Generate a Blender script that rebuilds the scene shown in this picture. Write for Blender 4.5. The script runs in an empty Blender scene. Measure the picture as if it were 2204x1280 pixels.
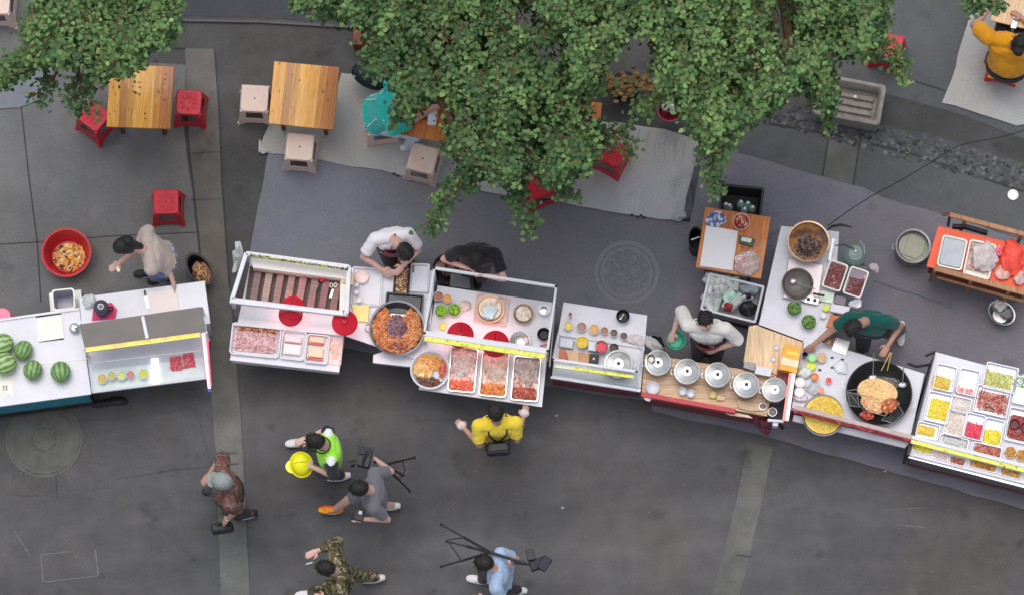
import bpy, bmesh, math, random
import numpy as np
from mathutils import Vector, Matrix, noise
sc = bpy.context.scene
C = sc.collection
rnd = random.Random(7)
# ---------------------------------------------------------------- camera, sky, sun, exposure
CAM_H, TILT, FPX = 50.0, math.radians(11.6), 10000.0      # metres above the street, tilt from straight down, focal length in photo pixels
cam_d = bpy.data.cameras.new('camera'); cam = bpy.data.objects.new('camera', cam_d); C.objects.link(cam)
cam.location = (0, 0, CAM_H); cam.rotation_euler = (TILT, 0, 0)
cam_d.sensor_width = 36; cam_d.lens = 36 * FPX / 2204; cam_d.clip_start = .1; cam_d.clip_end = 500
sc.camera = cam
world = bpy.data.worlds.new('World'); sc.world = world; world.use_nodes = True
wn = world.node_tree; bg = wn.nodes['Background']
sky = wn.nodes.new('ShaderNodeTexSky'); sky.sky_type = 'NISHITA'; sky.sun_disc = False
SUN_EL, SUN_AZ = math.radians(76), math.radians(-20)
sky.sun_elevation = SUN_EL; sky.sun_rotation = SUN_AZ; sky.air_density = 1.0; sky.dust_density = 4.0; sky.ozone_density = 1.0
hs = wn.nodes.new('ShaderNodeHueSaturation'); hs.inputs['Saturation'].default_value = .42
wn.links.new(sky.outputs[0], hs.inputs['Color']); wn.links.new(hs.outputs[0], bg.inputs[0]); bg.inputs[1].default_value = .15
sd = bpy.data.lights.new('sun', 'SUN'); sd.energy = 0.9; sd.angle = math.radians(45); sd.color = (1, .97, .93)
sun = bpy.data.objects.new('sun', sd); C.objects.link(sun)
sdir = Vector((math.sin(SUN_AZ) * math.cos(SUN_EL), math.cos(SUN_AZ) * math.cos(SUN_EL), math.sin(SUN_EL)))
sun.rotation_euler = sdir.to_track_quat('Z', 'Y').to_euler(); sun.location = (3, 6, 30)
sc.view_settings.view_transform = 'Standard'; sc.view_settings.look = 'None'
sc.view_settings.exposure = 0.08; sc.view_settings.gamma = 1

# ---------------------------------------------------------------- photo measurements -> metres
VW = [0.0, 0.0, 1.0]
def view(ox, oy, s): VW[:] = [ox, oy, s]
def P(u, v, z=0.0):                                        # a point measured on the photograph, at its real height z, in metres
    x = VW[0] + u / VW[2]; y = VW[1] + v / VW[2]
    dx = (x - 1102) / FPX; dy = (640 - y) / FPX
    wy = dy * math.cos(TILT) + math.sin(TILT); wz = dy * math.sin(TILT) - math.cos(TILT)
    t = (z - CAM_H) / wz
    return Vector((dx * t, wy * t, z))
def ML(v, z, u=0):                                            # metres per measured pixel at that row and height
    return (P(u + 1, v, z) - P(u, v, z)).length
# ---------------------------------------------------------------- materials
def lin(c): 
    c = c / 255
    return c / 12.92 if c <= .04045 else ((c + .055) / 1.055) ** 2.4
def A(r, g, b, k=1.25): return tuple(min(.9, max(.003, lin(q) * k)) for q in (r, g, b)) + (1,)
MC = {}
def M(name, col, rough=.6, metal=0, var=.18, scale=6, bump=.15, bscale=40, spec=.4, coat=0, tr=0, sheen=0):
    if name in MC: return MC[name]
    m = bpy.data.materials.new(name); m.use_nodes = True; MC[name] = m
    n, l = m.node_tree.nodes, m.node_tree.links; b = n['Principled BSDF']
    tc = n.new('ShaderNodeTexCoord')
    nz = n.new('ShaderNodeTexNoise'); nz.inputs['Scale'].default_value = scale; nz.inputs['Detail'].default_value = 6; nz.inputs['Roughness'].default_value = .65
    l.new(tc.outputs['Object'], nz.inputs['Vector'])
    mx = n.new('ShaderNodeMix'); mx.data_type = 'RGBA'
    mp = n.new('ShaderNodeMapRange'); mp.inputs[1].default_value = .3; mp.inputs[2].default_value = .7
    l.new(nz.outputs['Fac'], mp.inputs[0]); l.new(mp.outputs[0], mx.inputs[0])
    c = col[:3]
    mx.inputs[6].default_value = tuple(q * (1 - var) for q in c) + (1,); mx.inputs[7].default_value = tuple(min(1, q * (1 + var)) for q in c) + (1,)
    l.new(mx.outputs[2], b.inputs['Base Color'])
    b.inputs['Roughness'].default_value = rough; b.inputs['Metallic'].default_value = metal
    b.inputs['Specular IOR Level'].default_value = spec; b.inputs['Coat Weight'].default_value = coat
    if sheen: b.inputs['Sheen Weight'].default_value = sheen
    if tr: b.inputs['Transmission Weight'].default_value = tr
    if bump:
        n2 = n.new('ShaderNodeTexNoise'); n2.inputs['Scale'].default_value = bscale; n2.inputs['Detail'].default_value = 5
        l.new(tc.outputs['Object'], n2.inputs['Vector'])
        bp = n.new('ShaderNodeBump'); bp.inputs['Strength'].default_value = bump; bp.inputs['Distance'].default_value = .01
        l.new(n2.outputs['Fac'], bp.inputs['Height']); l.new(bp.outputs[0], b.inputs['Normal'])
    return m
def Mv(name, rough=.5, coat=0, spec=.4, metal=0, sss=0, bump=.2, bscale=60, transl=0):       # colour comes from the piece itself (attribute Col)
    if name in MC: return MC[name]
    m = bpy.data.materials.new(name); m.use_nodes = True; MC[name] = m
    n, l = m.node_tree.nodes, m.node_tree.links; b = n['Principled BSDF']
    at = n.new('ShaderNodeAttribute'); at.attribute_name = 'Col'; l.new(at.outputs['Color'], b.inputs['Base Color'])
    b.inputs['Roughness'].default_value = rough; b.inputs['Coat Weight'].default_value = coat
    b.inputs['Specular IOR Level'].default_value = spec; b.inputs['Metallic'].default_value = metal
    if bump:
        tc = n.new('ShaderNodeTexCoord'); n2 = n.new('ShaderNodeTexNoise'); n2.inputs['Scale'].default_value = bscale; n2.inputs['Detail'].default_value = 4
        l.new(tc.outputs['Object'], n2.inputs['Vector'])
        bp = n.new('ShaderNodeBump'); bp.inputs['Strength'].default_value = bump; bp.inputs['Distance'].default_value = .01
        l.new(n2.outputs['Fac'], bp.inputs['Height']); l.new(bp.outputs[0], b.inputs['Normal'])
    if transl:
        t = n.new('ShaderNodeBsdfTranslucent'); l.new(at.outputs['Color'], t.inputs['Color'])
        ms = n.new('ShaderNodeMixShader'); ms.inputs[0].default_value = transl
        l.new(b.outputs[0], ms.inputs[1]); l.new(t.outputs[0], ms.inputs[2]); l.new(ms.outputs[0], n['Material Output'].inputs['Surface'])
    return m
def Mglass(name, tint=(.9, .95, .95), gl=.08, rough=.04, film=0.0, filmcol=(.8, .8, .82)):
    if name in MC: return MC[name]
    m = bpy.data.materials.new(name); m.use_nodes = True; MC[name] = m
    n, l = m.node_tree.nodes, m.node_tree.links; n.remove(n['Principled BSDF'])
    t = n.new('ShaderNodeBsdfTransparent'); t.inputs[0].default_value = tint + (1,)
    g = n.new('ShaderNodeBsdfGlossy'); g.inputs['Roughness'].default_value = rough
    tc = n.new('ShaderNodeTexCoord'); nz = n.new('ShaderNodeTexNoise'); nz.inputs['Scale'].default_value = 9; l.new(tc.outputs['Object'], nz.inputs['Vector'])
    ms = n.new('ShaderNodeMixShader'); ms.inputs[0].default_value = gl; l.new(t.outputs[0], ms.inputs[1]); l.new(g.outputs[0], ms.inputs[2])
    out = ms
    if film:
        bp = n.new('ShaderNodeBump'); bp.inputs['Strength'].default_value = .9; bp.inputs['Distance'].default_value = .03; nz.inputs['Scale'].default_value = 14
        l.new(nz.outputs['Fac'], bp.inputs['Height']); l.new(bp.outputs[0], g.inputs['Normal'])
        d = n.new('ShaderNodeBsdfDiffuse'); d.inputs[0].default_value = filmcol + (1,)
        mr = n.new('ShaderNodeMapRange'); mr.inputs[1].default_value = .35; mr.inputs[2].default_value = .75; mr.inputs[3].default_value = film * .5; mr.inputs[4].default_value = min(1, film * 1.7)
        l.new(nz.outputs['Fac'], mr.inputs[0])
        m2 = n.new('ShaderNodeMixShader'); l.new(mr.outputs[0], m2.inputs[0]); l.new(ms.outputs[0], m2.inputs[1]); l.new(d.outputs[0], m2.inputs[2]); out = m2
    l.new(out.outputs[0], n['Material Output'].inputs['Surface'])
    return m
def Memit(name, col, s):
    if name in MC: return MC[name]
    m = bpy.data.materials.new(name); m.use_nodes = True; MC[name] = m
    b = m.node_tree.nodes['Principled BSDF']; b.inputs['Base Color'].default_value = tuple(col) + (1,)
    b.inputs['Emission Color'].default_value = tuple(col) + (1,); b.inputs['Emission Strength'].default_value = s
    return m
def Mwood(name, cols, plank=.09, rough=.45, knots=True, axis=0):    # planks run along local Y, each with its own tone
    if name in MC: return MC[name]
    m = bpy.data.materials.new(name); m.use_nodes = True; MC[name] = m
    n, l = m.node_tree.nodes, m.node_tree.links; b = n['Principled BSDF']
    tc = n.new('ShaderNodeTexCoord'); sp = n.new('ShaderNodeSeparateXYZ'); l.new(tc.outputs['Object'], sp.inputs[0])
    dv = n.new('ShaderNodeMath'); dv.operation = 'DIVIDE'; dv.inputs[1].default_value = plank; l.new(sp.outputs[axis], dv.inputs[0])
    fl = n.new('ShaderNodeMath'); fl.operation = 'FLOOR'; l.new(dv.outputs[0], fl.inputs[0])
    wn_ = n.new('ShaderNodeTexWhiteNoise'); wn_.noise_dimensions = '1D'; l.new(fl.outputs[0], wn_.inputs['W'])
    cr = n.new('ShaderNodeValToRGB'); l.new(wn_.outputs['Value'], cr.inputs[0])
    e = cr.color_ramp.elements; e[0].color = cols[0]; e[1].color = cols[-1]
    for i, c in enumerate(cols[1:-1]): q = e.new((i + 1) / (len(cols) - 1)); q.color = c
    mpg = n.new('ShaderNodeMapping'); l.new(tc.outputs['Object'], mpg.inputs[0]); mpg.inputs['Scale'].default_value = (60, 3, 60) if axis == 0 else (3, 60, 60)
    cmb = n.new('ShaderNodeVectorMath'); cmb.operation = 'ADD'; l.new(mpg.outputs[0], cmb.inputs[0])
    cb = n.new('ShaderNodeCombineXYZ'); l.new(wn_.outputs['Value'], cb.inputs[2]); 
    sc_ = n.new('ShaderNodeVectorMath'); sc_.operation = 'SCALE'; sc_.inputs['Scale'].default_value = 37; l.new(cb.outputs[0], sc_.inputs[0]); l.new(sc_.outputs[0], cmb.inputs[1])
    nz = n.new('ShaderNodeTexNoise'); nz.inputs['Scale'].default_value = 1; nz.inputs['Detail'].default_value = 5; nz.inputs['Distortion'].default_value = .6; l.new(cmb.outputs[0], nz.inputs['Vector'])
    mr = n.new('ShaderNodeMapRange'); mr.inputs[1].default_value = .3; mr.inputs[2].default_value = .7; mr.inputs[3].default_value = .62; mr.inputs[4].default_value = 1.15; l.new(nz.outputs['Fac'], mr.inputs[0])
    mu = n.new('ShaderNodeVectorMath'); mu.operation = 'SCALE'; l.new(cr.outputs[0], mu.inputs[0]); l.new(mr.outputs[0], mu.inputs['Scale'])
    last = mu.outputs[0]
    if knots:
        vo = n.new('ShaderNodeTexVoronoi'); vo.inputs['Scale'].default_value = 9; 
        mk = n.new('ShaderNodeMapping'); mk.inputs['Scale'].default_value = (1, .55, 1); l.new(tc.outputs['Object'], mk.inputs[0]); l.new(mk.outputs[0], vo.inputs['Vector'])
        k = n.new('ShaderNodeMapRange'); k.inputs[1].default_value = .06; k.inputs[2].default_value = .13; k.inputs[3].default_value = .25; k.inputs[4].default_value = 1; l.new(vo.outputs['Distance'], k.inputs[0])
        m3 = n.new('ShaderNodeVectorMath'); m3.operation = 'SCALE'; l.new(last, m3.inputs[0]); l.new(k.outputs[0], m3.inputs['Scale']); last = m3.outputs[0]
    fr = n.new('ShaderNodeMath'); fr.operation = 'FRACT'; l.new(dv.outputs[0], fr.inputs[0])
    gp = n.new('ShaderNodeMapRange'); gp.inputs[1].default_value = 0; gp.inputs[2].default_value = .05; gp.inputs[3].default_value = .35; gp.inputs[4].default_value = 1; l.new(fr.outputs[0], gp.inputs[0])
    m4 = n.new('ShaderNodeVectorMath'); m4.operation = 'SCALE'; l.new(last, m4.inputs[0]); l.new(gp.outputs[0], m4.inputs['Scale'])
    l.new(m4.outputs[0], b.inputs['Base Color']); b.inputs['Roughness'].default_value = rough; b.inputs['Coat Weight'].default_value = .15
    return m
def Mramp(name, stops, scale=6, tex='noise', rough=.8, detail=3, bump=.2, spec=.3):   # blotchy surface pattern: camouflage, prints, enamel
    if name in MC: return MC[name]
    m = bpy.data.materials.new(name); m.use_nodes = True; MC[name] = m
    n, l = m.node_tree.nodes, m.node_tree.links; b = n['Principled BSDF']
    tc = n.new('ShaderNodeTexCoord')
    if tex == 'noise':
        t = n.new('ShaderNodeTexNoise'); t.inputs['Detail'].default_value = detail; o = t.outputs['Fac']
    else:
        t = n.new('ShaderNodeTexVoronoi'); o = t.outputs['Distance']
    t.inputs['Scale'].default_value = scale; l.new(tc.outputs['Object'], t.inputs['Vector'])
    cr = n.new('ShaderNodeValToRGB'); l.new(o, cr.inputs[0]); e = cr.color_ramp.elements
    e[0].position = stops[0][0]; e[0].color = stops[0][1]; e[1].position = stops[-1][0]; e[1].color = stops[-1][1]
    for p_, c in stops[1:-1]: q = e.new(p_); q.color = c
    l.new(cr.outputs[0], b.inputs['Base Color']); b.inputs['Roughness'].default_value = rough; b.inputs['Specular IOR Level'].default_value = spec
    if bump:
        bp = n.new('ShaderNodeBump'); bp.inputs['Strength'].default_value = bump; bp.inputs['Distance'].default_value = .01
        n2 = n.new('ShaderNodeTexNoise'); n2.inputs['Scale'].default_value = 25; l.new(tc.outputs['Object'], n2.inputs['Vector'])
        l.new(n2.outputs['Fac'], bp.inputs['Height']); l.new(bp.outputs[0], b.inputs['Normal'])
    return m
# ---------------------------------------------------------------- mesh builder
class MB:
    def __init__(s): s.v = []; s.f = []; s.m = []; s.c = []; s.col = None
    def add(s, vs, fs, mi=0, col=None):
        o = len(s.v); s.v += [tuple(q) for q in vs]; s.f += [tuple(i + o for i in f) for f in fs]; s.m += [mi] * len(fs)
        s.c += [col if col is not None else s.col] * len(vs); return s
    def loops(s, ls, mi=0, cap0=True, cap1=True, col=None):          # stacked closed loops joined by quads
        n = len(ls[0]); vs = [q for L in ls for q in L]; fs = []
        for k in range(len(ls) - 1):
            for i in range(n): j = (i + 1) % n; fs.append((k * n + i, k * n + j, (k + 1) * n + j, (k + 1) * n + i))
        if cap0: fs.append(tuple(range(n))[::-1])
        if cap1: fs.append(tuple((len(ls) - 1) * n + i for i in range(n)))
        return s.add(vs, fs, mi, col)
    def prism(s, poly, z0, z1, mi=0, col=None):                       # poly: world xy, any winding
        a = sum(poly[i][0] * poly[(i + 1) % len(poly)][1] - poly[(i + 1) % len(poly)][0] * poly[i][1] for i in range(len(poly)))
        if a < 0: poly = poly[::-1]
        return s.loops([[(q[0], q[1], z0) for q in poly], [(q[0], q[1], z1) for q in poly]], mi, col=col)
    def box(s, c, sx, sy, z0, z1, ang=0, mi=0, col=None):
        ca, sa = math.cos(ang), math.sin(ang)
        pl = [(c[0] + x * ca - y * sa, c[1] + x * sa + y * ca) for x, y in ((-sx/2, -sy/2), (sx/2, -sy/2), (sx/2, sy/2), (-sx/2, sy/2))]
        return s.prism(pl, z0, z1, mi, col)
    def lathe(s, c, prof, n=32, mi=0, cap0=True, cap1=True, sx=1, sy=1, ang=0, col=None):
        ls = []
        for r, z in prof:
            L = []
            for i in range(n):
                t = 2 * math.pi * i / n; x, y = r * sx * math.cos(t), r * sy * math.sin(t)
                L.append((c[0] + x * math.cos(ang) - y * math.sin(ang), c[1] + x * math.sin(ang) + y * math.cos(ang), c[2] + z))
            ls.append(L)
        return s.loops(ls, mi, cap0, cap1, col)
    def tube(s, pts, rad, n=8, mi=0, col=None, caps=True):
        pts = [Vector(q) for q in pts]; R = rad if isinstance(rad, (list, tuple)) else [rad] * len(pts); ls = []; pu = None
        for i, q in enumerate(pts):
            d = (pts[min(i + 1, len(pts) - 1)] - pts[max(i - 1, 0)]).normalized()
            if pu is None: pu = d.orthogonal().normalized()
            u = (pu - d * pu.dot(d)); u = u.normalized() if u.length > 1e-5 else d.orthogonal().normalized(); pu = u; w = d.cross(u)
            ls.append([q + (u * math.cos(2 * math.pi * k / n) + w * math.sin(2 * math.pi * k / n)) * R[i] for k in range(n)])
        return s.loops(ls, mi, caps, caps, col)
    def bar(s, a, b, w, h=None, mi=0, up=Vector((0, 0, 1)), col=None):           # square section bar
        a, b = Vector(a), Vector(b); h = h or w; d = (b - a).normalized()
        sd_ = d.cross(up); sd_ = sd_.normalized() if sd_.length > 1e-4 else Vector((1, 0, 0)); u = sd_.cross(d)
        q = [(-w/2, -h/2), (w/2, -h/2), (w/2, h/2), (-w/2, h/2)]
        return s.loops([[a + sd_ * x + u * y for x, y in q], [b + sd_ * x + u * y for x, y in q]], mi, col=col)
    def ball(s, c, rx, ry=None, rz=None, n=12, m=8, mi=0, rot=None, col=None, jit=0):
        ry = ry or rx; rz = rz or rx; c = Vector(c); vs = []; fs = []
        for j in range(m + 1):
            t = math.pi * j / m
            for i in range(n):
                q = Vector((rx * math.sin(t) * math.cos(2*math.pi*i/n), ry * math.sin(t) * math.sin(2*math.pi*i/n), rz * math.cos(t)))
                if jit: q *= 1 + rnd.uniform(-jit, jit)
                if rot is not None: q = rot @ q
                vs.append(c + q)
        for j in range(m):
            for i in range(n): k = (i + 1) % n; fs.append((j*n+i, (j+1)*n+i, (j+1)*n+k, j*n+k))
        return s.add(vs, fs, mi, col)
    def sheet(s, poly, z, mi=0, col=None):
        a = sum(poly[i][0] * poly[(i + 1) % len(poly)][1] - poly[(i + 1) % len(poly)][0] * poly[i][1] for i in range(len(poly)))
        if a < 0: poly = poly[::-1]
        return s.add([(q[0], q[1], z) for q in poly], [tuple(range(len(poly)))], mi, col)
    def build(s, name, mats, parent=None, smooth=False, bevel=0, loc=None, bseg=2, solid=0, sub=0):
        me = bpy.data.meshes.new(name); off = Vector((0, 0, 0))
        if parent is not None: off = Vector(parent.get('_o', (0, 0, 0)))
        elif loc is not None: off = Vector(loc)
        me.from_pydata([(q[0] - off[0], q[1] - off[1], q[2] - off[2]) for q in s.v], [], s.f)
        for m in (mats if isinstance(mats, (list, tuple)) else [mats]): me.materials.append(m)
        me.polygons.foreach_set('material_index', s.m)
        if smooth: me.polygons.foreach_set('use_smooth', [True] * len(s.f))
        if any(c is not None for c in s.c):
            at = me.color_attributes.new('Col', 'FLOAT_COLOR', 'POINT'); buf = []
            for c in s.c: c = c or (.5, .5, .5); buf += [c[0], c[1], c[2], 1]
            at.data.foreach_set('color', buf)
        me.update()
        if smooth:
            try: me.set_sharp_from_angle(angle=math.radians(45))
            except Exception: pass
        o = bpy.data.objects.new(name, me); C.objects.link(o)
        if parent is not None: o.parent = parent; o['_o'] = tuple(off)
        elif loc is not None: o.location = off; o['_o'] = tuple(off)
        if bevel: b = o.modifiers.new('bevel', 'BEVEL'); b.width = bevel; b.segments = bseg; b.limit_method = 'ANGLE'; b.angle_limit = math.radians(40)
        if sub: b = o.modifiers.new('sub', 'SUBSURF'); b.levels = sub; b.render_levels = sub
        return o
def tag(o, label=None, cat=None, group=None, kind=None):
    if label: o['label'] = label
    if cat: o['category'] = cat
    if group: o['group'] = group
    if kind: o['kind'] = kind
    return o
def thing(name, label, cat, loc=(0, 0, 0), group=None):
    o = bpy.data.objects.new(name, None); C.objects.link(o); o.location = loc; o.empty_display_size = .1; o['_o'] = tuple(loc)
    return tag(o, label, cat, group)
def copy_tree(o, parent=None):
    c = o.copy(); C.objects.link(c); c.parent = parent
    for ch in [q for q in C.objects if q.parent == o]: copy_tree(ch, c)
    return c
def rrect(c, w, h, r, z, ang=0, n=4):
    L = []; r = min(r, w / 2.01, h / 2.01)
    for k, (sx, sy) in enumerate(((1, 1), (-1, 1), (-1, -1), (1, -1))):
        for i in range(n + 1):
            t = math.pi / 2 * (k + i / n); x = sx * (w / 2 - r) + r * math.cos(t); y = sy * (h / 2 - r) + r * math.sin(t)
            L.append((c[0] + x * math.cos(ang) - y * math.sin(ang), c[1] + x * math.sin(ang) + y * math.cos(ang), z))
    return L
def jcol(c, j=.15): k = 1 + rnd.uniform(-j, j); return tuple(min(.9, max(.003, q * k * (1 + rnd.uniform(-j/3, j/3)))) for q in c[:3])
# ---------------------------------------------------------------- the street: ground sheets about 4 mm above one another
def ground_mat(name, base, var=.22, stain=.5, rough=.85, sc1=.7, speck=.0, stretch=(1, 1, 1), wet=0):
    m = bpy.data.materials.new(name); m.use_nodes = True; MC[name] = m
    n, l = m.node_tree.nodes, m.node_tree.links; b = n['Principled BSDF']; tc = n.new('ShaderNodeTexCoord')
    def nz(s, d, st=None, r=.6):
        t = n.new('ShaderNodeTexNoise'); t.inputs['Scale'].default_value = s; t.inputs['Detail'].default_value = d; t.inputs['Roughness'].default_value = r
        if st: mp = n.new('ShaderNodeMapping'); mp.inputs['Scale'].default_value = st; l.new(tc.outputs['Object'], mp.inputs[0]); l.new(mp.outputs[0], t.inputs['Vector'])
        else: l.new(tc.outputs['Object'], t.inputs['Vector'])
        return t.outputs['Fac']
    def rng(o, a, b_, c, d):
        q = n.new('ShaderNodeMapRange'); q.inputs[1].default_value = a; q.inputs[2].default_value = b_; q.inputs[3].default_value = c; q.inputs[4].default_value = d; l.new(o, q.inputs[0]); return q.outputs[0]
    def mul(a, b_):
        q = n.new('ShaderNodeMath'); q.operation = 'MULTIPLY'; l.new(a, q.inputs[0]); l.new(b_, q.inputs[1]); return q.outputs[0]
    f = mul(rng(nz(sc1, 8, stretch), .3, .7, 1 - var, 1 + var), rng(nz(sc1 * 5, 6), .35, .7, 1 - var * .5, 1 + var * .4))
    f = mul(f, rng(nz(2.2, 3), .62, .72, 1, 1 - stain * .35))
    f = mul(f, rng(nz(.9, 9, None, .75), .58, .7, 1, 1 + stain * .3))
    f = mul(f, rng(nz(70, 4, None, .8), .3, .7, .82, 1.18))
    if speck:
        v = n.new('ShaderNodeTexVoronoi'); v.inputs['Scale'].default_value = 16; l.new(tc.outputs['Object'], v.inputs['Vector'])
        f = mul(f, rng(v.outputs['Distance'], .1, .5, 1 + speck, 1 - speck * .6))
    cm = n.new('ShaderNodeMix'); cm.data_type = 'RGBA'; l.new(rng(nz(.5, 3), .35, .65, 0, 1), cm.inputs[0])
    cm.inputs[6].default_value = (base[0] * 1.04, base[1], base[2] * .95, 1); cm.inputs[7].default_value = (base[0] * .95, base[1], base[2] * 1.07, 1)
    s = n.new('ShaderNodeVectorMath'); s.operation = 'SCALE'; l.new(cm.outputs[2], s.inputs[0]); l.new(f, s.inputs['Scale']); l.new(s.outputs[0], b.inputs['Base Color'])
    b.inputs['Roughness'].default_value = rough; b.inputs['Specular IOR Level'].default_value = .35
    bp = n.new('ShaderNodeBump'); bp.inputs['Strength'].default_value = .35; bp.inputs['Distance'].default_value = .01; l.new(nz(70, 5), bp.inputs['Height']); l.new(bp.outputs[0], b.inputs['Normal'])
    return m
G_road = ground_mat('asphalt', A(80, 79, 80), .28, .95, stretch=(.3, 1.5, 1))
G_dark = ground_mat('darker_paving', A(73, 72, 71), .32, .9)
G_conc = ground_mat('concrete_slab', A(101, 101, 100), .16, .6)
G_strip = ground_mat('pale_concrete', A(96, 96, 92), .34, 1.1)
G_strip2 = ground_mat('brown_grey_concrete', A(96, 93, 89), .3, .8)
G_side = ground_mat('side_paving', A(84, 86, 88), .16, .5)
G_peb = ground_mat('pebble_border', A(84, 86, 88), .25, .6, speck=.28)
G_iron = ground_mat('cast_iron', A(88, 89, 90), .15, .4, rough=.6)
def poly(pts, z=0): return [P(a, b, z)[:2] for a, b in pts]
def rough_edge(pts, z=0, amp=.012, step=.12):                       # a torn or laid edge is never ruler straight
    W = [P(a, b, z) for a, b in pts]; out = []
    for i, a in enumerate(W):
        b = W[(i + 1) % len(W)]; L = (b - a).length; n = max(1, int(L / step)); d = (b - a).normalized(); nn = Vector((-d.y, d.x, 0))
        for k in range(n):
            q = a.lerp(b, k / n)
            if k: q = q + nn * (noise.noise(q * 3.1) * amp * 2 + rnd.uniform(-amp, amp) * .25)
            out.append((q.x, q.y))
    return out
def ground_sheet(name, pts, z, m, amp=.01):
    o = MB().sheet(rough_edge(pts, z, amp), z).build(name, m); return tag(o, kind='structure')
view(0, 0, 1)
gb = MB(); gb.sheet([(-60, -60), (60, -60), (60, 60), (-60, 60)], 0)
tag(gb.build('road', G_road), kind='structure')
# the darker paving under the trees and its slabs
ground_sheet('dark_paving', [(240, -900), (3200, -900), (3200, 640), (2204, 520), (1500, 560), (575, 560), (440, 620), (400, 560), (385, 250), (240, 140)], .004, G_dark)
ground_sheet('concrete_pavement', [(-900, -300), (240, -300), (235, 130), (400, 140), (392, 260), (425, 500), (440, 760), (150, 800), (-900, 820)], .008, G_conc)
ground_sheet('concrete_strip', [(398, 104), (462, 106), (472, 250), (478, 400), (494, 620), (515, 860), (524, 1000), (548, 1500), (482, 1500), (466, 1000), (455, 860), (434, 620), (412, 400), (405, 250)], .012, G_strip, .004)
ground_sheet('worn_strip', [(400, 106), (461, 108), (471, 250), (477, 400), (492, 620), (434, 620), (413, 400), (406, 250)], .0145, G_strip2, .004)
ground_sheet('paving_strip', [(1610, 950), (1664, 962), (1640, 1080), (1614, 1195), (1592, 1280), (1540, 1500), (1478, 1500), (1533, 1280), (1555, 1195), (1585, 1080)], .004, G_strip, .004)
ground_sheet('side_pavement', [(1640, 225), (1800, 262), (1960, 300), (2204, 372), (2700, 470), (2700, 700), (2204, 560), (1870, 430), (1600, 350), (1560, 330)], .008, G_side, .004)
ground_sheet('upper_pavement', [(1740, -300), (3200, -300), (3200, 360), (2204, 300), (2080, 250), (1900, 200), (1740, 160)], .008, G_side, .004)
ground_sheet('pebble_border', [(1640, 215), (1700, 228), (1840, 262), (1990, 285), (2204, 352), (2204, 412), (2080, 372), (1960, 330), (1800, 292), (1640, 262)], .012, G_peb, .012)
ground_sheet('pavement_slab', [(1783, 300), (1848, 318), (1836, 402), (1770, 384)], .013, G_strip, .002)
ground_sheet('worn_patch', [(0, 1008), (120, 1004), (240, 994), (246, 1050), (120, 1068), (0, 1062)], .004, ground_mat('worn_asphalt', A(84, 83, 84), .3, .9), .03)
ground_sheet('road_patch', [(180, 905), (420, 880), (455, 1000), (252, 1030), (200, 985)], .0095, G_road, .01)
# joints between slabs: narrow dark grooves
G_joint = ground_mat('joint', A(60, 60, 61), .2, .3)
jb = MB()
for pts, z, w in (([(46, 232), (62, 380), (80, 520), (88, 650)], .011, .014), ([(-40, 528), (80, 521), (240, 508), (425, 500)], .011, .012), ([(400, 250), (426, 500), (440, 640)], 0.0185, .02),
               ([(462, 106), (472, 250), (478, 400), (494, 620)], 0.0185, .016), ([(1640, 262), (1800, 292), (1960, 330), (2204, 412)], 0.0185, .018), ([(1848, 318), (1836, 402)], 0.0185, .012), ([(1783, 300), (1770, 384)], 0.0185, .012),
               ([(1860, 225), (1848, 318)], 0.0185, .02), ([(1970, 175), (2035, 195)], 0.0185, .01), ([(120, 1005), (122, 1068)], .0075, .008),
               ([(1585, 1193), (1616, 1197)], .0075, .01), ([(470, 1000), (512, 997)], 0.0185, .01), ([(466, 975), (510, 973)], 0.0185, .008), ([(410, 330), (472, 327)], 0.0185, .008), ([(240, 130), (300, 103), (400, 104)], 0.0185, .014), ([(410, 430), (480, 428)], 0.0185, .006)):
    W = [P(a, b, z) for a, b in pts]
    for a, b in zip(W, W[1:]):
        d = (b - a).normalized(); nn = Vector((-d.y, d.x, 0)) * w / 2; jb.add([a - nn, b - nn, b + nn, a + nn], [(0, 1, 2, 3)])
tag(jb.build('pavement_joints', G_joint), kind='structure')
# low kerb along the top and the dark roadway beyond it
kb = MB()
K = [P(a, b, .1) for a, b in ((340, 40), (560, 44), (760, 56), (1100, 30), (1420, 150), (1800, 190))]
kb2 = [(-20, 0)]
for i in range(2):
    a, b = K[i], K[i + 1]; kb.bar(a - Vector((0, 0, .08)), b - Vector((0, 0, .08)), .03, .05)
tag(kb.build('kerb', G_side, bevel=.01), kind='structure')
ground_sheet('drain_channel', [(330, -300), (330, 34), (560, 38), (760, 50), (900, 60), (900, -300)], .009, M('dark_tarmac', A(50, 53, 58), .7, 0, .2, 2))
# litter of stones and specks
sb = MB()
def stones(b, n, region, smin, smax, z, cols):
    for _ in range(n):
        a = rnd.random(); c = rnd.random(); q = P(region[0] + (region[2] - region[0]) * a, region[1] + (region[3] - region[1]) * a + (c - .5) * region[4], z); s_ = rnd.uniform(smin, smax)
        b.ball(q, s_, s_ * rnd.uniform(.6, 1), s_ * .35, 7, 4, col=jcol(rnd.choice(cols), .25), jit=.15)
stones(sb, 460, (1650, 238, 2204, 382, 54), .008, .034, .014, [A(74, 76, 77), A(88, 88, 88), A(60, 62, 63), A(100, 100, 99)])
tag(sb.build('pebbles', Mv('pebble', .9), smooth=True), 'loose pebbles bedded along the edge of the upper pavement', 'pebbles', kind='stuff')
sb = MB()
for _ in range(70): 
    x = rnd.uniform(20, 2180); y = rnd.uniform(880, 1270)
    if y < 900 + max(0, x - 1300) * .22: continue
    s_ = rnd.uniform(.003, .008); sb.ball(P(x, y, .006), s_, s_ * .7, s_ * .3, 6, 4, col=jcol(A(130, 130, 132), .3), jit=.2)
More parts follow.
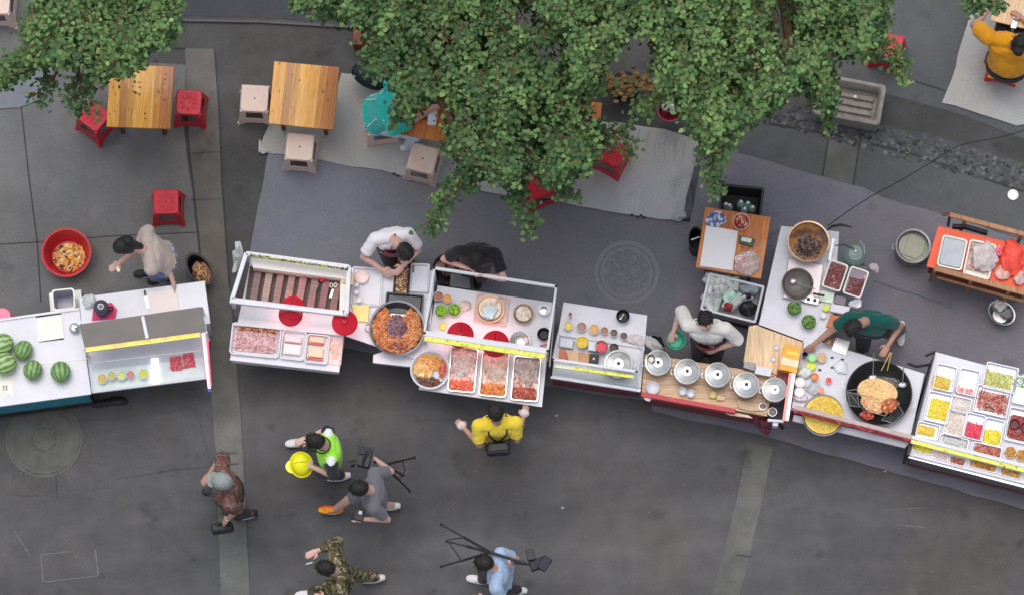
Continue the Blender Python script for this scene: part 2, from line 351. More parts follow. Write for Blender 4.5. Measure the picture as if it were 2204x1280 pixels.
for x, y in ((1198, 893), (1212, 1092), (1905, 1013), (1718, 372), (1884, 208)): sb.ball(P(x, y, .006), .018, .012, .006, 7, 4, col=A(150, 152, 150)[:3], jit=.3)
tag(sb.build('litter', Mv('litter_bits', .8)), 'tiny pale scraps of litter scattered over the road', 'litter', kind='stuff')
# faint box scratched on the road and other worn paint
wb = MB()
for a, b, w in (((88, 1194), (148, 1186), .012), ((88, 1194), (93, 1252), .014), ((93, 1252), (212, 1238), .012), ((205, 1182), (212, 1238), .018), ((30, 1140), (65, 1195), .012), ((1898, 1097), (1985, 1092), .008), ((1925, 1128), (1990, 1134), .014), ((1960, 1096), (1962, 1128), .006)):
    A_, B_ = P(*a, .006), P(*b, .006); d = (B_ - A_).normalized(); nn = Vector((-d.y, d.x, 0)) * w / 2; wb.add([A_ - nn, B_ - nn, B_ + nn, A_ + nn], [(0, 1, 2, 3)])
tag(wb.build('worn_paint', M('worn_paint_mat', A(100, 100, 102), .9, 0, .3, 18)), kind='structure')
# ---------------------------------------------------------------- manhole covers
def manhole(x, y, rpx, z, label, m):
    c = P(x, y, z); r = rpx * ML(y, z); t = thing('manhole_cover', label, 'manhole cover', c)
    b = MB(); b.lathe(c, [(r * 1.04, -.002), (r * 1.04, .003), (r * .955, .003), (r * .955, -.003)], 64); b.build('rim', m, t, True)
    b = MB(); b.lathe(c, [(r * .94, -.003), (r * .94, .002)], 64, cap0=False)
    for k in range(2): 
        q = r * (.84 - k * .5); b.lathe(c, [(q, .0025), (q - .004, .006), (q - .016, .006), (q - .02, .0025)], 56, cap0=False, cap1=False)
    for k in range(24):
        a = k * math.pi / 12; rr = r * (.85 if k % 2 else .7); b.box((c.x + rr * .6 * math.cos(a), c.y + rr * .6 * math.sin(a)), r * .3, .012, c.z, c.z + .006, a)
    b.build('lid', m, t)
manhole(95, 945, 80, .006, 'dark round iron manhole cover in the road beside the fruit stall', M('iron_dark', A(86, 86, 83), .8, 0, .25, 5, .3))
# ---------------------------------------------------------------- mats and tarpaulins
def mat_sheet(name, label, cat, pts, z, m, amp=.012, thick=.006, wrinkle=.006, step=.1):
    pl = rough_edge(pts, z, amp, .14); c = sum((Vector((q[0], q[1], 0)) for q in pl), Vector()) / len(pl)
    bm = bmesh.new(); vs = [bm.verts.new((q[0] - c.x, q[1] - c.y, z)) for q in pl]; f = bm.faces.new(vs)
    bmesh.ops.triangulate(bm, faces=[f])
    me = bpy.data.meshes.new(name); bm.to_mesh(me); bm.free(); me.materials.append(m)
    o = bpy.data.objects.new(name, me); C.objects.link(o); o.location = (c.x, c.y, 0)
    if me.polygons and me.polygons[0].normal.z < 0: me.flip_normals()
    s = o.modifiers.new('solid', 'SOLIDIFY'); s.thickness = thick; s.offset = 1
    return tag(o, label, cat)
def mat_cloth(name, base, line=None, wr=.5, ws=2.5, st=(1, 1, 1)):
    m = ground_mat(name, base, .11, .5, rough=.75, sc1=.6)
    n, l = m.node_tree.nodes, m.node_tree.links
    bp = [q for q in n if q.type == 'BUMP'][0]; tc = [q for q in n if q.type == 'TEX_COORD'][0]
    t = n.new('ShaderNodeTexNoise'); t.inputs['Scale'].default_value = ws; t.inputs['Detail'].default_value = 5; t.inputs['Distortion'].default_value = 1.2
    mp = n.new('ShaderNodeMapping'); mp.inputs['Scale'].default_value = st; l.new(tc.outputs['Object'], mp.inputs[0]); l.new(mp.outputs[0], t.inputs['Vector'])
    b2 = n.new('ShaderNodeBump'); b2.inputs['Strength'].default_value = wr; b2.inputs['Distance'].default_value = .06; l.new(t.outputs['Fac'], b2.inputs['Height']); l.new(b2.outputs[0], bp.inputs['Normal'])
    return m
MT_blue = mat_cloth('blue_grey_carpet', A(107, 107, 114), wr=.3, st=(.6, 1.6, 1))
MT_blue2 = mat_cloth('grey_carpet', A(110, 108, 116), wr=.3, st=(.6, 1.6, 1))
MT_pale = mat_cloth('pale_tarpaulin', A(152, 151, 148), wr=.45)
MT_pale2 = mat_cloth('pale_tarp_b', A(160, 160, 158), wr=.5)
mat_sheet('floor_mat', 'blue grey floor mat behind the noodle and meat stalls on the left', 'mat', [(578, 328), (905, 372), (1110, 408), (1300, 448), (1492, 480), (1470, 700), (1440, 868), (1300, 850), (1180, 830), (1000, 800), (700, 740), (538, 640), (536, 555), (556, 440)], .018, MT_blue)
mat_sheet('floor_mat', 'long grey floor mat under the pot and topping stalls on the right', 'mat', [(1500, 318), (1560, 322), (1700, 362), (1860, 404), (1900, 425), (2060, 470), (2204, 518), (2600, 640), (2600, 1215), (2204, 1096), (1960, 1026), (1640, 936), (1404, 884), (1396, 800), (1478, 560)], .026, MT_blue2)
mat_sheet('floor_mat', 'rounded blue grey mat piece under the tree at the left edge', 'mat', [(-300, 140), (60, 140), (112, 145), (112, 170), (104, 196), (80, 218), (40, 232), (-60, 238), (-300, 238)], .018, M('mat_edge', A(108, 112, 120), .8, 0, .08, 3))
mat_sheet('tarpaulin', 'pale grey tarpaulin under the beige stools and the turquoise shirt', 'tarpaulin', [(735, 158), (860, 168), (1000, 220), (1120, 300), (1110, 424), (1040, 412), (900, 388), (820, 366), (722, 352), (640, 336), (578, 330), (558, 322), (580, 268), (700, 270)], .034, MT_pale)
mat_sheet('tarpaulin', 'pale ridged tarpaulin between the two tree crowns with frayed lower edge', 'tarpaulin', [(1240, 262), (1330, 264), (1430, 278), (1510, 308), (1488, 400), (1468, 474), (1420, 472), (1385, 466), (1340, 460), (1220, 438), (1150, 424), (1200, 340)], .036, MT_pale2)
mat_sheet('tarpaulin', 'pale sheet under the yellow shirt diner in the top right corner', 'tarpaulin', [(2092, 18), (2110, -60), (2600, -60), (2600, 160), (2204, 268), (2188, 271), (2110, 246), (2027, 222), (2048, 172), (2070, 90)], .02, MT_pale2)
# ridges, rumples and torn bits of the sheets
rb = MB()
for k in range(9):
    a = P(1338 + k * 20, 268 + k * 5, .046); b = P(1330 + k * 20, 318 + k * 5, .044); rb.tube([a, a.lerp(b, .5) + Vector((0, 0, .006)), b], [.012, .016, .004], 6)
tag(rb.build('sheet_ridges', MT_pale2, smooth=True), 'row of raised ridges along the top of the ridged tarpaulin', 'tarpaulin', kind='stuff')
def rag(label, pts, z, m, h=.05, name='scrap_sheet', cat='plastic sheet'):
    pl = [P(a, b, z) for a, b in pts]; c = sum(pl, Vector()) / len(pl); mb = MB(); N = 26; R = []
    ring = []
    for i in range(N):
        t = i / N * len(pl); a, b = pl[int(t) % len(pl)], pl[(int(t) + 1) % len(pl)]; ring.append(a.lerp(b, t - int(t)))
    ls = []
    for k in range(5):
        f = 1 - k / 5; ls.append([c + (q - c) * f + Vector((0, 0, h * (.25 + .9 * abs(noise.noise((q - c) * f * 14 + Vector((k * .4, 3, 1)))) + (k * .12 if k else 0)))) for q in ring])
    mb.loops([[Vector((q.x, q.y, z)) for q in ring]] + ls, cap0=False); o = mb.build(name, m, loc=(c.x, c.y, z), smooth=True); return tag(o, label, cat)
M_rag = M('clear_rag', A(160, 160, 160), .5, 0, .2, 10, .5)
rag('dark twisted sheet edge between the pale tarpaulin and the right mat', [(1504, 318), (1512, 320), (1500, 400), (1486, 470), (1470, 474), (1478, 420), (1492, 370)], .03, M('mesh_grey', A(84, 85, 90), .8, 0, .3, 12, .6), .05)
rag('crumpled pale plastic at the lower right tip of the ridged tarpaulin', [(1452, 458), (1475, 456), (1478, 468), (1462, 478), (1446, 474)], .05, M_rag)
rag('torn white corner of the tarpaulin near the beige stool', [(558, 300), (572, 318), (582, 326), (566, 332), (556, 328)], .04, M_rag, .03)
fb = MB()
for x, y in ((1372, 468), (1380, 464), (1386, 468), (1360, 463), (848, 374), (856, 378), (1000, 404)): fb.ball(P(x, y, .04), .022, .014, .008, 8, 5, col=A(60, 60, 64)[:3], jit=.3)
tag(fb.build('frayed_holes', Mv('fray', .9)), 'frayed dark threads along the lower tarpaulin edge', 'threads', kind='stuff')
# embossed round pattern of the covered manhole on the mat
def emboss(x, y, rpx, z):
    c = P(x, y, z); r = rpx * ML(y, z); b = MB()
    for q in (1, .955, .80): b.lathe(c, [(r * q, 0), (r * q - .008, .003), (r * q - .02, .003), (r * q - .028, 0)], 64, cap0=False, cap1=False)
    for k in range(70):
        rr = r * .72 * math.sqrt(rnd.random()); a = rnd.random() * 6.3; s_ = rnd.uniform(.015, .04); b.ball((c.x + rr * math.cos(a), c.y + rr * math.sin(a), c.z), s_, s_ * .35, .0025, 8, 4, rot=Matrix.Rotation(rnd.random() * 3, 3, 'Z'))
    o = b.build('manhole_cover', M('carpet_emboss', A(118, 118, 126), .8, 0, .06, 4), loc=c, smooth=True); tag(o, 'round manhole cover pressed through the blue grey mat', 'manhole cover')
emboss(1349, 587, 70, .024)
# long folds of the right hand mat
fo = MB()
for pts in ([(1880, 604), (1960, 626), (2044, 655)], [(1895, 612), (1980, 634), (2050, 664)], [(2040, 640), (2052, 664)], [(1690, 485), (1640, 520)]):
    W = [P(a, b, .034) for a, b in pts]; fo.tube(W, [.004] + [.014] * (len(W) - 2) + [.006] if len(W) > 2 else .008, 8)
tag(fo.build('mat_folds', MT_blue2, smooth=True), 'raised folds of the right mat near the green shirted cook', 'mat fold', kind='stuff')
# overhead black cable
cb = MB(); W = [P(2260, 262, 3.0), P(2204, 281, 2.9), P(2150, 296, 2.7), P(2065, 314, 2.4), P(2000, 352, 2.1), P(1940, 388, 1.9), P(1880, 420, 1.6), P(1825, 455, 1.3), P(1782, 486, 1.0)]
S = []
for i in range(len(W) - 1):
    p0, p1, p2, p3 = W[max(i-1, 0)], W[i], W[i+1], W[min(i+2, len(W)-1)]
    for k in range(5): t = k / 5; S.append(.5 * ((2*p1) + (p2-p0)*t + (2*p0-5*p1+4*p2-p3)*t*t + (3*p1-p0-3*p2+p3)*t**3))
S.append(W[-1]); cb.tube(S, .0055, 6)
tag(cb.build('power_cable', M('black_rubber', A(40, 42, 46), .6), smooth=True), 'black power cable running from the upper right edge to the soup pot', 'cable')
dc = P(2180, 420, .012); b = MB(); b.lathe(dc, [(.052, 0), (.058, .004), (.06, .012), (.05, .014), (.044, .008)], 32)
tag(b.build('paper_disc', M('white_plastic', A(225, 225, 228), .5, 0, .04), loc=dc, smooth=True), 'small round white disc lying alone on the dark pavement', 'disc')
# ---------------------------------------------------------------- common materials
W_plas = M('white_laminate', A(206, 206, 215, 1.12), .35, 0, .09, 3, .05)
W_met = M('white_painted_metal', A(205, 206, 212, 1.15), .4, 0, .08, 5, .06)
W_warm = M('cream_plastic', A(226, 222, 214, 1.15), .45, 0, .05, 5, .06)
STEEL = M('stainless_steel', (.52, .53, .54, 1), .34, 1, .12, 14, .12, 30)
STEEL_D = M('brushed_grey_steel', (.30, .30, .30, 1), .42, .85, .15, 6, .08)
DARKM = M('dark_metal', A(48, 46, 48), .5, .5, .25, 8, .2)
BLACK = M('black_plastic', A(34, 34, 38), .5, 0, .2, 8, .1)
BLUEBLK = M('navy_black', A(30, 33, 46), .6, 0, .2, 8, .1)
RUB = M('tyre_rubber', A(38, 38, 38), .85, 0, .2, 10, .2)
REDP = M('red_plastic', A(186, 34, 50, 1.1), .45, 0, .2, 5, .05)
REDD = M('maroon_panel', A(104, 48, 56), .55, 0, .3, 6, .2)
BEIGE = M('beige_plastic', A(204, 180, 168, 1.2), .45, 0, .06, 4, .04)
TEAL = M('teal_panel', A(32, 118, 134), .5, 0, .15, 5, .1)
LIME = Mramp('lime_strip', [(.3, A(170, 176, 40)), (.45, A(206, 212, 70)), (.55, A(216, 212, 110)), (.64, A(190, 180, 50)), (.7, A(120, 120, 40))], 16, rough=.35, detail=4)
GLASS = Mglass('clear_glass'); FILM = Mglass('plastic_film', gl=.05, rough=.3, film=.07, filmcol=(.72, .58, .56)); GLASSB = Mglass('tinted_glass', (.62, .64, .64), .14, .08)
PLAST = Mglass('clear_plastic', gl=.14, rough=.15, film=.35); BAG = Mglass('bag_plastic', gl=.12, rough=.3, film=.6, filmcol=(.75, .77, .78))
FOOD = Mv('food_wet', .35, .25, .5); DRY = Mv('food_dry', .75); VEG = Mv('greens', .55); CLOTHV = Mv('tinted_cloth', .9)
WOOD_T = Mwood('pine_table_planks', [A(152, 90, 22), A(222, 164, 62), A(186, 116, 30), A(214, 150, 50), A(160, 94, 24), A(206, 138, 42)], .075)
WOOD_O = Mwood('orange_pine', [A(176, 98, 44), A(198, 122, 58), A(186, 108, 50)], .09)
WOOD_L = Mwood('light_board', [A(212, 176, 134), A(224, 192, 152), A(204, 166, 122)], .12, .5, False)
WOOD_B = Mwood('counter_board', [A(188, 152, 116), A(204, 170, 134), A(178, 140, 106)], .16, .5, False, 1)
def prj(pts, z): return [P(a, b, z) for a, b in pts]
def cen(W): return sum(W, Vector()) / len(W)
def shrink(W, d):
    c = cen(W); return [q + (c - q).normalized() * d * 1.3 for q in W]
def iang(deg): return -math.radians(deg)
def dir_ang(a, b): d = b - a; return math.atan2(d.y, d.x)
# ---------------------------------------------------------------- stools and tables
def make_stool(label, m, hole, pattern, seat=.29, H=.45, group=None):
    t = thing('plastic_stool', label, 'stool', (0, 0, 0), group); wt = seat / 2; wz = lambda z: wt + (H - z) * .09
    b = MB(); b.loops([rrect((0, 0), seat, seat, .045, H - .03), rrect((0, 0), seat + .004, seat + .004, .045, H - .012), rrect((0, 0), seat - .012, seat - .012, .04, H - .001), rrect((0, 0), seat - .05, seat - .05, .03, H + .001), rrect((0, 0), seat - .075, seat - .075, .03, H - .003)])
    if pattern:
        for k in range(8):
            a = k * math.pi / 4; b.ball((.07 * math.cos(a), .07 * math.sin(a), H - .004), .032, .022, .006, 8, 4, rot=Matrix.Rotation(a, 3, 'Z'))
    b.build('seat', m, t, True)
    b = MB(); b.lathe((0, 0, H - .002), [(.009, 0), (.009, .0025)], 12); b.build('finger_hole', BLACK, t)
    b = MB()
    for k in range(4):
        R_ = Matrix.Rotation(k * math.pi / 2, 3, 'Z')
        def pt(s, z): w = wz(z); return R_ @ Vector((s * (w - .012 if abs(s) == 1 else w), -w, z))
        for s0, s1, z0, z1 in ((-.97, .97, H * .90, H - .02), (-.97, -.58, H * .48, H * .90), (.58, .97, H * .48, H * .90), (-.97, .97, H * .15, H * .48)):
            b.add([pt(s0, z0), pt(s1, z0), pt(s1, z1), pt(s0, z1)], [(0, 1, 2, 3)])
        for s0, s1 in ((-.97, -.68), (.68, .97)): b.add([pt(s0, 0), pt(s1, 0), pt(s1, H * .15), pt(s0, H * .15)], [(0, 1, 2, 3)])
        b.add([pt(-.68, H * .07), pt(-.5, H * .15), pt(-.68, H * .15)], [(0, 1, 2)]); b.add([pt(.68, H * .07), pt(.68, H * .15), pt(.5, H * .15)], [(0, 1, 2)])
    o = b.build('apron', m, t); s = o.modifiers.new('s', 'SOLIDIFY'); s.thickness = .005; s.offset = -1
    for k in range(4):
        R_ = Matrix.Rotation(k * math.pi / 2, 3, 'Z'); b = MB()
        b.tube([R_ @ Vector((-wz(z) + .014, -wz(z) + .014, z)) for z in (H - .02, H * .5, .02)], [.017, .016, .02], 10); b.lathe(R_ @ Vector((-wz(0) + .012, -wz(0) + .012, 0)), [(.024, 0), (.026, .01), (.02, .022)], 12)
        b.build('leg', m, t, True)
    return t
BG = 'beige plastic stools'; RG = 'red plastic stools'
view(0, 0, 1)
st_b = make_stool('beige plastic stool left of the second wooden table', BEIGE, True, False, .30, group=BG)
st_r = make_stool('red plastic stool right of the leftmost wooden table', REDP, True, True, .275, group=RG)
def put(o, x, y, z, deg, label=None):
    q = P(x, y, z); o.location = (q.x, q.y, 0); o.rotation_euler.z = iang(deg)
    if label: o['label'] = label
put(st_b, 548, 212, .45, 3)
for x, y, a, lb in ((645, 316, 5, 'beige plastic stool standing in front of the second wooden table'), (910, 341, 14, 'beige plastic stool below the tree shaded table, next to a white shoe'), (818, 258, -8, 'beige plastic stool under the diner in the turquoise shirt'), (-8, 2, 2, 'beige plastic stool cut by the top left corner of the picture')):
    put(copy_tree(st_b), x, y, .45, a, lb)
put(st_r, 406, 221, .45, 3)
for x, y, a, lb in ((203, 250, 38, 'red plastic stool turned on its diagonal, left of the leftmost table'), (357, 434, -1, 'red plastic stool alone on the concrete behind the woman in beige'), (1318, 328, 28, 'red plastic stool half under leaves on the ridged tarpaulin'), (1158, 398, 68, 'red plastic stool almost hidden under the big tree beside the mat edge'), (1915, 98, 14, 'red plastic stool beneath the right tree near the stone basin'), (2166, 128, 12, 'red plastic stool under the diner in the yellow shirt')):
    put(copy_tree(st_r), x, y, .45, a, lb)
def table(label, cs, m, z=.73, cat='table', name='wooden_table', th=.028, legm=None):
    W = prj(cs, z); c = cen(W); ang = dir_ang(W[3], W[2]); t = thing(name, label, cat, (c.x, c.y, 0)); t.rotation_euler.z = ang; t['_o'] = (0, 0, 0)
    R_ = Matrix.Rotation(-ang, 3, 'Z'); L = [R_ @ Vector((q.x - c.x, q.y - c.y, 0)) for q in W]
    MB().prism([(q.x, q.y) for q in L], z - th, z).build('tabletop', m, t, bevel=.004)
    S_ = shrink(L, .05); b = MB()
    for i in range(4): a, d = S_[i], S_[(i + 1) % 4]; b.bar(a + Vector((0, 0, z - th - .04)), d + Vector((0, 0, z - th - .04)), .02, .075)
    b.build('apron', legm or m, t)
    for q in shrink(L, .13): MB().bar(q + Vector((0, 0, 0)), q + Vector((0, 0, z - th)), .04).build('leg', legm or M('dark_leg_wood', A(84, 60, 44), .7), t, bevel=.004)
    return t
WG = 'square wooden dining tables'
tag(table('square wooden dining table, leftmost, with dark scorch marks on its planks', [(237, 140), (375, 143), (367, 278), (229, 273)], WOOD_T), group=WG)
tag(table('square wooden dining table with strong orange stripes, left end of the pale tarpaulin', [(590, 132), (731, 145), (718, 280), (578, 266)], WOOD_T), group=WG)
tag(table('orange wooden dining table half under leaves beside the turquoise shirt', [(872, 168), (1000, 184), (986, 312), (854, 288)], WOOD_O), group=WG)
tag(table('orange wooden table showing only a corner between leaves of the big tree', [(1168, 208), (1296, 222), (1284, 345), (1154, 332)], WOOD_O), group=WG)
tag(table('peach coloured wooden table cut by the top right corner', [(2156, -80), (2280, -62), (2264, 76), (2131, 44)], WOOD_L), group=WG)
# scorch marks on the leftmost table
b = MB()
for x, y, r in ((290, 176, 3), (300, 178, 2.5), (286, 186, 2), (301, 188, 2.4), (292, 200, 4), (300, 203, 3), (287, 197, 2.4), (265, 162, 4), (262, 158, 3), (244, 188, 2), (312, 245, 2.5), (313, 256, 2), (247, 240, 1.5), (357, 160, 2), (355, 172, 2)):
    q = P(x, y, .7315); s_ = r * ML(y, .73); b.ball(q, s_, s_ * .7, .0012, 9, 4, jit=.2)
tag(b.build('scorch_marks', M('scorch', A(80, 42, 16), .7)), 'small dark burn marks on the leftmost wooden table', 'burn marks', kind='stuff')
# ---------------------------------------------------------------- containers
def bowl(label, cat, u, v, r, z, h=.07, m=None, base=.6, inner=.45, name='bowl', lip=.04, sy=1, ang=0, n=40, group=None, w=.06):
    c = P(u, v, z); R_ = r * ML(v, z, u); c = Vector((c.x, c.y, z - h)); b = MB()
    b.lathe(c, [(R_ * base, 0), (R_ * (base + (1 - base) * .6), h * .45), (R_ * .97, h - .004), (R_ * (1 + lip), h), (R_ * (1 + lip), h + .003), (R_ * (1 - w), h), (R_ * (base + (1 - base) * .55 - .03), h * .48), (R_ * (base - .05), h * .12 + .003)], n, sy=sy, ang=ang)
    o = b.build(name, m, loc=(c.x, c.y, c.z), smooth=True); return tag(o, label, cat, group)
def tray(label, u, v, w, h, deg, z, depth=.05, m=None, rim=.012, name='food_tray', cat='tray', rr=.03, group=None, lab=None):
    k = ML(v, z, u); c = P(u, v, z); W_, H_ = w * k, h * k; a = iang(deg); b = MB(); z0 = z - depth
    b.loops([rrect(c, W_ * .92, H_ * .92, rr, z0, a), rrect(c, W_ - rim, H_ - rim, rr, z - .006, a), rrect(c, W_, H_, rr, z - .006, a), rrect(c, W_, H_, rr, z, a), rrect(c, W_ - 2 * rim, H_ - 2 * rim, rr * .8, z, a), rrect(c, W_ * .92 - 2 * rim, H_ * .92 - 2 * rim, rr * .8, z0 + .004, a)])
    o = b.build(name, m or STEEL, loc=(c.x, c.y, z0), smooth=True); return tag(o, label, cat, group)
def heap(label, cat, u, v, w, h, deg, z, dome, pal, n=150, size=.012, style='cube', shape='rect', name='food_heap', m=None, base=None, kind='stuff', power=2, clump=0):
    """loose food lying in a dish: a low mound of its own colour with many pieces pressed into it"""
    k = ML(v, z, u); c = P(u, v, z); W_, H_ = w * k / 2, h * k / 2; a = iang(deg); ca, sa = math.cos(a), math.sin(a); b = MB(); base = base or pal[0]
    def hz(x, y): q = min(1, math.sqrt((x / W_) ** 2 + (y / H_) ** 2) if shape == 'round' else max(abs(x / W_), abs(y / H_))); return dome * (1 - q ** power) + dome * .35 * noise.noise(Vector((x * 22 + u, y * 22 + v, 1)))
    N = 20; rings = []
    for f in (1, .8, .6, .4, .2, .04):
        L = []
        if shape == 'round': pts = [(W_ * f * math.cos(2*math.pi*i/N), H_ * f * math.sin(2*math.pi*i/N)) for i in range(N)]
        else: pts = [(q[0], q[1]) for q in rrect((0, 0), 2 * W_ * f, 2 * H_ * f, min(W_, H_) * .3 * f, 0)]
        rings.append([(c.x + x * ca - y * sa, c.y + x * sa + y * ca, z + (0 if f == 1 else max(.001, hz(x, y)) - .003)) for x, y in pts])
    b.loops(rings, cap0=False, col=base[:3])
    for _ in range(n):
        while True:
            x, y = rnd.uniform(-1, 1), rnd.uniform(-1, 1)
            if shape != 'round' or x * x + y * y < .93: break
        x *= W_ * .95; y *= H_ * .95; q = Vector((c.x + x * ca - y * sa, c.y + x * sa + y * ca, z + max(0, hz(x, y)))); s_ = size * rnd.uniform(.6, 1.3); col = jcol(rnd.choice(pal), .18)
        rot = Matrix.Rotation(rnd.uniform(0, 6.3), 3, 'Z') @ Matrix.Rotation(rnd.uniform(-.6, .6), 3, 'X') @ Matrix.Rotation(rnd.uniform(-.5, .5), 3, 'Y')
        if style == 'cube':
            vs = [q + rot @ Vector((sx * s_ * .5 * rnd.uniform(.75, 1.2), sy * s_ * .42 * rnd.uniform(.75, 1.2), sz * s_ * .35)) for sz in (-1, 1) for sx, sy in ((-1, -1), (1, -1), (1, 1), (-1, 1))]
            b.add(vs, [(0, 3, 2, 1), (4, 5, 6, 7), (0, 1, 5, 4), (1, 2, 6, 5), (2, 3, 7, 6), (3, 0, 4, 7)], 0, col)
        elif style == 'ball': b.ball(q, s_ * .5, s_ * .42, s_ * .36, 7, 5, rot=rot, col=col, jit=.08)
        elif style == 'flat':
            r2 = s_ * .6; b.loops([[q + rot @ Vector((r2 * math.cos(t * 1.05) * rnd.uniform(.8, 1.1), r2 * .75 * math.sin(t * 1.05), zz)) for t in range(6)] for zz in (-.001, .0015)], col=col)
        elif style == 'strip':
            L = s_ * 2.2; bend = rnd.uniform(-1, 1) * s_ * .9; b.tube([q + rot @ Vector((-L / 2, 0, 0)), q + rot @ Vector((-L / 5, bend * .6, s_ * .15)), q + rot @ Vector((L / 5, bend * .6, s_ * .1)), q + rot @ Vector((L / 2, -bend * .2, -s_ * .1))], s_ * .16, 5, col=col)
        elif style == 'leaf':
            L = s_; b.add([q + rot @ Vector(p_) for p_ in ((-L/2, 0, 0), (0, -L * .25, .003), (L/2, 0, .004), (0, L * .25, .001))], [(0, 1, 2, 3)], 0, col)
    o = b.build(name, m or FOOD, loc=(c.x, c.y, z)); tag(o, label, cat, kind=kind); return o
def pot(label, u, v, r, z, h=.22, lid=True, m=None, name='stock_pot', cat='pot', group=None, knob=True):
    R_ = r * ML(v, z, u); c = P(u, v, z); b0 = Vector((c.x, c.y, z - h)); t = thing(name, label, cat, b0, group); m = m or STEEL
    b = MB(); b.lathe(b0, [(R_ * .86, 0), (R_ * .92, .01), (R_ * .93, h - .01), (R_ * 1.0, h), (R_ * 1.0, h + .005), (R_ * .9, h), (R_ * .88, .02)], 40); b.build('body', m, t, True)
    for s in (-1, 1):
        q = c + Vector((s * R_ * 1.0, 0, -.03)); MB().tube([q + Vector((-s * .01, -.035, 0)), q + Vector((s * .03, -.025, 0)), q + Vector((s * .03, .025, 0)), q + Vector((-s * .01, .035, 0))], .005, 6).build('handle', m, t, True)
    if lid:
        b = MB(); b.lathe(c + Vector((0, 0, .006)), [(R_ * .99, 0), (R_ * 1.0, .004), (R_ * .86, .009), (R_ * .82, .003), (R_ * .6, .012), (R_ * .4, .02), (R_ * .38, .016), (R_ * .1, .022), (.001, .022)], 44); lo = b.build('lid', m, t, True)
        if knob: MB().lathe(c + Vector((0, 0, .026)), [(.012, 0), (.01, .012), (.019, .018), (.017, .028), (.001, .031)], 16).build('knob', BLACK if rnd.random() < .5 else STEEL_D, lo, True)
    return t
def cup(label, u, v, r, z, h, m, mc=None, name='cup', cat='cup', group=None, fill=.85):
    R_ = r * ML(v, z, u); c = P(u, v, z); b0 = Vector((c.x, c.y, z - h)); t = thing(name, label, cat, b0, group)
    b = MB(); b.lathe(b0, [(R_ * .72, 0), (R_ * .98, h - .003), (R_, h), (R_ * .92, h), (R_ * .68, .006)], 24); b.build('wall', m, t, True)
    if mc: b = MB(); b.lathe(b0, [(R_ * .70, .008), (R_ * (.7 + .2 * fill), h * fill), (R_ * .4, h * fill + .006), (.001, h * fill + .003)], 20); b.build('contents', mc, t, True)
    return t
def cube_item(name, label, cat, cs, z0, z1, m, bevel=.005, group=None, parts=None):
    W = prj(cs, z1); c = cen(W); o = MB().prism([(q.x, q.y) for q in W], z0, z1).build(name, m, loc=(c.x, c.y, z0), bevel=bevel); return tag(o, label, cat, group)
def wheels(t, W, n=4):
    for q in shrink(W, .12)[:n]:
        c = Vector((q.x, q.y, .06)); b = MB(); ax = Vector((0, 1, 0)); b.tube([c - Vector((0, .014, 0)), c + Vector((0, .014, 0))], .06, 20); w_ = b.build('wheel', RUB, t, True)
        MB().tube([c - Vector((0, .017, 0)), c + Vector((0, .017, 0))], .03, 14).build('hub', STEEL_D, w_, True); MB().bar(c + Vector((0, 0, .05)), c + Vector((0, 0, .15)), .03).build('caster_fork', STEEL_D, w_)
def cart(label, cs, z=.85, name='food_cart', cat='food cart', top=None, body=None, front=None, th=.03, foot=.14, wh=True, overh=.025, side=None, setback=0, lip=.1, ff=.38):
    """cs: counter corners back-left, back-right, front-right, front-left"""
    W = prj(cs, z); c = cen(W); t = thing(name, label, cat, (c.x, c.y, 0))
    MB().prism([(q.x, q.y) for q in W], z - th, z).build('countertop', top or W_plas, t, bevel=.004)
    I = shrink(W, overh)
    if setback:
        MB().prism([(q.x, q.y) for q in shrink(W, .01)], z - th - lip, z - th).build('shelf_box', front or W_met, t, bevel=.004)
        I = [I[0], I[1], I[2] + (I[1] - I[2]).normalized() * setback, I[3] + (I[0] - I[3]).normalized() * setback]; z = z - lip
    MB().prism([(q.x, q.y) for q in I], foot, z - th).build('cabinet', body or W_met, t)
    a, d = I[3], I[2]; n_ = (Vector((a.y - d.y, d.x - a.x, 0))).normalized()
    if n_.y > 0: n_ = -n_
    f = MB(); f.prism([(q.x, q.y) for q in (a + n_ * .004, d + n_ * .004, d + n_ * .016, a + n_ * .016)], max(foot, ff), z - th - .004); f.build('front_panel', front or W_met, t, bevel=.003)
    if wh: wheels(t, I)
    return t
def rails(parent, name, pts, w, m, h=None, closed=False):
    b = MB(); Q = list(pts) + ([pts[0]] if closed else [])
    for a, d in zip(Q, Q[1:]): b.bar(a, d, w, h or w)
    return b.build(name, m, parent, bevel=.002)
def lamp(label, u, v, r, z, zt=1.5, power=0, group='red heat lamps over the food'):
    c = P(u, v, z); R_ = r * ML(v, z, u); t = thing('heat_lamp', label, 'heat lamp', c, group)
    b = MB(); b.lathe(c, [(R_, -.03), (R_, -.026), (R_ * .55, .012), (R_ * .2, .03), (.025, .034), (.02, .06), (.001, .062)], 40, cap0=False, cap1=True); b.lathe(c, [(R_ * .99, -.031), (R_ * .5, .008), (.001, .02)], 40, cap0=False); b.build('lamp_shade', M('red_lamp_shade', A(186, 22, 44, 1.2), .45, 0, .06, 3, .03), t, True)
    b = MB(); b.ball(c + Vector((0, 0, -.03)), .03, .03, .035, 14, 10); b.build('bulb', Memit('warm_pink_bulb', (1, .62, .55), 4), t, True)
    MB().tube([c + Vector((0, 0, .05)), Vector((c.x, c.y + .05, zt))], .004, 6).build('cord', BLACK, t)
    if power:
        ld = bpy.data.lights.new('bulb_light', 'POINT'); ld.energy = power * .22; ld.color = (1, .60, .58); ld.shadow_soft_size = .05
        lo = bpy.data.objects.new('bulb_light', ld); C.objects.link(lo); lo.parent = t; lo.location = (0, 0, -.09)
    return t
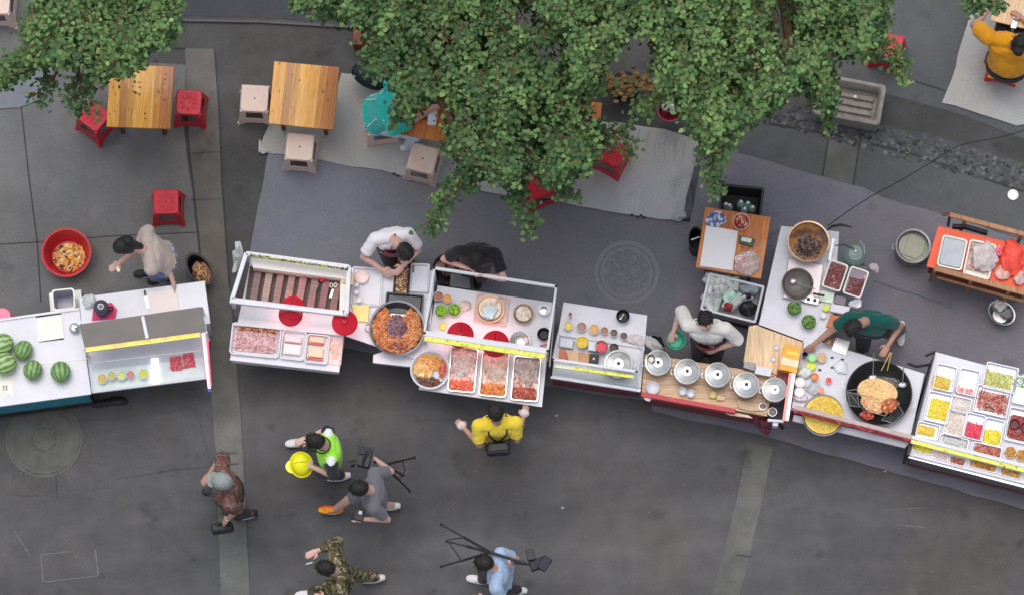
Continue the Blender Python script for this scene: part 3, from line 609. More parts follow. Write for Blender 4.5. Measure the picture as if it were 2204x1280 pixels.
def bag(label, u, v, w, h, z, hh=.06, m=None, name='plastic_bag', cat='plastic bag', seed=0, loc=None):
    k = ML(v, z, u); c = P(u, v, z); b = MB(); n, mm = 22, 9; vs = []
    b.ball(c + Vector((0, 0, hh * .4)), w * k / 2, h * k / 2, hh, n, mm); vv = []
    for q in b.v:
        d = Vector(q) - c; f = 1 + .35 * noise.noise(Vector((d.x * 16 + seed, d.y * 16, d.z * 30))) + .15 * noise.noise(Vector((d.x * 50 + seed, d.y * 50, 3))); vv.append((c.x + d.x * f, c.y + d.y * f, max(z + .001, c.z + d.z * f)))
    b.v = vv; o = b.build(name, m or BAG, loc=(c.x, c.y, z), smooth=True); return tag(o, label, cat)
# ================================================================ far left: fruit stall
view(0, 460, 2.91)
fs = cart('white fruit stall counter with teal front at the left edge', [(-420, 715), (497, 586), (572, 1128), (-420, 1262)], .85, name='fruit_stall', cat='market stall', front=TEAL, body=DARKM, top=W_plas, ff=.42)
MB().prism([(q.x, q.y) for q in prj([(-420, 715), (497, 586), (499, 600), (-420, 729)], .87)], .851, .87).build('back_lip', W_met, fs)
rails(fs, 'fold_trim', prj([(-420, 1022), (545, 905)], .853), .012, W_warm, .006)
ws = rnd
def melon(label, u, v, r, deg, z=.85, el=1.08, pale=0):
    k = ML(v, z + .1, u); R_ = r * k; c = P(u, v, z + R_ * .97); b = MB(); n, m = 56, 30; ph = rnd.random() * 9; a = iang(deg); Rm = Matrix.Rotation(a, 3, 'Z') @ Matrix.Rotation(math.radians(78), 3, 'X')
    b.ball(c, R_, R_, R_ * el, n, m, rot=Rm); cols = []
    for j in range(m + 1):
        for i in range(n):
            t = math.pi * j / m; an = 2 * math.pi * i / n; w = noise.noise(Vector((math.cos(an) * 2 + ph, math.sin(an) * 2, t * 2.4))) * .35 + noise.noise(Vector((math.cos(an) * 7 + ph, math.sin(an) * 7, t * 6))) * .25
            s_ = math.sin(11 * an + w * 4.5) ; fz = noise.noise(Vector((math.cos(an) * 16, math.sin(an) * 16 + ph, t * 14))) * .4
            dark, lt = A(58, 92, 60), (A(164, 190, 122) if pale else A(134, 168, 102)); f = min(1, max(0, (s_ + fz) * 1.4 + (.35 if pale else .05))); f = .22 + .78 * (f if .25 < t < 2.9 else f * .6)
            cols.append(tuple(dark[q] * (1 - f) + lt[q] * f for q in range(3)))
    b.c = cols; t_ = thing('watermelon', label, 'watermelon', (c.x, c.y, z), 'watermelons on the fruit stall'); b.build('rind', Mv('rind', .4, .1, .4, bump=.05), t_, True)
    e = c + Rm @ Vector((0, 0, R_ * el)); MB().tube([e, e + (Rm @ Vector((.004, .01, .02)))], [.005, .003], 6).build('stem', M('dry_stem', A(110, 96, 60), .9), t_, True)
melon('large pale striped watermelon at the left edge behind another', 14, 815, 68, 70, pale=1); melon('large pale striped watermelon at the left edge in front, beside the sign card', 28, 938, 72, 62, pale=1)
melon('watermelon with close dark stripes touching the two large pale ones', 147, 853, 59, 20); melon('round watermelon between the dark one and the rightmost one', 206, 977, 60, 8, pale=0); melon('watermelon farthest right, standing alone near the counter edge', 380, 988, 63, -8, pale=0)
sk = thing('sink_lid', 'white square board over a slotted basin on the fruit stall', 'board', P(316, 715, .85))
cs = prj([(228, 650), (388, 628), (402, 775), (240, 800)], .862)
MB().prism([(q.x, q.y) for q in cs], .851, .862).build('board', W_warm, sk, bevel=.003)
for cs_ in ([(224, 640), (386, 622), (388, 634), (226, 655)], [(242, 792), (398, 775), (400, 785), (245, 803)]): MB().prism([(q.x, q.y) for q in prj(cs_, .855)], .851, .855).build('slot', DARKM, sk)
# card with writing
cd = thing('price_card', 'white card with black lettering lying beside the watermelons', 'sign', P(30, 1090, .85))
MB().prism([(q.x, q.y) for q in prj([(-60, 1015), (78, 1008), (84, 1140), (-60, 1150)], .853)], .851, .853).build('card', W_warm, cd)
b = MB()
for x0, y0, x1, y1 in ((14, 1077, 30, 1075), (22, 1077, 22, 1098), (15, 1086, 29, 1085), (15, 1098, 30, 1096), (33, 1076, 46, 1074), (40, 1074, 40, 1097), (34, 1085, 46, 1083), (34, 1097, 46, 1088), (46, 1097, 40, 1088), (16, 1106, 26, 1105), (30, 1104, 48, 1102), (-2, 1128, 6, 1128), (18, 1124, 30, 1123), (22, 1134, 26, 1134), (36, 1136, 46, 1135), (50, 1134, 62, 1132), (-1, 1140, 3, 1140)):
    a_, d_ = P(x0, y0, .8545), P(x1, y1, .8545); b.bar(a_, d_, .0045, .001)
b.build('lettering', BLACK, cd)
# clear box behind the stall and pink stool edge
cb_ = thing('storage_box', 'clear plastic storage box with white rim behind the fruit stall', 'box', P(398, 535, .5)); q = prj([(326, 480), (462, 468), (470, 590), (334, 604)], .8); c_ = cen(q); a_ = dir_ang(q[3], q[2]); w_ = (q[2] - q[3]).length; h_ = (q[0] - q[3]).length
b = MB(); b.loops([rrect(c_, w_ * .85, h_ * .85, .03, .5, a_), rrect(c_, w_, h_, .03, .8, a_), rrect(c_, w_ - .02, h_ - .02, .03, .8, a_), rrect(c_, w_ * .85 - .02, h_ * .85 - .02, .03, .52, a_)]); b.build('tub', M('milky_plastic', A(158, 160, 172), .3, 0, .1, 6), cb_, True)
b = MB(); b.loops([rrect(c_, w_ + .012, h_ + .012, .035, .79, a_), rrect(c_, w_ + .012, h_ + .012, .035, .806, a_), rrect(c_, w_ - .02, h_ - .02, .03, .806, a_), rrect(c_, w_ - .02, h_ - .02, .03, .79, a_)], cap0=False, cap1=False); b.build('rim', W_warm, cb_, True)
MB().box((c_.x, c_.y), .35, .3, 0, .5, a_).build('stand', STEEL_D, cb_)
b = MB(); c_ = P(14, 642, .5); b.lathe((c_.x, c_.y, .0), [(.13, 0), (.1, .48), (.09, .5), (.02, .505)], 24); tag(b.build('pink_stool', M('pink_plastic', A(220, 120, 150), .4), loc=(c_.x, c_.y, 0), smooth=True), 'pink plastic stool peeping out behind the fruit stall', 'stool')
MB
# ---- right hand juice unit
jb_ = cart('white back counter of the juice stand beside the woman in beige', [(497, 523), (1282, 420), (1318, 684), (520, 800)], .85, name='juice_counter', cat='counter', setback=.0, foot=.14, wh=False)
jc = cart('white glass fronted juice cabinet with cut fruit and a glowing end post', [(530, 800), (1292, 690), (1312, 1030), (576, 1122)], .80, name='juice_cabinet', cat='food cart', front=W_met, setback=.42, lip=.03)
zc = 1.28; TP = prj([(497, 690), (1262, 580), (1292, 738), (530, 838)], zc)
MB().prism([(q.x, q.y) for q in TP], zc - .012, zc).build('canopy_plate', M('grey_canopy', A(104, 100, 96), .55, 0, .1, 3), jc, bevel=.002)
rails(jc, 'divider', [P(893, 640, zc + .006), P(922, 778, zc + .006)], .035, W_plas, .012)
a_, b_ = P(538, 852, zc), P(1258, 756, zc); jl = MB().bar(a_, b_, .05, .035).build('light_strip', Mramp('led_strip', [(.3, A(196, 168, 60)), (.5, A(226, 206, 90)), (.7, A(214, 150, 110))], 8, rough=.3), jc, bevel=.004)
rails(jc, 'canopy_lip', [a_ + Vector((0, -.02, .02)), b_ + Vector((0, -.02, .02))], .012, M('pale_yellow_plastic', A(232, 222, 120), .3), .01)
for i, q in enumerate(TP): base = q.copy(); base.z = .8; MB().bar(base, q, .02).build('post', W_met, jc)
g = prj([(545, 1010), (1300, 905)], .83)
for a_, b_ in ((P(538, 852, zc), P(562, 935, .98)), (P(1258, 756, zc), P(1290, 860, .98))): MB().bar(a_, b_, .012).build('strut', W_met, jc)
MB().add([P(562, 935, .98), P(1290, 850, .98), P(1310, 1026, .86), P(577, 1116, .86)], [(0, 1, 2, 3)]).build('front_glass', GLASS, jc)
rails(jc, 'glass_frame', [P(562, 935, .98), P(1290, 850, .98), P(1310, 1026, .86), P(577, 1116, .86)], .01, W_met, .01, True)
lbx = MB().prism([(q.x, q.y) for q in prj([(946, 905), (990, 900), (1000, 1062), (956, 1068)], .83)], .802, .83).build('light_box', Memit('cool_white_led', (.95, .97, 1), 1.2), jc)
for cs_ in ([(580, 985), (940, 940), (952, 1064), (590, 1108)], [(1000, 930), (1272, 895), (1284, 1020), (1006, 1056)]): MB().prism([(q.x, q.y) for q in prj(cs_, .806)], .801, .806).build('display_tray', M('pale_grey_tray', A(216, 218, 222), .4), jc)
ep = thing('light_post', 'glowing pink and white light bar on the right end of the juice cabinet', 'light', P(1290, 900, .9))
MB().bar(P(1268, 700, 1.25), P(1312, 1090, 1.02), .035, .05).build('tube', Memit('pink_white_led', (1, .60, .66), .85), ep, bevel=.006); MB().bar(P(1300, 780, 1.21), P(1322, 1075, 1.04), .012, .05).build('red_edge', Memit('red_led', (.9, .08, .16), .9), ep); MB().bar(P(1310, 1088, 1.02), P(1314, 1106, 1.0), .035, .05).build('end_cap', M('blue_cap', A(90, 100, 190), .4), ep)
for i, (u, v, r, col, nm) in enumerate(((640, 1030, 26, (232, 170, 70), 'orange'), (700, 1012, 24, (196, 180, 100), 'olive green'), (762, 1012, 24, (236, 226, 120), 'pale yellow'), (816, 1006, 22, (232, 120, 130), 'pink'), (898, 1000, 27, (226, 214, 80), 'lemon yellow'))):
    cup('small cup of %s fruit in the juice cabinet' % nm, u, v, r * 1.2, .88, .075, M('cup_clear', A(224, 222, 216), .3), M('fruit_' + nm.replace(' ', '_'), A(*col), .4, 0, .4, 60, .5), group='fruit cups in the juice cabinet')
for u, v, nm in ((1102, 935, 'left'), (1182, 915, 'right')):
    tag(heap('box of diced watermelon, the %s one of two in the cabinet' % nm, 'fruit box', u, v, 72, 92, -7, .82, .03, [A(214, 60, 74), A(232, 110, 120), A(226, 84, 92)], 60, .02, 'cube', kind=None, name='watermelon_box'), group='boxes of diced watermelon')
view(0, 460, 2.91)
# things on the back counter
bl = thing('juice_blender', 'dark round blender jug standing on a pink cloth', 'blender', P(640, 595, .85)); c_ = P(636, 592, 1.0)
MB().lathe((c_.x, c_.y, .86), [(.07, 0), (.075, .05), (.062, .06), (.072, .14), (.08, .22), (.06, .235), (.03, .24), (.026, .26), (.001, .262)], 28).build('jug', M('smoky_plastic', A(62, 62, 78), .25, 0, .2, 6), bl, True)
MB().lathe((c_.x, c_.y, 1.085), [(.036, .012), (.03, .03), (.001, .032)], 20).build('cap', STEEL, bl, True); MB().tube([(c_.x + .07, c_.y, .9), (c_.x + .12, c_.y - .01, .95), (c_.x + .12, c_.y, 1.05), (c_.x + .07, c_.y, 1.08)], .01, 8).build('handle', BLACK, bl, True)
MB().prism([(q.x, q.y) for q in prj([(585, 560), (700, 555), (735, 600), (722, 655), (575, 668)], .865)], .851, .865).build('pink_base', M('pink_cloth', A(196, 64, 104), .8), bl, bevel=.004)
bag('clear bag with pink print beside the blender', 560, 552, 90, 90, .851, .05, seed=3)
tag(MB().prism([(q.x, q.y) for q in prj([(915, 492), (1106, 470), (1122, 600), (936, 628)], .862)], .851, .862).build('cutting_board', M('beige_board', A(214, 204, 200), .6, 0, .04, 4), bevel=.003), 'beige cutting board under the hand of the woman in beige', 'cutting board')
kn = thing('kitchen_knife', 'knife lying by the left edge of the beige cutting board', 'knife', P(915, 530, .86)); MB().bar(P(905, 480, .868), P(912, 515, .868), .02, .014).build('handle', DARKM, kn); MB().bar(P(912, 515, .866), P(928, 590, .866), .03, .003).build('blade', STEEL, kn)
b = MB(); c_ = P(466, 715, .9); b.lathe((c_.x, c_.y, .852), [(.05, 0), (.055, .06), (.04, .07), (.01, .072)], 24); b.tube([(c_.x, c_.y, .9), (c_.x + .05, c_.y - .02, .98), (c_.x + .1, c_.y, 1.0)], .014, 8); tag(b.build('metal_jug', STEEL, loc=(c_.x, c_.y, .852), smooth=True), 'small steel jug with spout between the two left counters', 'jug')
# red basin with peelings on the ground
c_ = P(428, 225, .26); bs = bowl('round red plastic basin on the pavement left of the woman', 'basin', 415, 243, 150, .26, .25, REDP, .72, name='red_basin', lip=.05, w=.04)
for s in (-1, 1): pass
kk = ML(243, .26); heap('orange and cream peelings in the bottom of the red basin', 'food scraps', 436, 272, 208, 178, 8, .05, .05, [A(214, 140, 40), A(224, 170, 80), A(226, 196, 150), A(206, 150, 110), A(60, 58, 40)], 260, .045, 'flat', 'round', base=A(206, 150, 60), m=DRY)
bg_ = bowl('black bin bag with food scraps standing by the counter corner', 'bin', 1248, 345, 112, .32, .3, BLACK, .7, name='scrap_bin', sy=.6, ang=iang(55), w=.1, lip=.06)
heap('brown and pale scraps filling the black bin', 'food scraps', 1268, 370, 150, 105, 55, .16, .05, [A(150, 110, 80), A(196, 160, 130), A(96, 60, 44), A(180, 140, 90)], 160, .04, 'flat', 'round', base=A(110, 84, 64), m=DRY)
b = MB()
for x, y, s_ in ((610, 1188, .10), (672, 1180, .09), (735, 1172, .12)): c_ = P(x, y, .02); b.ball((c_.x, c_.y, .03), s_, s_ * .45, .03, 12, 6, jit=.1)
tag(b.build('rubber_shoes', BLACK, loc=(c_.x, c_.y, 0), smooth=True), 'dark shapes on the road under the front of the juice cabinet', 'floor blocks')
# ================================================================ meat and pancake stall with the white framed case
view(480, 460, 3.2)
mc_ = cart('white meat stall with framed case, its front shelf holding pink lit trays', [(190, 318), (888, 412), (800, 1090), (46, 1006)], .80, name='meat_stall', front=W_met, setback=.35, lip=.16)
zr = 1.2; bl_, br_, fr_, fl_ = P(160, 275, zr), P(868, 368, zr), P(850, 690, zr), P(62, 592, zr)
rails(mc_, 'case_frame', [bl_, br_, fr_, fl_], .045, W_met, .05, True)
MB().bar(P(48, 600, zr + .01), P(850, 690, zr + .01), .05, .06).build('front_beam', W_met, mc_, bevel=.004)
for q in (bl_, br_, fr_, fl_): base = Vector((q.x, q.y, .8)); MB().bar(base, q - Vector((0, 0, .02)), .035).build('post', W_met, mc_)
MB().add([P(60, 610, zr), P(846, 698, zr), P(838, 800, .84), P(84, 722, .84)], [(0, 1, 2, 3)]).build('front_glass', GLASS, mc_)
MB().add([bl_, fl_, Vector((fl_.x, fl_.y, .82)), Vector((bl_.x, bl_.y, .82))], [(0, 1, 2, 3)]).build('side_glass', GLASSB, mc_)
# inner walls
for cs_, zz in (([(190, 300), (860, 388), (852, 452), (205, 372)], 1.06),): MB().prism([(q.x, q.y) for q in prj(cs_, zz)], .8, zz).build('back_shelf', W_warm, mc_, bevel=.004)
MB().prism([(q.x, q.y) for q in prj([(812, 392), (868, 400), (850, 690), (800, 680)], 1.02)], .8, 1.02).build('side_shelf', W_warm, mc_, bevel=.004)
gl = thing('led_garland', 'thin yellow green LED garland along the back rail of the white meat case', 'garland', P(500, 330, zr)); b = MB()  # LED garland, its light given only by yellow green colour
for k in range(150): t = k / 149; q = P(192 + 665 * t, 287 + 98 * t, zr + .035); b.ball(q + Vector((rnd.uniform(-.01, .01), rnd.uniform(-.01, .01), rnd.uniform(-.004, .006))), .012, .008, .006, 6, 4, col=jcol(rnd.choice([A(150, 160, 40), A(70, 84, 40), A(190, 180, 80), A(60, 70, 30)]), .25), jit=.3)
b.build('leaves', VEG, gl)  # coloured flecks standing for the small LEDs
MB().prism([(q.x, q.y) for q in prj([(186, 360), (822, 442), (800, 690), (150, 612)], .86)], .802, .86).build('skewer_pan', M('dark_pan', A(66, 50, 50), .5, .3, .2, 8), mc_)
rowc = [(122, 84, 80), (176, 144, 130), (156, 104, 100), (170, 116, 114), (172, 112, 112), (158, 96, 98), (146, 72, 76), (130, 78, 70)]
names = ['darkest, at the left end', 'pale tan, second from the left', 'dusty pink, third from the left', 'striped, fourth from the left', 'striped, in the middle', 'left of the red tongs', 'dark red, under the tongs', 'dark, beside the scissors']
for i in range(8):
    u0 = 236 + i * 78 + (4 if i > 4 else 0); a_ = P(u0 + 8, 398 + i * 9, .9); b_ = P(u0 - 28, 602 + i * 8, .9); b = MB(); n = 30; d_ = (b_ - a_).normalized(); pr = Vector((-d_.y, d_.x, 0))
    for k in range(n): q = a_.lerp(b_, k / (n - 1)); w_ = .037 + rnd.uniform(-.002, .002); hh = rnd.uniform(.022, .03); b.bar(q - pr * w_, q + pr * w_, .0065, hh * 2, col=jcol(A(*rowc[i]), .22))
    b.c = [c for c in b.c]; o = b.build('meat_slices', FOOD, loc=(a_.x, a_.y, .88)); tag(o, 'row of stacked meat slices, %s' % names[i], 'meat slices', 'rows of meat slices in the case')
tg = thing('kitchen_tongs', 'tongs with red handle lying over the meat rows', 'tongs', P(660, 500, .94))
MB().tube([P(632, 548, .93), P(660, 480, .95)], .006, 6).build('arm', STEEL, tg); MB().box(P(684, 452, .96), .06, .05, .94, .965, .3).build('handle', REDP, tg, bevel=.01)
sc_ = thing('scissors', 'white handled scissors on the rightmost meat row', 'scissors', P(757, 500, .94)); 
for s in (-1, 1):
    c_ = P(760 + s * 14, 492, .945); MB().tube([c_ + Vector((.016 * math.cos(t * .7), .024 * math.sin(t * .7), 0)) for t in range(10)], .0055, 6).build('grip', W_warm, sc_, True)
    MB().bar(P(756 + s * 3, 520, .945), P(740 + s * 6, 578, .94), .01, .003).build('blade', STEEL, sc_)
# front trays, pink lit
MB().prism([(q.x, q.y) for q in prj([(62, 748), (838, 822), (832, 838), (66, 764)], .86)], .8, .86).build('shelf_lip', W_met, mc_, bevel=.003)
tray('wide steel tray of minced pink meat on the front shelf', 224, 868, 345, 225, 5.5, .85, .05, W_met, rr=.04)
heap('ground pink and grey meat in the wide front tray', 'meat', 224, 862, 300, 185, 5.5, .815, .018, [A(176, 130, 136), A(196, 150, 154), A(160, 120, 128), A(206, 172, 172), A(180, 110, 90)], 520, .016, 'ball', m=FOOD, base=A(176, 136, 142))
heap('brown crisp bits along the back of the wide front tray', 'food', 240, 796, 270, 34, 6, .83, .012, [A(150, 84, 56), A(196, 140, 96), A(120, 60, 44)], 110, .016, 'cube', m=FOOD)
tray('white tray with pale bean curd blocks, middle of the front shelf', 484, 903, 168, 205, 6, .85, .05, W_met, rr=.03)
tray('white tray with orange edged blocks, right of the front shelf', 648, 928, 160, 205, 6, .85, .05, W_met, rr=.03)
for cs_, col, lb in (([(425, 835), (545, 848), (541, 888), (421, 876)], (226, 190, 192), 'pale pink bean curd block, rear one in the middle tray'), ([(418, 890), (540, 902), (532, 972), (412, 960)], (232, 206, 206), 'pale bean curd block, front one in the middle tray'), ([(600, 838), (700, 848), (696, 890), (596, 880)], (226, 176, 156), 'peach block at the back of the right tray'), ([(594, 912), (694, 922), (686, 990), (586, 980)], (230, 186, 158), 'peach block at the front of the right tray')):
    cube_item('bean_curd_block', lb, 'bean curd', cs_, .81, .865, M('curd_%d' % col[1], A(*col), .4, 0, .08, 20, .3), .01, group='bean curd blocks')
b = MB()
for cs_ in ([(588, 882), (696, 893), (694, 903), (586, 893)], [(582, 985), (690, 996), (686, 1008), (578, 996)]): b.prism([(q.x, q.y) for q in prj(cs_, .84)], .81, .84)
tag(b.build('chilli_sauce', M('chilli_red', A(190, 56, 40), .3), loc=P(640, 940, .81)), 'strips of red chilli sauce between the peach blocks', 'sauce')
heap('crumbs tinted with pink lamplight on the right end of the meat stall shelf', 'crumbs', 776, 950, 90, 190, 5, .801, .003, [A(214, 170, 150), A(226, 190, 176), A(200, 150, 130)], 120, .012, 'flat', m=DRY, base=A(216, 178, 166))  # pink lamplight on the bare shelf, put into the crumb colours
lamp('red heat lamp left, cut in two by the white beam of the meat case', 465, 690, 84, 1.02, 1.2, 5); lamp('largest red heat lamp beside the yellow board', 838, 747, 90, 1.15, 1.5, 5)
lamp('red heat lamp just behind the white beam over the meat slices', 480, 640, 80, 1.1, 1.3, 3)
pb = rag('crumpled white plastic sheet hanging off the left end of the meat stall', [(82, 198), (120, 195), (140, 260), (128, 330), (96, 400), (62, 415), (75, 350), (62, 270), (90, 250)], .8, M('white_film', A(176, 176, 178), .4, 0, .15, 14, .5), .10, 'white_plastic_sheet')
# ---- wok section
wc = cart('white counter with the big noodle pan and hot plate frame', [(872, 372), (1462, 392), (1412, 1030), (848, 842)], .80, name='noodle_counter', cat='counter', front=REDD, setback=.30, lip=.03)
for cs_ in ([(1035, 968), (1140, 935), (1415, 900), (1408, 1065), (1032, 1024)],): MB().prism([(q.x, q.y) for q in prj(cs_, .76)], .70, .76).build('front_shelf', W_plas, wc, bevel=.004)
tray('large white tray behind the big noodle pan', 990, 500, 210, 270, 3, .83, .03, W_met, rr=.02, name='white_tray')
tray('white ribbed lid tray right of the small steel dish', 1355, 440, 130, 200, 3, .84, .04, W_plas, rr=.02, name='white_tray')
tray('square hot plate frame behind the noodle pan', 1248, 615, 262, 140, 5, .86, .04, M('black_frame', A(60, 62, 66), .4, .4), rim=.014, rr=.01, name='hot_plate_frame', cat='burner')
MB
tray('narrow dark dish of chopped meat and greens under the cook\'s hands', 1232, 450, 112, 215, 4, .87, .05, DARKM, rr=.01)
heap('chopped meat and herbs in the narrow dish', 'food', 1230, 460, 82, 185, 4, .845, .02, [A(150, 86, 66), A(196, 140, 110), A(90, 60, 50), A(200, 190, 150), A(110, 110, 60)], 200, .018, 'cube', m=FOOD, base=A(130, 84, 66))
heap('brown and white food pieces spilling beyond the narrow dish', 'food', 1262, 350, 110, 120, 4, .81, .05, [A(96, 60, 54), A(160, 110, 90), A(210, 200, 190), A(60, 44, 44)], 120, .022, 'cube', m=FOOD, base=A(96, 70, 66))
bowl('pink shallow dish at the back of the white tray', 'dish', 955, 432, 48, .85, .02, M('pale_pink', A(226, 196, 196), .4), .8, name='dish'); 
for i, (u, v, r) in enumerate(((920, 488, 17), (918, 538, 17), (935, 592, 20))): cup('small white pot of sauce, %s of three in a line' % ('rearmost', 'middle one', 'frontmost')[i], u, v, r, .88, .05, W_plas, M('pale_sauce', A(214, 216, 220), .3), group='small white sauce pots')
cube_item('yellow_board', 'pale yellow board beside the largest red heat lamp', 'board', [(885, 622), (1008, 632), (1000, 745), (915, 735)], .812, .835, M('pale_yellow_board', A(236, 206, 136), .5, 0, .06, 5), .004)
cube_item('wooden_block', 'peach wooden block at the corner of the meat case', 'block', [(820, 395), (905, 410), (895, 490), (815, 475)], 1.022, 1.05, WOOD_L, .006)
pn = thing('noodle_pan', 'very large round steel pan of orange noodles with a purple centre', 'pan', P(1200, 785, .80)); k = ML(785, .92); R_ = 190 * k; c_ = P(1200, 785, .92)
MB().lathe((c_.x, c_.y, .80), [(R_ * .8, 0), (R_ * .95, .06), (R_ * .985, .118), (R_ * 1.02, .122), (R_ * 1.02, .128), (R_ * .955, .12), (R_ * .9, .06), (R_ * .78, .016)], 64).build('bowl', STEEL, pn, True)
for s in (-1, 1): MB().tube([c_ + Vector((s * R_, -.05, -.02)), c_ + Vector((s * (R_ + .045), -.03, 0)), c_ + Vector((s * (R_ + .045), .03, 0)), c_ + Vector((s * R_, .05, -.02))], .007, 8).build('handle', STEEL, pn, True)
nb = MB(); pal = [A(214, 142, 84), A(196, 118, 66), A(226, 170, 116), A(172, 96, 58), A(150, 78, 58)]
nb.lathe((c_.x, c_.y - R_ * .16, .83), [(R_ * .66, 0), (R_ * .64, .03), (R_ * .5, .045), (R_ * .3, .05)], 40, cap0=False, col=A(176, 104, 62)[:3])
for _ in range(2600):
    an = rnd.uniform(0, 6.283); rr_ = R_ * rnd.uniform(.42, .86)
    if 1.0 < an < 2.1 and rr_ > R_ * .4: continue
    q = Vector((c_.x + rr_ * math.cos(an), c_.y + rr_ * math.sin(an), .865 + rnd.uniform(0, .02) + .02 * (1 - rr_ / R_))); a2 = an + math.pi / 2 + rnd.uniform(-1.1, 1.1); L = rnd.uniform(.03, .07); d_ = Vector((math.cos(a2), math.sin(a2), rnd.uniform(-.12, .12))); n_ = Vector((-d_.y, d_.x, 0)) * rnd.uniform(-.02, .02)
    nb.tube([q - d_ * L / 2, q - d_ * L / 6 + n_ + Vector((0, 0, .006)), q + d_ * L / 6 + n_, q + d_ * L / 2], .0042, 5, col=jcol(rnd.choice(pal), .15))
tag(nb.build('fried_noodles', FOOD, loc=(c_.x, c_.y, .83)), 'orange fried noodles ringed round the big steel pan', 'noodles', kind='stuff')
heap('purple grey onions heaped in the middle of the noodle pan', 'food', 1195, 775, 165, 165, 0, .87, .045, [A(120, 84, 98), A(140, 106, 116), A(100, 66, 80), A(160, 126, 130)], 420, .022, 'strip', 'round', base=A(120, 88, 98))
heap('dark red meat strips at the front of the noodle pan', 'food', 1205, 900, 190, 110, 0, .875, .02, [A(130, 52, 44), A(160, 76, 56), A(110, 44, 48)], 260, .022, 'strip', 'round', base=A(136, 66, 50))
# ================================================================ stall with the raised white frame and yellow strip
view(780, 520, 3.368)
cc = cart('white topping stall with raised rail frame and lime strip, four lidded trays at its front', [(545, 318), (1378, 440), (1302, 1196), (408, 1068)], .82, name='topping_stall', front=W_met, setback=.3, lip=.05)
zr = 1.42
A1, A2, A3, A4 = P(520, 192, zr), P(1405, 326, zr), P(1342, 792, zr - .1), P(450, 662, zr - .1)
for a_, b_, nm in ((A1, A2, 'rear_rail'), (A2, A3, 'side_rail'), (A4, A1, 'side_rail')): MB().bar(a_, b_, .032 if nm != 'side_rail' else .024, .03).build(nm, W_met, cc, bevel=.002)
MB().bar(A4, A3, .06, .03).build('front_rail', W_met, cc, bevel=.003)
n_ = Vector((0, -.055, -.01)); MB().bar(A4 + n_ + Vector((.0, 0, 0)), A3 + n_ - Vector((.03, 0, 0)), .055, .03).build('lime_strip', LIME, cc, bevel=.003)
for q in (A1, A2, A3, A4):
    base = Vector((q.x, q.y, .82 if q in (A3, A4) else .3)); MB().bar(base, q, .024).build('post', W_met, cc); MB().ball(q + Vector((0, 0, .02)), .016, .016, .01, 10, 6).build('cap', BLACK, cc)
MB().add([A1 + Vector((0,0,-.1)), A4 + Vector((0,0,-.1)), Vector((A4.x, A4.y, .83)), Vector((A1.x, A1.y, .83))], [(0, 1, 2, 3)]).build('side_glass', GLASS, cc)
MB().bar(P(1408, 330, zr - .08), P(1358, 900, zr - .3), .012, .16).build('side_panel', STEEL_D, cc)
rails(cc, 'black_post', [P(515, 395, .9), P(460, 655, .9)], .012, BLACK, .02)
# items
for u, v, r, col, nm in ((552, 392, 34, (150, 84, 60), 'dark red sauce jar at the back left of the topping stall'), (614, 412, 33, (226, 140, 60), 'orange chilli jar next to the dark red jar')):
    cup(nm, u, v, r, .93, .1, M('jar_clear', A(196, 186, 180), .2), M('sauce_%d' % col[0], A(*col), .3, 0, .4, 60, .5), 'sauce_jar', 'jar', 'sauce jars')
cube_item('grey_card', 'two small grey packets behind the jars on the topping stall', 'packet', [(520, 365), (556, 358), (548, 430), (520, 425)], .83, .9, STEEL_D, .004)
for i, (u, v) in enumerate(((572, 499), (665, 492))):
    bowl('small bowl for chopped green onion, %s of the pair' % ('left', 'right')[i], 'bowl', u, v, 45, .9, .06, M('clear_green', A(150, 180, 110), .2), .7, name='onion_bowl', group='small onion bowls')
    heap('chopped green onion in the %s small bowl of the topping stall' % ('left', 'right')[i], 'greens', u, v - 1, 76, 76, 0, .885, .018, [A(130, 178, 50), A(96, 146, 40), A(160, 196, 80)], 90, .016, 'cube', 'round', m=VEG)
bag('crumpled clear bag of pale food beside the onion bowls', 742, 465, 90, 80, .82, .05, M('pale_bag', A(206, 190, 186), .35, 0, .2, 20, .6), seed=5)
cube_item('butter_block', 'small yellow block left of the red heat lamp', 'butter', [(565, 585), (608, 590), (600, 640), (560, 632)], .821, .86, M('butter', A(238, 206, 90), .5), .006)
bx = thing('batter_box', 'square beige pan with batter bowl and pale blue spatula', 'pan', P(935, 490, .82))
q = prj([(820, 370), (1060, 398), (1045, 605), (805, 575)], .9); c_ = cen(q); a_ = dir_ang(q[3], q[2]); w_, h_ = (q[2] - q[3]).length, (q[0] - q[3]).length
MB().loops([rrect(c_, w_, h_, .02, .821, a_), rrect(c_, w_, h_, .02, .86, a_), rrect(c_, w_ - .02, h_ - .02, .02, .86, a_), rrect(c_, w_ - .02, h_ - .02, .02, .835, a_)]).build('pan', M('blush_plastic', A(206, 182, 176), .35, 0, .1, 5), bx, True)
bowl('round bowl of cream batter under the pale blue spatula', 'bowl', 925, 485, 100, .93, .09, M('tan_bowl', A(212, 182, 156), .4), .75, name='batter_bowl'); heap('cream batter in the bowl under the spatula', 'batter', 925, 485, 165, 165, 0, .89, .006, [A(222, 206, 190), A(214, 196, 176)], 40, .03, 'flat', 'round')
sp = thing('spatula', 'pale blue spatula with steel handle lying across the batter bowl', 'spatula', P(925, 510, .95)); q = prj([(905, 452), (985, 475), (940, 560), (862, 535)], .95)
MB().prism([(p.x, p.y) for p in q], .946, .954).build('blade', M('pale_cyan', A(180, 204, 210), .4), sp, bevel=.003); MB().tube([P(945, 465, .955), P(1000, 396, .98)], .006, 8).build('handle', STEEL, sp)
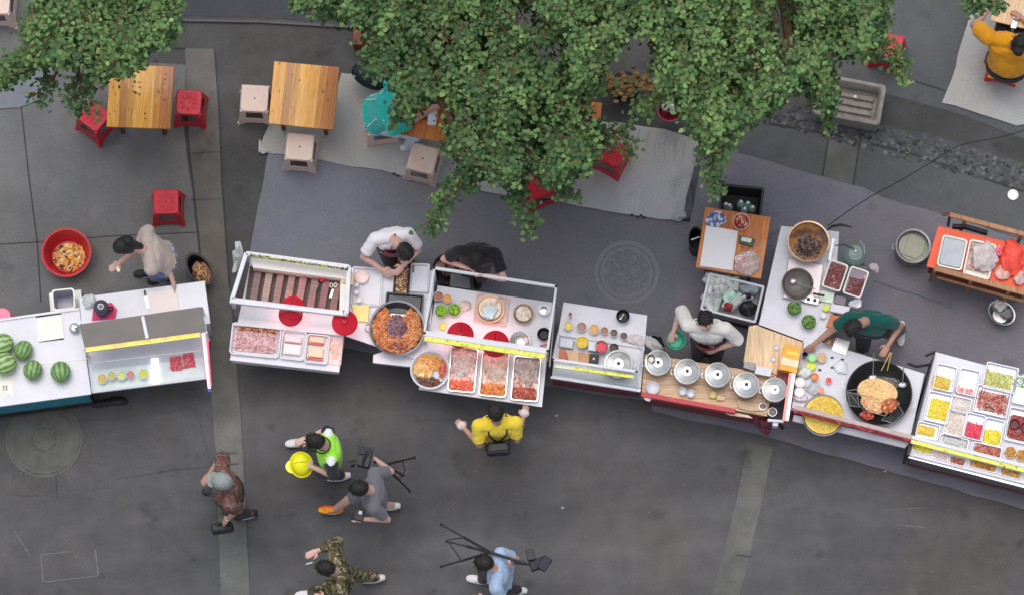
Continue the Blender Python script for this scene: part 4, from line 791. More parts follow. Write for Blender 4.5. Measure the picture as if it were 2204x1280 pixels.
bowl('clear glass bowl of chopped garlic right of the batter pan', 'bowl', 1168, 520, 72, .9, .07, M('tan_glass', A(170, 150, 122), .15, .3), .7, name='glass_bowl')
heap('chopped garlic in the clear glass bowl', 'garlic', 1168, 520, 115, 115, 0, .88, .02, [A(222, 212, 196), A(206, 190, 168), A(234, 226, 214)], 120, .02, 'cube', 'round')
cup('shiny steel cup near the right rail of the topping stall', 1318, 492, 38, .93, .1, STEEL, M('dark_liquid', A(150, 150, 156), .2, .8), 'steel_cup', fill=.6)
bowl('black bowl with spoon near the right post of the topping stall', 'bowl', 1315, 668, 46, .9, .06, BLACK, .7, name='black_bowl')
bowl('steel bowl partly under the lime strip, right of the heat lamps', 'bowl', 1142, 722, 74, .88, .06, STEEL, .6, name='steel_bowl')
MB().tube([P(1290, 752, .86), P(1340, 740, .9)], .008, 8).build; b = MB(); b.tube([P(1290, 752, .86), P(1345, 742, .9)], .01, 8); tag(b.build('pink_cable', M('pink_cable_mat', A(180, 90, 120), .5), loc=P(1300, 750, .86)), 'short pink and black cable by the right post', 'cable')
lamp('red heat lamp hanging left, just behind the lime strip', 710, 672, 98, 1.1, 1.4, 6); lamp('red heat lamp hanging right, next to the steel bowl', 965, 735, 100, 1.1, 1.4, 6)
# front: round bowl and trays
k = ML(925, .9); bowl('large round bowl of mixed pickles and cabbage at the left front corner', 'bowl', 490, 925, 140, .92, .1, W_met, .8, name='pickle_bowl', lip=.03, w=.04)
heap('chickpeas and peanuts at the back of the round pickle bowl', 'food', 485, 870, 210, 130, 8, .86, .03, [A(214, 156, 84), A(226, 178, 110), A(196, 130, 64)], 240, .017, 'ball', 'round')
heap('pale cabbage slices in the round pickle bowl', 'food', 440, 935, 150, 110, 40, .87, .03, [A(220, 168, 104), A(226, 184, 124)], 70, .045, 'flat', 'round')
heap('dark seaweed and purple shreds at the front of the round pickle bowl', 'food', 475, 1010, 190, 70, 10, .86, .025, [A(70, 54, 44), A(120, 80, 96), A(150, 90, 70), A(90, 80, 50)], 160, .022, 'strip', 'round')
heap('red crumbs at the right of the round pickle bowl', 'food', 585, 910, 60, 160, 10, .86, .03, [A(180, 76, 56), A(206, 120, 90)], 110, .016, 'cube', 'round')
for i, (u, v, ang_, pal_, fu, fv, nm, st_, bs) in enumerate((
    (728, 925, 5, [A(214, 110, 80), A(230, 140, 110), A(206, 80, 60)], 715, 1045, 'orange sausage pieces', 'cube', (226, 172, 164)),
    (955, 958, 5, [A(206, 126, 60), A(220, 150, 84), A(180, 90, 50)], 945, 1075, 'ochre spiced pieces', 'cube', (222, 176, 156)),
    (1185, 990, 5, [A(166, 80, 60), A(140, 60, 48), A(196, 120, 96)], 1170, 1100, 'dark red brown pieces', 'cube', (204, 152, 142)))):
    tray('deep steel tray of %s at the stall front' % nm, u, v, 200, 330, ang_, .88, .07, STEEL, rr=.03, group=None)
    heap('%s piled low in the tray' % nm, 'food', u, v, 176, 305, ang_, .828, .006, [A(*bs), A(bs[0] + 20, bs[1] + 16, bs[2] + 16), A(bs[0] - 16, bs[1] - 30, bs[2] - 30), A(232, 214, 210)], 150, .04, 'flat', m=FOOD, base=A(*bs), name='tray_bed')
    heap('%s heaped at the front end of the tray' % nm, 'food', fu, fv, 172, 92, ang_, .835, .03, pal_, 330, .017, st_, 'rect', name='food_pieces')
    q = prj([(u - 85, v - 160), (u + 98, v - 138), (u + 10, v + 40), (u - 30, v + 35)], .875); nn_ = MB()
    cb = cen(q); bag('clouded plastic film over the %s' % nm, u - 5 + i * 8, v - 62, 168, 225, .845, .03, FILM, 'plastic_film', seed=i * 7)
# ================================================================ sauce stall
view(1170, 620, 4)
sc2 = cart('white sauce stall with small tubs, narrow frame and maroon front', [(172, 118), (893, 232), (838, 858), (60, 745)], .82, name='sauce_stall', front=REDD, body=REDD)
zr = 1.12; B1, B2, F1, F2 = P(80, 612, zr), P(800, 716, zr), P(68, 745, .93), P(790, 862, .93)
MB().bar(B1, B2, .03).build('top_rail', W_met, sc2, bevel=.002); MB().bar(P(60, 760, .86), P(835, 880, .86), .035, .05).build('front_rail', W_met, sc2, bevel=.002)
for a_, b_ in ((B1, P(62, 760, .86)), (B2, P(805, 878, .86)), (P(130, 390, .86), B1), (P(862, 520, .86), B2)): MB().bar(a_, b_, .022).build('side_strut', DARKM if a_ == B1 else W_met, sc2)
MB().bar(P(255, 690, 1.06), P(775, 762, 1.06), .036, .03).build('lime_strip', LIME, sc2, bevel=.003); MB().bar(P(92, 668, 1.06), P(255, 690, 1.06), .034, .03).build('faded_strip', M('pale_lime', A(206, 210, 176), .4, 0, .1, 8), sc2, bevel=.003)
for q in (B1, B2): MB().ball(q + Vector((0, 0, .018)), .014, .014, .008, 10, 5).build('bolt_cap', BLUEBLK, sc2)
MB().add([B1, B2, F2, F1], [(0, 1, 2, 3)]).build('sloped_glass', GLASS, sc2)
MB().prism([(q.x, q.y) for q in prj([(140, 385), (865, 500), (862, 520), (138, 405)], .845)], .82, .845).build('shelf_edge', W_met, sc2)
slim = cup('slim bottle with red cap at the back left of the sauce stall', 230, 222, 16, 1.02, .19, M('clear_bottle', A(190, 180, 180), .2), None, 'sauce_bottle', 'bottle'); q = P(230, 222, 1.02); MB().lathe((q.x, q.y, 1.015), [(.018, 0), (.016, .02), (.001, .022)], 16).build('bottle_cap', REDP, slim, True)
tubc = M('tub_plastic', A(206, 200, 196), .25, 0, .05)
for i, (u, v, r, col, nm) in enumerate(((212, 322, 40, (230, 190, 80), 'yellow tub, leftmost in the back row of tubs'), (328, 330, 43, (150, 112, 98), 'brown tub, second in the back row of tubs'), (436, 350, 44, (214, 150, 84), 'orange tub, third in the back row of tubs'), (524, 362, 34, (140, 96, 70), 'small dark brown tub, fourth in the back row of tubs'), (606, 382, 34, (84, 60, 54), 'small near black tub, fifth in the back row of tubs'), (690, 408, 33, (74, 58, 56), 'small dark tub with a spoon, last in the back row of tubs'))):
    cup(nm, u, v, r, .90, .075, tubc, M('tub_%d' % i, A(*col), .3, 0, .35, 50, .5), 'sauce_tub', 'tub', 'back row of sauce tubs')
bowl('black bowl at the back right of the sauce stall', 'bowl', 683, 238, 56, .92, .07, BLACK, .75, name='black_bowl'); b = MB(); b.tube([P(662, 262, .93), P(692, 218, .95)], .005, 6); b.ball(P(662, 262, .93), .014, .01, .005, 8, 5); tag(b.build('white_spoon', W_warm, loc=P(675, 240, .93), smooth=True), 'white spoon in the black bowl', 'spoon')
for u, v, r, col, cm, nm in ((333, 462, 52, (214, 180, 40), 'cup_y', 'yellow cup of pickles in the front row'), (497, 502, 56, (206, 56, 72), 'cup_r', 'cup of bright red chilli in a dark rim'), (606, 512, 40, (50, 40, 40), 'cup_b', 'black cup beside the red chilli cup')):
    cup(nm, u, v, r, .94, .1, M(cm, A(min(255, col[0] + 10), col[1], col[2]) if cm != 'cup_r' else A(70, 50, 54), .35), M(cm + 'c', A(*col), .35, 0, .35, 60, .6), 'sauce_cup', 'cup')
cube_item('white_container', 'clear square container at the left of the sauce stall', 'container', [(140, 415), (262, 432), (252, 520), (132, 500)], .83, .91, M('milky', A(176, 180, 190), .25, 0, .1, 8), .012)
cube_item('white_box', 'white square box between the yellow and red cups', 'box', [(388, 450), (460, 458), (452, 540), (382, 530)], .83, .93, W_plas, .006)
bx = thing('carton_stack', 'folded tan cardboard pieces at the left front of the sauce stall', 'cardboard', P(280, 590, .83))
for cs_, z_, mm in (([(135, 525), (190, 530), (205, 620), (130, 612)], .88, M('salmon_card', A(190, 120, 100), .8)), ([(188, 522), (300, 548), (305, 632), (215, 625)], .9, M('tan_card', A(206, 170, 140), .8)), ([(298, 548), (395, 560), (388, 645), (300, 632)], .87, M('tan_card2', A(190, 150, 116), .8))): MB().prism([(q.x, q.y) for q in prj(cs_, z_)], .83, z_).build('panel', mm, bx, bevel=.003)
bb = thing('black_box', 'small black box with pale knob under the narrow frame', 'box', P(433, 600, .83)); MB().prism([(q.x, q.y) for q in prj([(400, 560), (478, 568), (468, 652), (392, 640)], .92)], .83, .92).build('case', BLACK, bb, bevel=.006); q = P(432, 606, .92); MB().lathe((q.x, q.y, .92), [(.014, 0), (.012, .012), (.001, .013)], 14).build('knob', W_plas, bb, True)
pot('large lidded steel pot under the narrow frame of the sauce stall', 645, 650, 124, 1.0, .17, True, STEEL)
rag('crumpled pale bag at the right rear corner of the sauce stall', [(740, 400), (850, 400), (870, 470), (840, 530), (760, 480), (700, 450)], .83, M('pink_film', A(200, 188, 192), .4, 0, .1, 12, .5), .05, 'plastic_bag', 'plastic bag')
rag('white and black bag hanging at the gap beside the first soup pot', [(860, 400), (930, 420), (1000, 470), (1030, 530), (960, 560), (880, 500)], .75, M('white_film2', A(186, 184, 186), .4, 0, .15, 12, .5), .09, 'plastic_bag', 'plastic bag')
rag('black cloth bundle behind the first soup pot', [(930, 410), (1010, 425), (1040, 500), (985, 505)], .6, BLUEBLK, .1, 'cloth_bundle', 'cloth')
# ================================================================ soup pot counter
sp_ = cart('light wooden counter with five steel soup pots and red front edge', [(870, 560), (1990, 740), (1925, 1100), (842, 900)], .78, name='soup_counter', cat='counter', top=WOOD_B, front=REDD, body=REDD)
MB().bar(P(842, 915, .8), P(1650, 1060, .8), .05, .09).build('red_edge', M('salmon_red', A(176, 60, 70), .5, 0, .25, 5), sp_, bevel=.004)
PG = 'steel soup pots in a row'
for i, (u, v, r) in enumerate(((985, 640, 112), (1235, 715, 112), (1497, 744, 110), (1745, 830, 112), (1990, 872, 108))):
    pot(('soup pot with a grey ladle cup on its lid, leftmost of the row', 'second steel soup pot from the left', 'middle one of the five steel soup pots', 'fourth soup pot from the left, above a torn board', 'rightmost steel soup pot, beside the pink light bar')[i], u, v, r, .98, .19, True, STEEL, 'soup_pot', 'pot', PG)
c_ = P(925, 612, 1.0); MB; o = MB().lathe((c_.x, c_.y, 1.01), [(.035, 0), (.045, .05), (.047, .055), (.04, .053), (.03, .01)], 24).build('ladle_cup', STEEL_D, loc=c_, smooth=True); tag(o, 'grey steel cup standing on the leftmost soup pot', 'cup')
for u, v, r, z_, nm in ((940, 855, 56, .83, 'white bowl in front of the leftmost soup pot'), (1197, 884, 36, .83, 'small white bowl, left of the pair below the second pot'), (1266, 902, 36, .83, 'small white bowl, right of the pair below the second pot')): bowl(nm, 'bowl', u, v, r, z_, .045, W_plas, .6, name='white_bowl')
bowl('small yellowish bowl below the middle soup pot', 'bowl', 1456, 915, 30, .82, .03, M('pale_olive', A(200, 190, 130), .5), .6)
bag('crumpled pale wrapper on the wooden counter below the third pot', 1520, 940, 90, 50, .79, .025, M('tan_film', A(206, 180, 150), .5, 0, .1, 12, .5), seed=9)
rag('pale torn cardboard strip along the red front edge', [(1560, 1070), (1660, 1068), (1760, 1090), (1800, 1118), (1700, 1105), (1590, 1090)], .72, M('torn_card', A(214, 190, 168), .8, 0, .15, 8), .02, 'torn_cardboard', 'cardboard')
rag('white clamp and cloth hanging at the left front corner of the soup counter', [(840, 905), (935, 925), (935, 950), (910, 975), (880, 965), (845, 930)], .78, W_warm, .04, 'white_cloth', 'cloth')
view(1560, 620, 3.765)
rag('torn tan board between the fourth and fifth soup pots at the front', [(100, 900), (150, 915), (300, 935), (330, 990), (210, 995), (110, 970)], .80, M('tan_board', A(186, 160, 136), .7, 0, .12, 8), .02, 'torn_cardboard', 'cardboard')
for u, v, r, nm in ((308, 955, 30, 'small steel cup, left of two below the rightmost pot'), (386, 1000, 36, 'small steel cup, right of two below the rightmost pot')): cup(nm, u, v, r, .82, .06, STEEL, M('cup_dark', A(100, 90, 90), .4), 'steel_cup', 'cup')
rag('maroon cloth hanging in folds from the front of the soup counter', [(180, 1000), (300, 1010), (360, 1060), (380, 1130), (350, 1195), (320, 1185), (250, 1110), (190, 1060)], .45, M('maroon_cloth', A(110, 52, 70), .85, 0, .3, 10, .6), .2, 'maroon_cloth', 'cloth')
b = MB(); b.bar(P(345, 1068, .74), P(478, 1078, .74), .03, .05); b.box(P(410, 1095, .7), .06, .06, .6, .73, -.1); tag(b.build('corner_clamp', W_met, loc=P(410, 1080, .6), bevel=.006), 'white metal clamp at the right front corner of the soup counter', 'clamp')
b = MB(); b.tube([P(440, 1090, .5), P(465, 1130, .3)], .02, 8); b.box(P(470, 1130, .3), .04, .03, .28, .33); tag(b.build('foot_bracket', BLACK, loc=P(460, 1110, .3)), 'black foot bracket under the white corner clamp', 'bracket')
# light post
ep = thing('light_post', 'pink and white glowing bar between the soup pots and the wok stall', 'light', P(510, 880, .95)); MB().bar(P(556, 690, .98), P(500, 1070, .98), .045, .06).build('tube', Memit('pink_white_led', (1, .60, .66), .85), ep, bevel=.006); MB().bar(P(532, 690, .985), P(478, 1068, .985), .03, .05).build('red_edge', Memit('red_led2', (.86, .2, .18), .8), ep)
# board with box and orange crate
bt = cart('small light wooden counter between the soup pots and the wok stall', [(255, 298), (645, 440), (560, 790), (150, 600)], .80, name='side_counter', cat='counter', top=WOOD_L, body=REDD, front=REDD, wh=False)
tag(MB().prism([(q.x, q.y) for q in prj([(195, 305), (258, 295), (452, 388), (420, 700), (150, 600)], .83)], .801, .83).build('wooden_board', WOOD_L, bevel=.004, loc=P(300, 480, .8)), 'large light wooden board left of the orange box', 'board')
ob = thing('orange_box', 'orange and yellow cardboard box right of the light board', 'box', P(530, 570, .8)); MB().prism([(q.x, q.y) for q in prj([(485, 450), (618, 478), (582, 682), (440, 655)], .98)], .8, .98).build('carton', Mramp('orange_carton', [(.3, A(222, 150, 50)), (.55, A(232, 172, 74)), (.7, A(240, 206, 130))], 7, rough=.5), ob, bevel=.003)
q = prj([(465, 555), (600, 585), (590, 640), (450, 612)], .983); MB().prism([(p.x, p.y) for p in q], .981, .984).build('pale_label', M('pale_label', A(236, 214, 180), .6), ob); q = prj([(505, 500), (585, 515), (580, 545), (498, 530)], .983); MB().prism([(p.x, p.y) for p in q], .981, .984).build('yellow_panel', M('yellow_label', A(240, 200, 90), .6), ob)
tb = thing('white_carton', 'white and grey printed carton at the front end of the light board', 'box', P(310, 660, .83)); MB().prism([(q.x, q.y) for q in prj([(255, 625), (385, 650), (372, 715), (240, 690)], .90)], .831, .90).build('carton', W_plas, tb, bevel=.003); MB().prism([(q.x, q.y) for q in prj([(318, 640), (330, 642), (322, 705), (308, 702)], .903)], .9, .903).build('tape', STEEL_D, tb)
cube_item('grey_carton', 'ribbed grey carton left of the white printed carton', 'box', [(160, 588), (250, 605), (240, 668), (150, 640)], .831, .88, M('grey_card', A(150, 150, 150), .6, 0, .2, 30), .003)
for u, v in ((418, 478), (392, 572)): bowl('small white saucer on the light board, %s' % ('upper' if v < 500 else 'lower'), 'saucer', u, v, 22, .85, .015, W_plas, .6, name='saucer')
cube_item('dark_red_mat', 'dark maroon pad under the orange box', 'pad', [(430, 655), (610, 690), (560, 780), (410, 740)], .801, .822, REDD, .003)
# ================================================================ wok stall
wk = cart('white wok stall with a corn tray and a maroon rail at its front', [(640, 390), (1620, 690), (1500, 1228), (538, 985)], .80, name='wok_stall', front=REDD, body=REDD)
MB
zr = .98; a_, b_ = P(560, 958, zr), P(1520, 1205, zr); MB().bar(a_, b_, .045, .02).build('front_rail', M('dusty_rail', A(168, 150, 146), .5, 0, .15, 12), wk, bevel=.003); MB().bar(a_ + Vector((0, -.045, -.012)), b_ + Vector((0, -.045, -.012)), .035, .02).build('maroon_trim', Mramp('maroon_trim', [(.3, A(96, 26, 34)), (.6, A(130, 44, 50)), (.7, A(170, 90, 80))], 22), wk, bevel=.002)
for t_ in (0, .5, 1): q = a_.lerp(b_, t_); MB().bar(Vector((q.x, q.y, .8)), q, .02).build('rail_post', W_met, wk)
MB().prism([(q.x, q.y) for q in prj([(560, 1020), (1500, 1245), (1462, 1292), (548, 1072)], .70)], .66, .70).build('lower_shelf', W_plas, wk, bevel=.003)
view(1560, 620, 3.765)
W_ = P(1250, 845, .95); k = ML(845, .95); R_ = 270 * k; wo = thing('wok', 'very large black iron wok with a golden pancake and food on its rack', 'wok', (W_.x, W_.y, .8))
IRON = M('black_iron', A(48, 48, 50), .45, .6, .25, 8, .2)
MB().lathe((W_.x, W_.y, .80), [(R_ * .5, 0), (R_ * .85, .06), (R_ * .99, .14), (R_ * 1.0, .15), (R_ * .97, .15), (R_ * .82, .075), (R_ * .5, .03), (R_ * .01, .015)], 72).build('bowl', IRON, wo, True)
for u, v, a0 in ((962, 770, 0), (1532, 940, 0)):
    q = P(u, v, .95); d_ = (q - W_).normalized(); n_ = Vector((-d_.y, d_.x, 0)); MB().tube([q - d_ * .03 - n_ * .05, q + n_ * -.03 + d_ * .01, q + n_ * .03 + d_ * .01, q - d_ * .03 + n_ * .05], .004, 6).build('handle', STEEL, wo, True)
rk = MB()
for loop in ([(990, 830), (1070, 815), (1090, 960), (1015, 950)], [(1270, 1065), (1360, 1090), (1450, 1010), (1400, 930)], [(1000, 840), (1130, 990), (1290, 1030), (1420, 930)]):
    Q = [P(u, v, .955) for u, v in loop]
    for i in range(len(Q)): rk.tube([Q[i], Q[(i + 1) % len(Q)]], .004, 6)
for k_ in range(7): rk.tube([P(1000 + k_ * 12, 835 + k_ * 2, .954), P(1020 + k_ * 11, 950, .954)], .002, 5)
for k_ in range(8): rk.tube([P(1285 + k_ * 18, 1062 - k_ * 14, .954), P(1350 + k_ * 13, 1085 - k_ * 10, .954)], .002, 5)
rk.build('drain_rack', STEEL_D, wo, True)
heap('large round golden pancake lying in the wok', 'pancake', 1238, 835, 330, 215, 12, .93, .03, [A(222, 184, 130), A(228, 194, 146), A(206, 160, 104)], 220, .02, 'flat', 'round', base=A(222, 184, 132), m=DRY, kind=None, name='pancake', power=6)
heap('brown fried pieces at the right front of the wok', 'food', 1335, 950, 150, 110, -30, .94, .03, [A(176, 96, 50), A(206, 130, 70), A(140, 70, 40)], 130, .026, 'cube', 'round')
heap('pale folded dough pieces at the front of the wok', 'food', 1190, 945, 200, 110, 30, .93, .03, [A(214, 170, 124), A(196, 140, 96), A(226, 190, 150)], 90, .04, 'flat', 'round')
heap('red sauce pieces at the very front of the wok', 'food', 1150, 1030, 120, 60, 10, .90, .02, [A(150, 50, 36), A(186, 76, 54)], 80, .022, 'cube', 'round')
heap('dark oily batter at the rear of the wok', 'food', 1300, 760, 330, 90, 5, .86, .02, [A(96, 94, 86), A(120, 118, 106), A(80, 78, 70)], 60, .03, 'flat', 'round', base=A(90, 88, 82))
for u, v, du, dv, nm, m_ in ((1200, 720, 8, -200, 'long steel skimmer standing in the rear of the wok', STEEL), (1440, 780, 15, -220, 'steel ladle at the right edge of the wok', STEEL)):
    b = MB(); b.tube([P(u, v, .93), P(u + du, v + dv, 1.15)], .006, 8); b.ball(P(u, v, .92), .05, .035, .012, 14, 6); tag(b.build('ladle', m_, loc=P(u, v, .9), smooth=True), nm, 'ladle')
ch = thing('chopsticks', 'pair of long cooking chopsticks from the cook\'s hand to the wok', 'chopsticks', P(1300, 620, 1.0))
for s in (-10, 12): MB().tube([P(1345 + s * .5, 520, 1.12), P(1290 + s * 2.2, 665, .96)], [.0065, .004], 8).build('stick', M('bamboo', A(214, 176, 100), .6), ch)
ct = thing('corn_tray', 'large round steel tray of yellow corn passing under the maroon rail', 'tray', P(800, 1030, .80)); c_ = P(800, 1025, .86); k = ML(1025, .86); R_ = 172 * k
MB().lathe((c_.x, c_.y, .801), [(R_ * .88, 0), (R_ * .98, .05), (R_ * 1.01, .053), (R_ * 1.0, .06), (R_ * .95, .056), (R_ * .88, .01), (.001, .008)], 64).build('dish', STEEL, ct, True)
heap('bright yellow corn kernels filling the round tray', 'corn', 800, 1022, 318, 318, 0, .835, .022, [A(226, 184, 50), A(238, 206, 84), A(214, 166, 40), A(230, 214, 120)], 1300, .012, 'ball', 'round', base=A(206, 170, 50), name='corn_kernels')
# clutter on the wok stall
cube_item('steel_plate', 'flat steel plate under the hands of the green shirted cook', 'plate', [(900, 395), (1015, 430), (985, 545), (860, 500)], .801, .812, STEEL, .003)
for u, v, r, z_, h_, m_, mc, nm in ((845, 425, 40, .9, .08, M('amber_cup', A(150, 104, 76), .3), M('amber', A(120, 84, 60), .2), 'brown cup with shiny liquid beside the cook\'s arm'), (785, 560, 42, .86, .05, M('tan_dish', A(206, 180, 150), .4), M('tan_sauce', A(196, 160, 130), .5, 0, .3, 40), 'tan bowl of paste in the middle of the wok stall'), (730, 715, 30, .92, .1, M('orange_jar', A(196, 110, 60), .3), M('orange_s', A(214, 120, 50), .3), 'orange jar with black lid on the wok stall'), (842, 745, 26, .86, .05, M('clear_cup', A(214, 204, 206), .3), M('red_s', A(206, 60, 50), .3), 'clear cup with red sauce on the wok stall'), (780, 825, 26, .86, .04, M('clear_cup', A(214, 204, 206), .3), M('salmon_s', A(226, 130, 110), .3), 'clear cup with salmon coloured sauce above the corn'), (650, 535, 24, .95, .13, M('purple_bottle', A(60, 40, 110), .3), None, 'dark purple bottle near the orange box'), (710, 560, 36, .9, .08, M('green_pack', A(130, 196, 140), .4), M('green_pack2', A(150, 206, 150), .4), 'pale green tub near the purple bottle'), (700, 625, 38, .86, .05, M('lime_pack', A(210, 220, 60), .4), M('lime_pack2', A(206, 214, 80), .5), 'lime yellow tub on the wok stall'), (610, 760, 44, .9, .08, W_plas, M('flour', A(214, 216, 214), .7), 'white tub by the pink light bar, rear'), (605, 840, 42, .9, .08, W_plas, M('flour', A(214, 216, 214), .7), 'white tub by the pink light bar, front')):
    cup(nm, u, v, r, z_, h_, m_, mc, 'small_tub', 'tub')
bag('crumpled white and clear bags at the left of the wok stall', 650, 680, 130, 110, .801, .06, M('milk_bag', A(206, 214, 212), .35, 0, .12, 18, .6), seed=11); bag('soft clear bag in front of the white tubs', 610, 890, 130, 70, .801, .05, M('milk_bag2', A(210, 200, 204), .35, 0, .12, 18, .6), seed=12); bag('clear bag with pale contents above the corn tray', 720, 820, 120, 100, .801, .045, BAG, seed=13); bag('white crumpled bag left of the wok', 940, 640, 110, 130, .801, .035, M('milk_bag3', A(212, 216, 222), .4, 0, .08, 14, .6), seed=14)
for u, v, c0 in ((870, 560, (80, 90, 70)), (905, 610, (150, 170, 110)), (950, 575, (60, 70, 60)), (870, 640, (170, 180, 140)), (770, 660, (90, 60, 50))): 
    q = P(u, v, .81); tag(MB().ball(q, .02, .012, .012, 8, 5, jit=.2).build('vegetable_scrap', M('scrap_%d' % u, A(*c0), .6), loc=q), 'small %s vegetable scrap on the wok stall' % {870: 'olive' if v < 600 else 'greyish green', 905: 'pale green upright', 950: 'dark green', 770: 'brown'}.get(u, 'light green'), 'scrap')
# ================================================================ long white table with the burners
view(1460, 400, 4)
lt = table('long white table with the soup pot, grill pan and onion bowls', [(885, 345), (1385, 395), (1330, 1180), (690, 1200)], W_plas, .75, name='white_table', legm=STEEL_D)
view(1560, 620, 3.765)
tag(MB().prism([(q.x, q.y) for q in prj([(330, 140), (900, 110), (830, 420), (650, 432), (272, 292)], .765)], .751, .765).build('table_cloth', W_plas, loc=P(560, 280, .75), bevel=.003), 'plain white sheet over the front end of the long white table', 'table cover')
view(1460, 400, 4)
bn = thing('gas_stove', 'flat steel gas stove under the grill pan and soup pot', 'stove', P(1090, 780, .77)); MB().prism([(q.x, q.y) for q in prj([(950, 620), (1250, 680), (1200, 1020), (900, 960)], .83)], .766, .83).build('body', M('stove_steel', A(178, 168, 170), .35, .3, .15, 6), bn, bevel=.006)
for u, v in ((1175, 985), (1120, 975)): q = P(u, v, .84); MB().lathe((q.x, q.y, .83), [(.022, 0), (.02, .02), (.001, .022)], 16).build('control_knob', DARKM, bn, True)
MB().prism([(q.x, q.y) for q in prj([(1110, 940), (1215, 965), (1200, 1022), (1085, 1000)], .84)], .831, .84).build('drip_plate', STEEL, bn, bevel=.003)
sp2 = thing('soup_kettle', 'round steel pot of dark brown soup with a copper rim', 'pot', P(1120, 480, .83)); c_ = P(1120, 480, 1.0); k = ML(480, 1.0); R_ = 182 * k
MB().lathe((c_.x, c_.y, .83), [(R_ * .8, 0), (R_ * .93, .16), (R_ * .99, .17), (R_ * 1.0, .178), (R_ * .93, .175), (R_ * .88, .12), (R_ * .78, .01)], 56).build('body', M('coppery_steel', A(178, 150, 128), .3, .7, .25, 8), sp2, True)
MB().lathe((c_.x, c_.y, .955), [(R_ * .9, 0), (R_ * .5, .003), (.001, .004)], 48, cap0=False).build('soup', Mramp('brown_soup', [(.3, A(44, 24, 16)), (.45, A(96, 56, 20)), (.56, A(150, 96, 24)), (.66, A(80, 50, 34))], 9, rough=.3, detail=4, spec=.25), sp2, True)
heap('dark mushrooms and meat floating in the brown soup', 'food', 1120, 530, 230, 200, 15, .955, .02, [A(64, 42, 38), A(90, 66, 58), A(46, 28, 26), A(120, 96, 84)], 130, .034, 'flat', 'round', base=A(80, 54, 44))
for s, e in (((1250, 640), (1325, 470)),): MB().bar(P(1335, 455, .9), P(1300, 640, .85), .03, .03).build('side_bar', STEEL, sp2)
gp = thing('grill_pan', 'round grey frying pan with lid knob and black handle', 'pan', P(1030, 840, .83)); c_ = P(1028, 838, .9); k = ML(838, .9); R_ = 136 * k
MB().lathe((c_.x, c_.y, .835), [(R_ * .85, 0), (R_ * .98, .05), (R_ * 1.0, .055), (R_ * .95, .052), (R_ * .82, .02), (R_ * .5, .04), (R_ * .2, .05), (.001, .05)], 48).build('pan', M('grey_pan', A(98, 92, 88), .45, .4, .2, 6), gp, True)
b = MB(); b.tube([P(1160, 925, .92), P(1258, 945, .94)], .012, 10); b.build('pan_handle', DARKM, gp, True)
b = MB(); b.tube([P(1000, 825, .94), P(1180, 888, .97)], .005, 8); b.ball(P(990, 820, .93), .04, .035, .012, 14, 6); tag(b.build('ladle', STEEL, loc=P(1000, 820, .92), smooth=True), 'steel ladle resting across the round grey frying pan', 'ladle')
MG = 'pair of marinated meat trays'
for u, v, nm, pal in ((1350, 772, 'left', [A(120, 66, 66), A(140, 84, 80), A(104, 56, 60)]), (1528, 828, 'right, half empty', [A(110, 60, 64), A(130, 76, 78), A(96, 54, 60)])):
    tray('white rimmed tray of marinated meat, %s of the pair' % nm, u, v, 168, 250, 19, .88, .07, W_warm, rr=.03, rim=.014, group=None)
    heap('dark red marinated meat in the %s tray' % nm.split(',')[0], 'meat', u, v + (0 if u < 1400 else 30), 140, 220 if u < 1400 else 160, 19, .835, .022, pal, 200, .03, 'flat', base=pal[0])
cube_item('plastic_slab', 'mauve grey slab lying in the rear half of the right meat tray', 'slab', [(1490, 710), (1610, 745), (1590, 810), (1470, 785)], .84, .855, M('mauve_grey', A(126, 112, 124), .4), .004)
for i, (u, v) in enumerate(((1000, 1052), (1124, 1172))):
    bowl('glass bowl of green onion, %s on the long white table' % ('rear one' if i == 0 else 'front one'), 'bowl', u, v, 68, .86, .09, Mglass('bowl_glass', gl=.2, film=.25), .7, name='onion_bowl'); heap('finely cut green onion in the %s glass bowl' % ('rear' if i == 0 else 'front'), 'greens', u, v - 2, 118, 118, 0, .83, .03, [A(76, 112, 52), A(100, 140, 68), A(58, 90, 44), A(140, 170, 96)], 340, .014, 'cube', 'round', m=VEG, base=A(60, 90, 44))
kt = thing('enamel_kettle', 'grey green enamel kettle with arched black handle behind the meat trays', 'kettle', P(1525, 570, .77)); c_ = P(1525, 560, .95); k = ML(560, .9); R_ = 100 * k; ENM = M('green_enamel', A(118, 136, 132), .3, .1, .12, 5, .05)
MB().lathe((c_.x, c_.y - .02, .766), [(R_ * .95, 0), (R_ * 1.05, .03), (R_ * 1.02, .1), (R_ * .75, .16), (R_ * .62, .175), (R_ * .6, .18)], 44).build('body', ENM, kt, True)
MB().lathe((c_.x, c_.y - .01, .945), [(R_ * .6, 0), (R_ * .55, .012), (R_ * .2, .025), (.02, .026)], 36).build('lid', ENM, kt, True); MB().lathe((c_.x, c_.y - .01, .97), [(.016, 0), (.02, .012), (.012, .024), (.001, .026)], 16).build('knob', M('brass_knob', A(176, 166, 130), .3, .6), kt, True)
MB().tube([P(1280, 385, 1.02), P(1320, 350, 1.06), P(1400, 335, 1.08), P(1500, 358, 1.04)], [.006, .014, .016, .005], 8).build('curved_handle', BLACK, kt, True)
MB().tube([P(1350, 515, 1.0), P(1430, 508, 1.02), P(1510, 540, .99)], .007, 8).build('side_handle', BLACK, kt, True)
MB().tube([P(1560, 470, .98), P(1600, 520, 1.0), P(1605, 590, .98)], .008, 8).build('bail', ENM, kt, True)
rag('scrunched foil and dark twigs under the enamel kettle', [(1440, 640), (1600, 640), (1610, 690), (1460, 690)], .76, STEEL_D, .04, 'foil', 'foil')
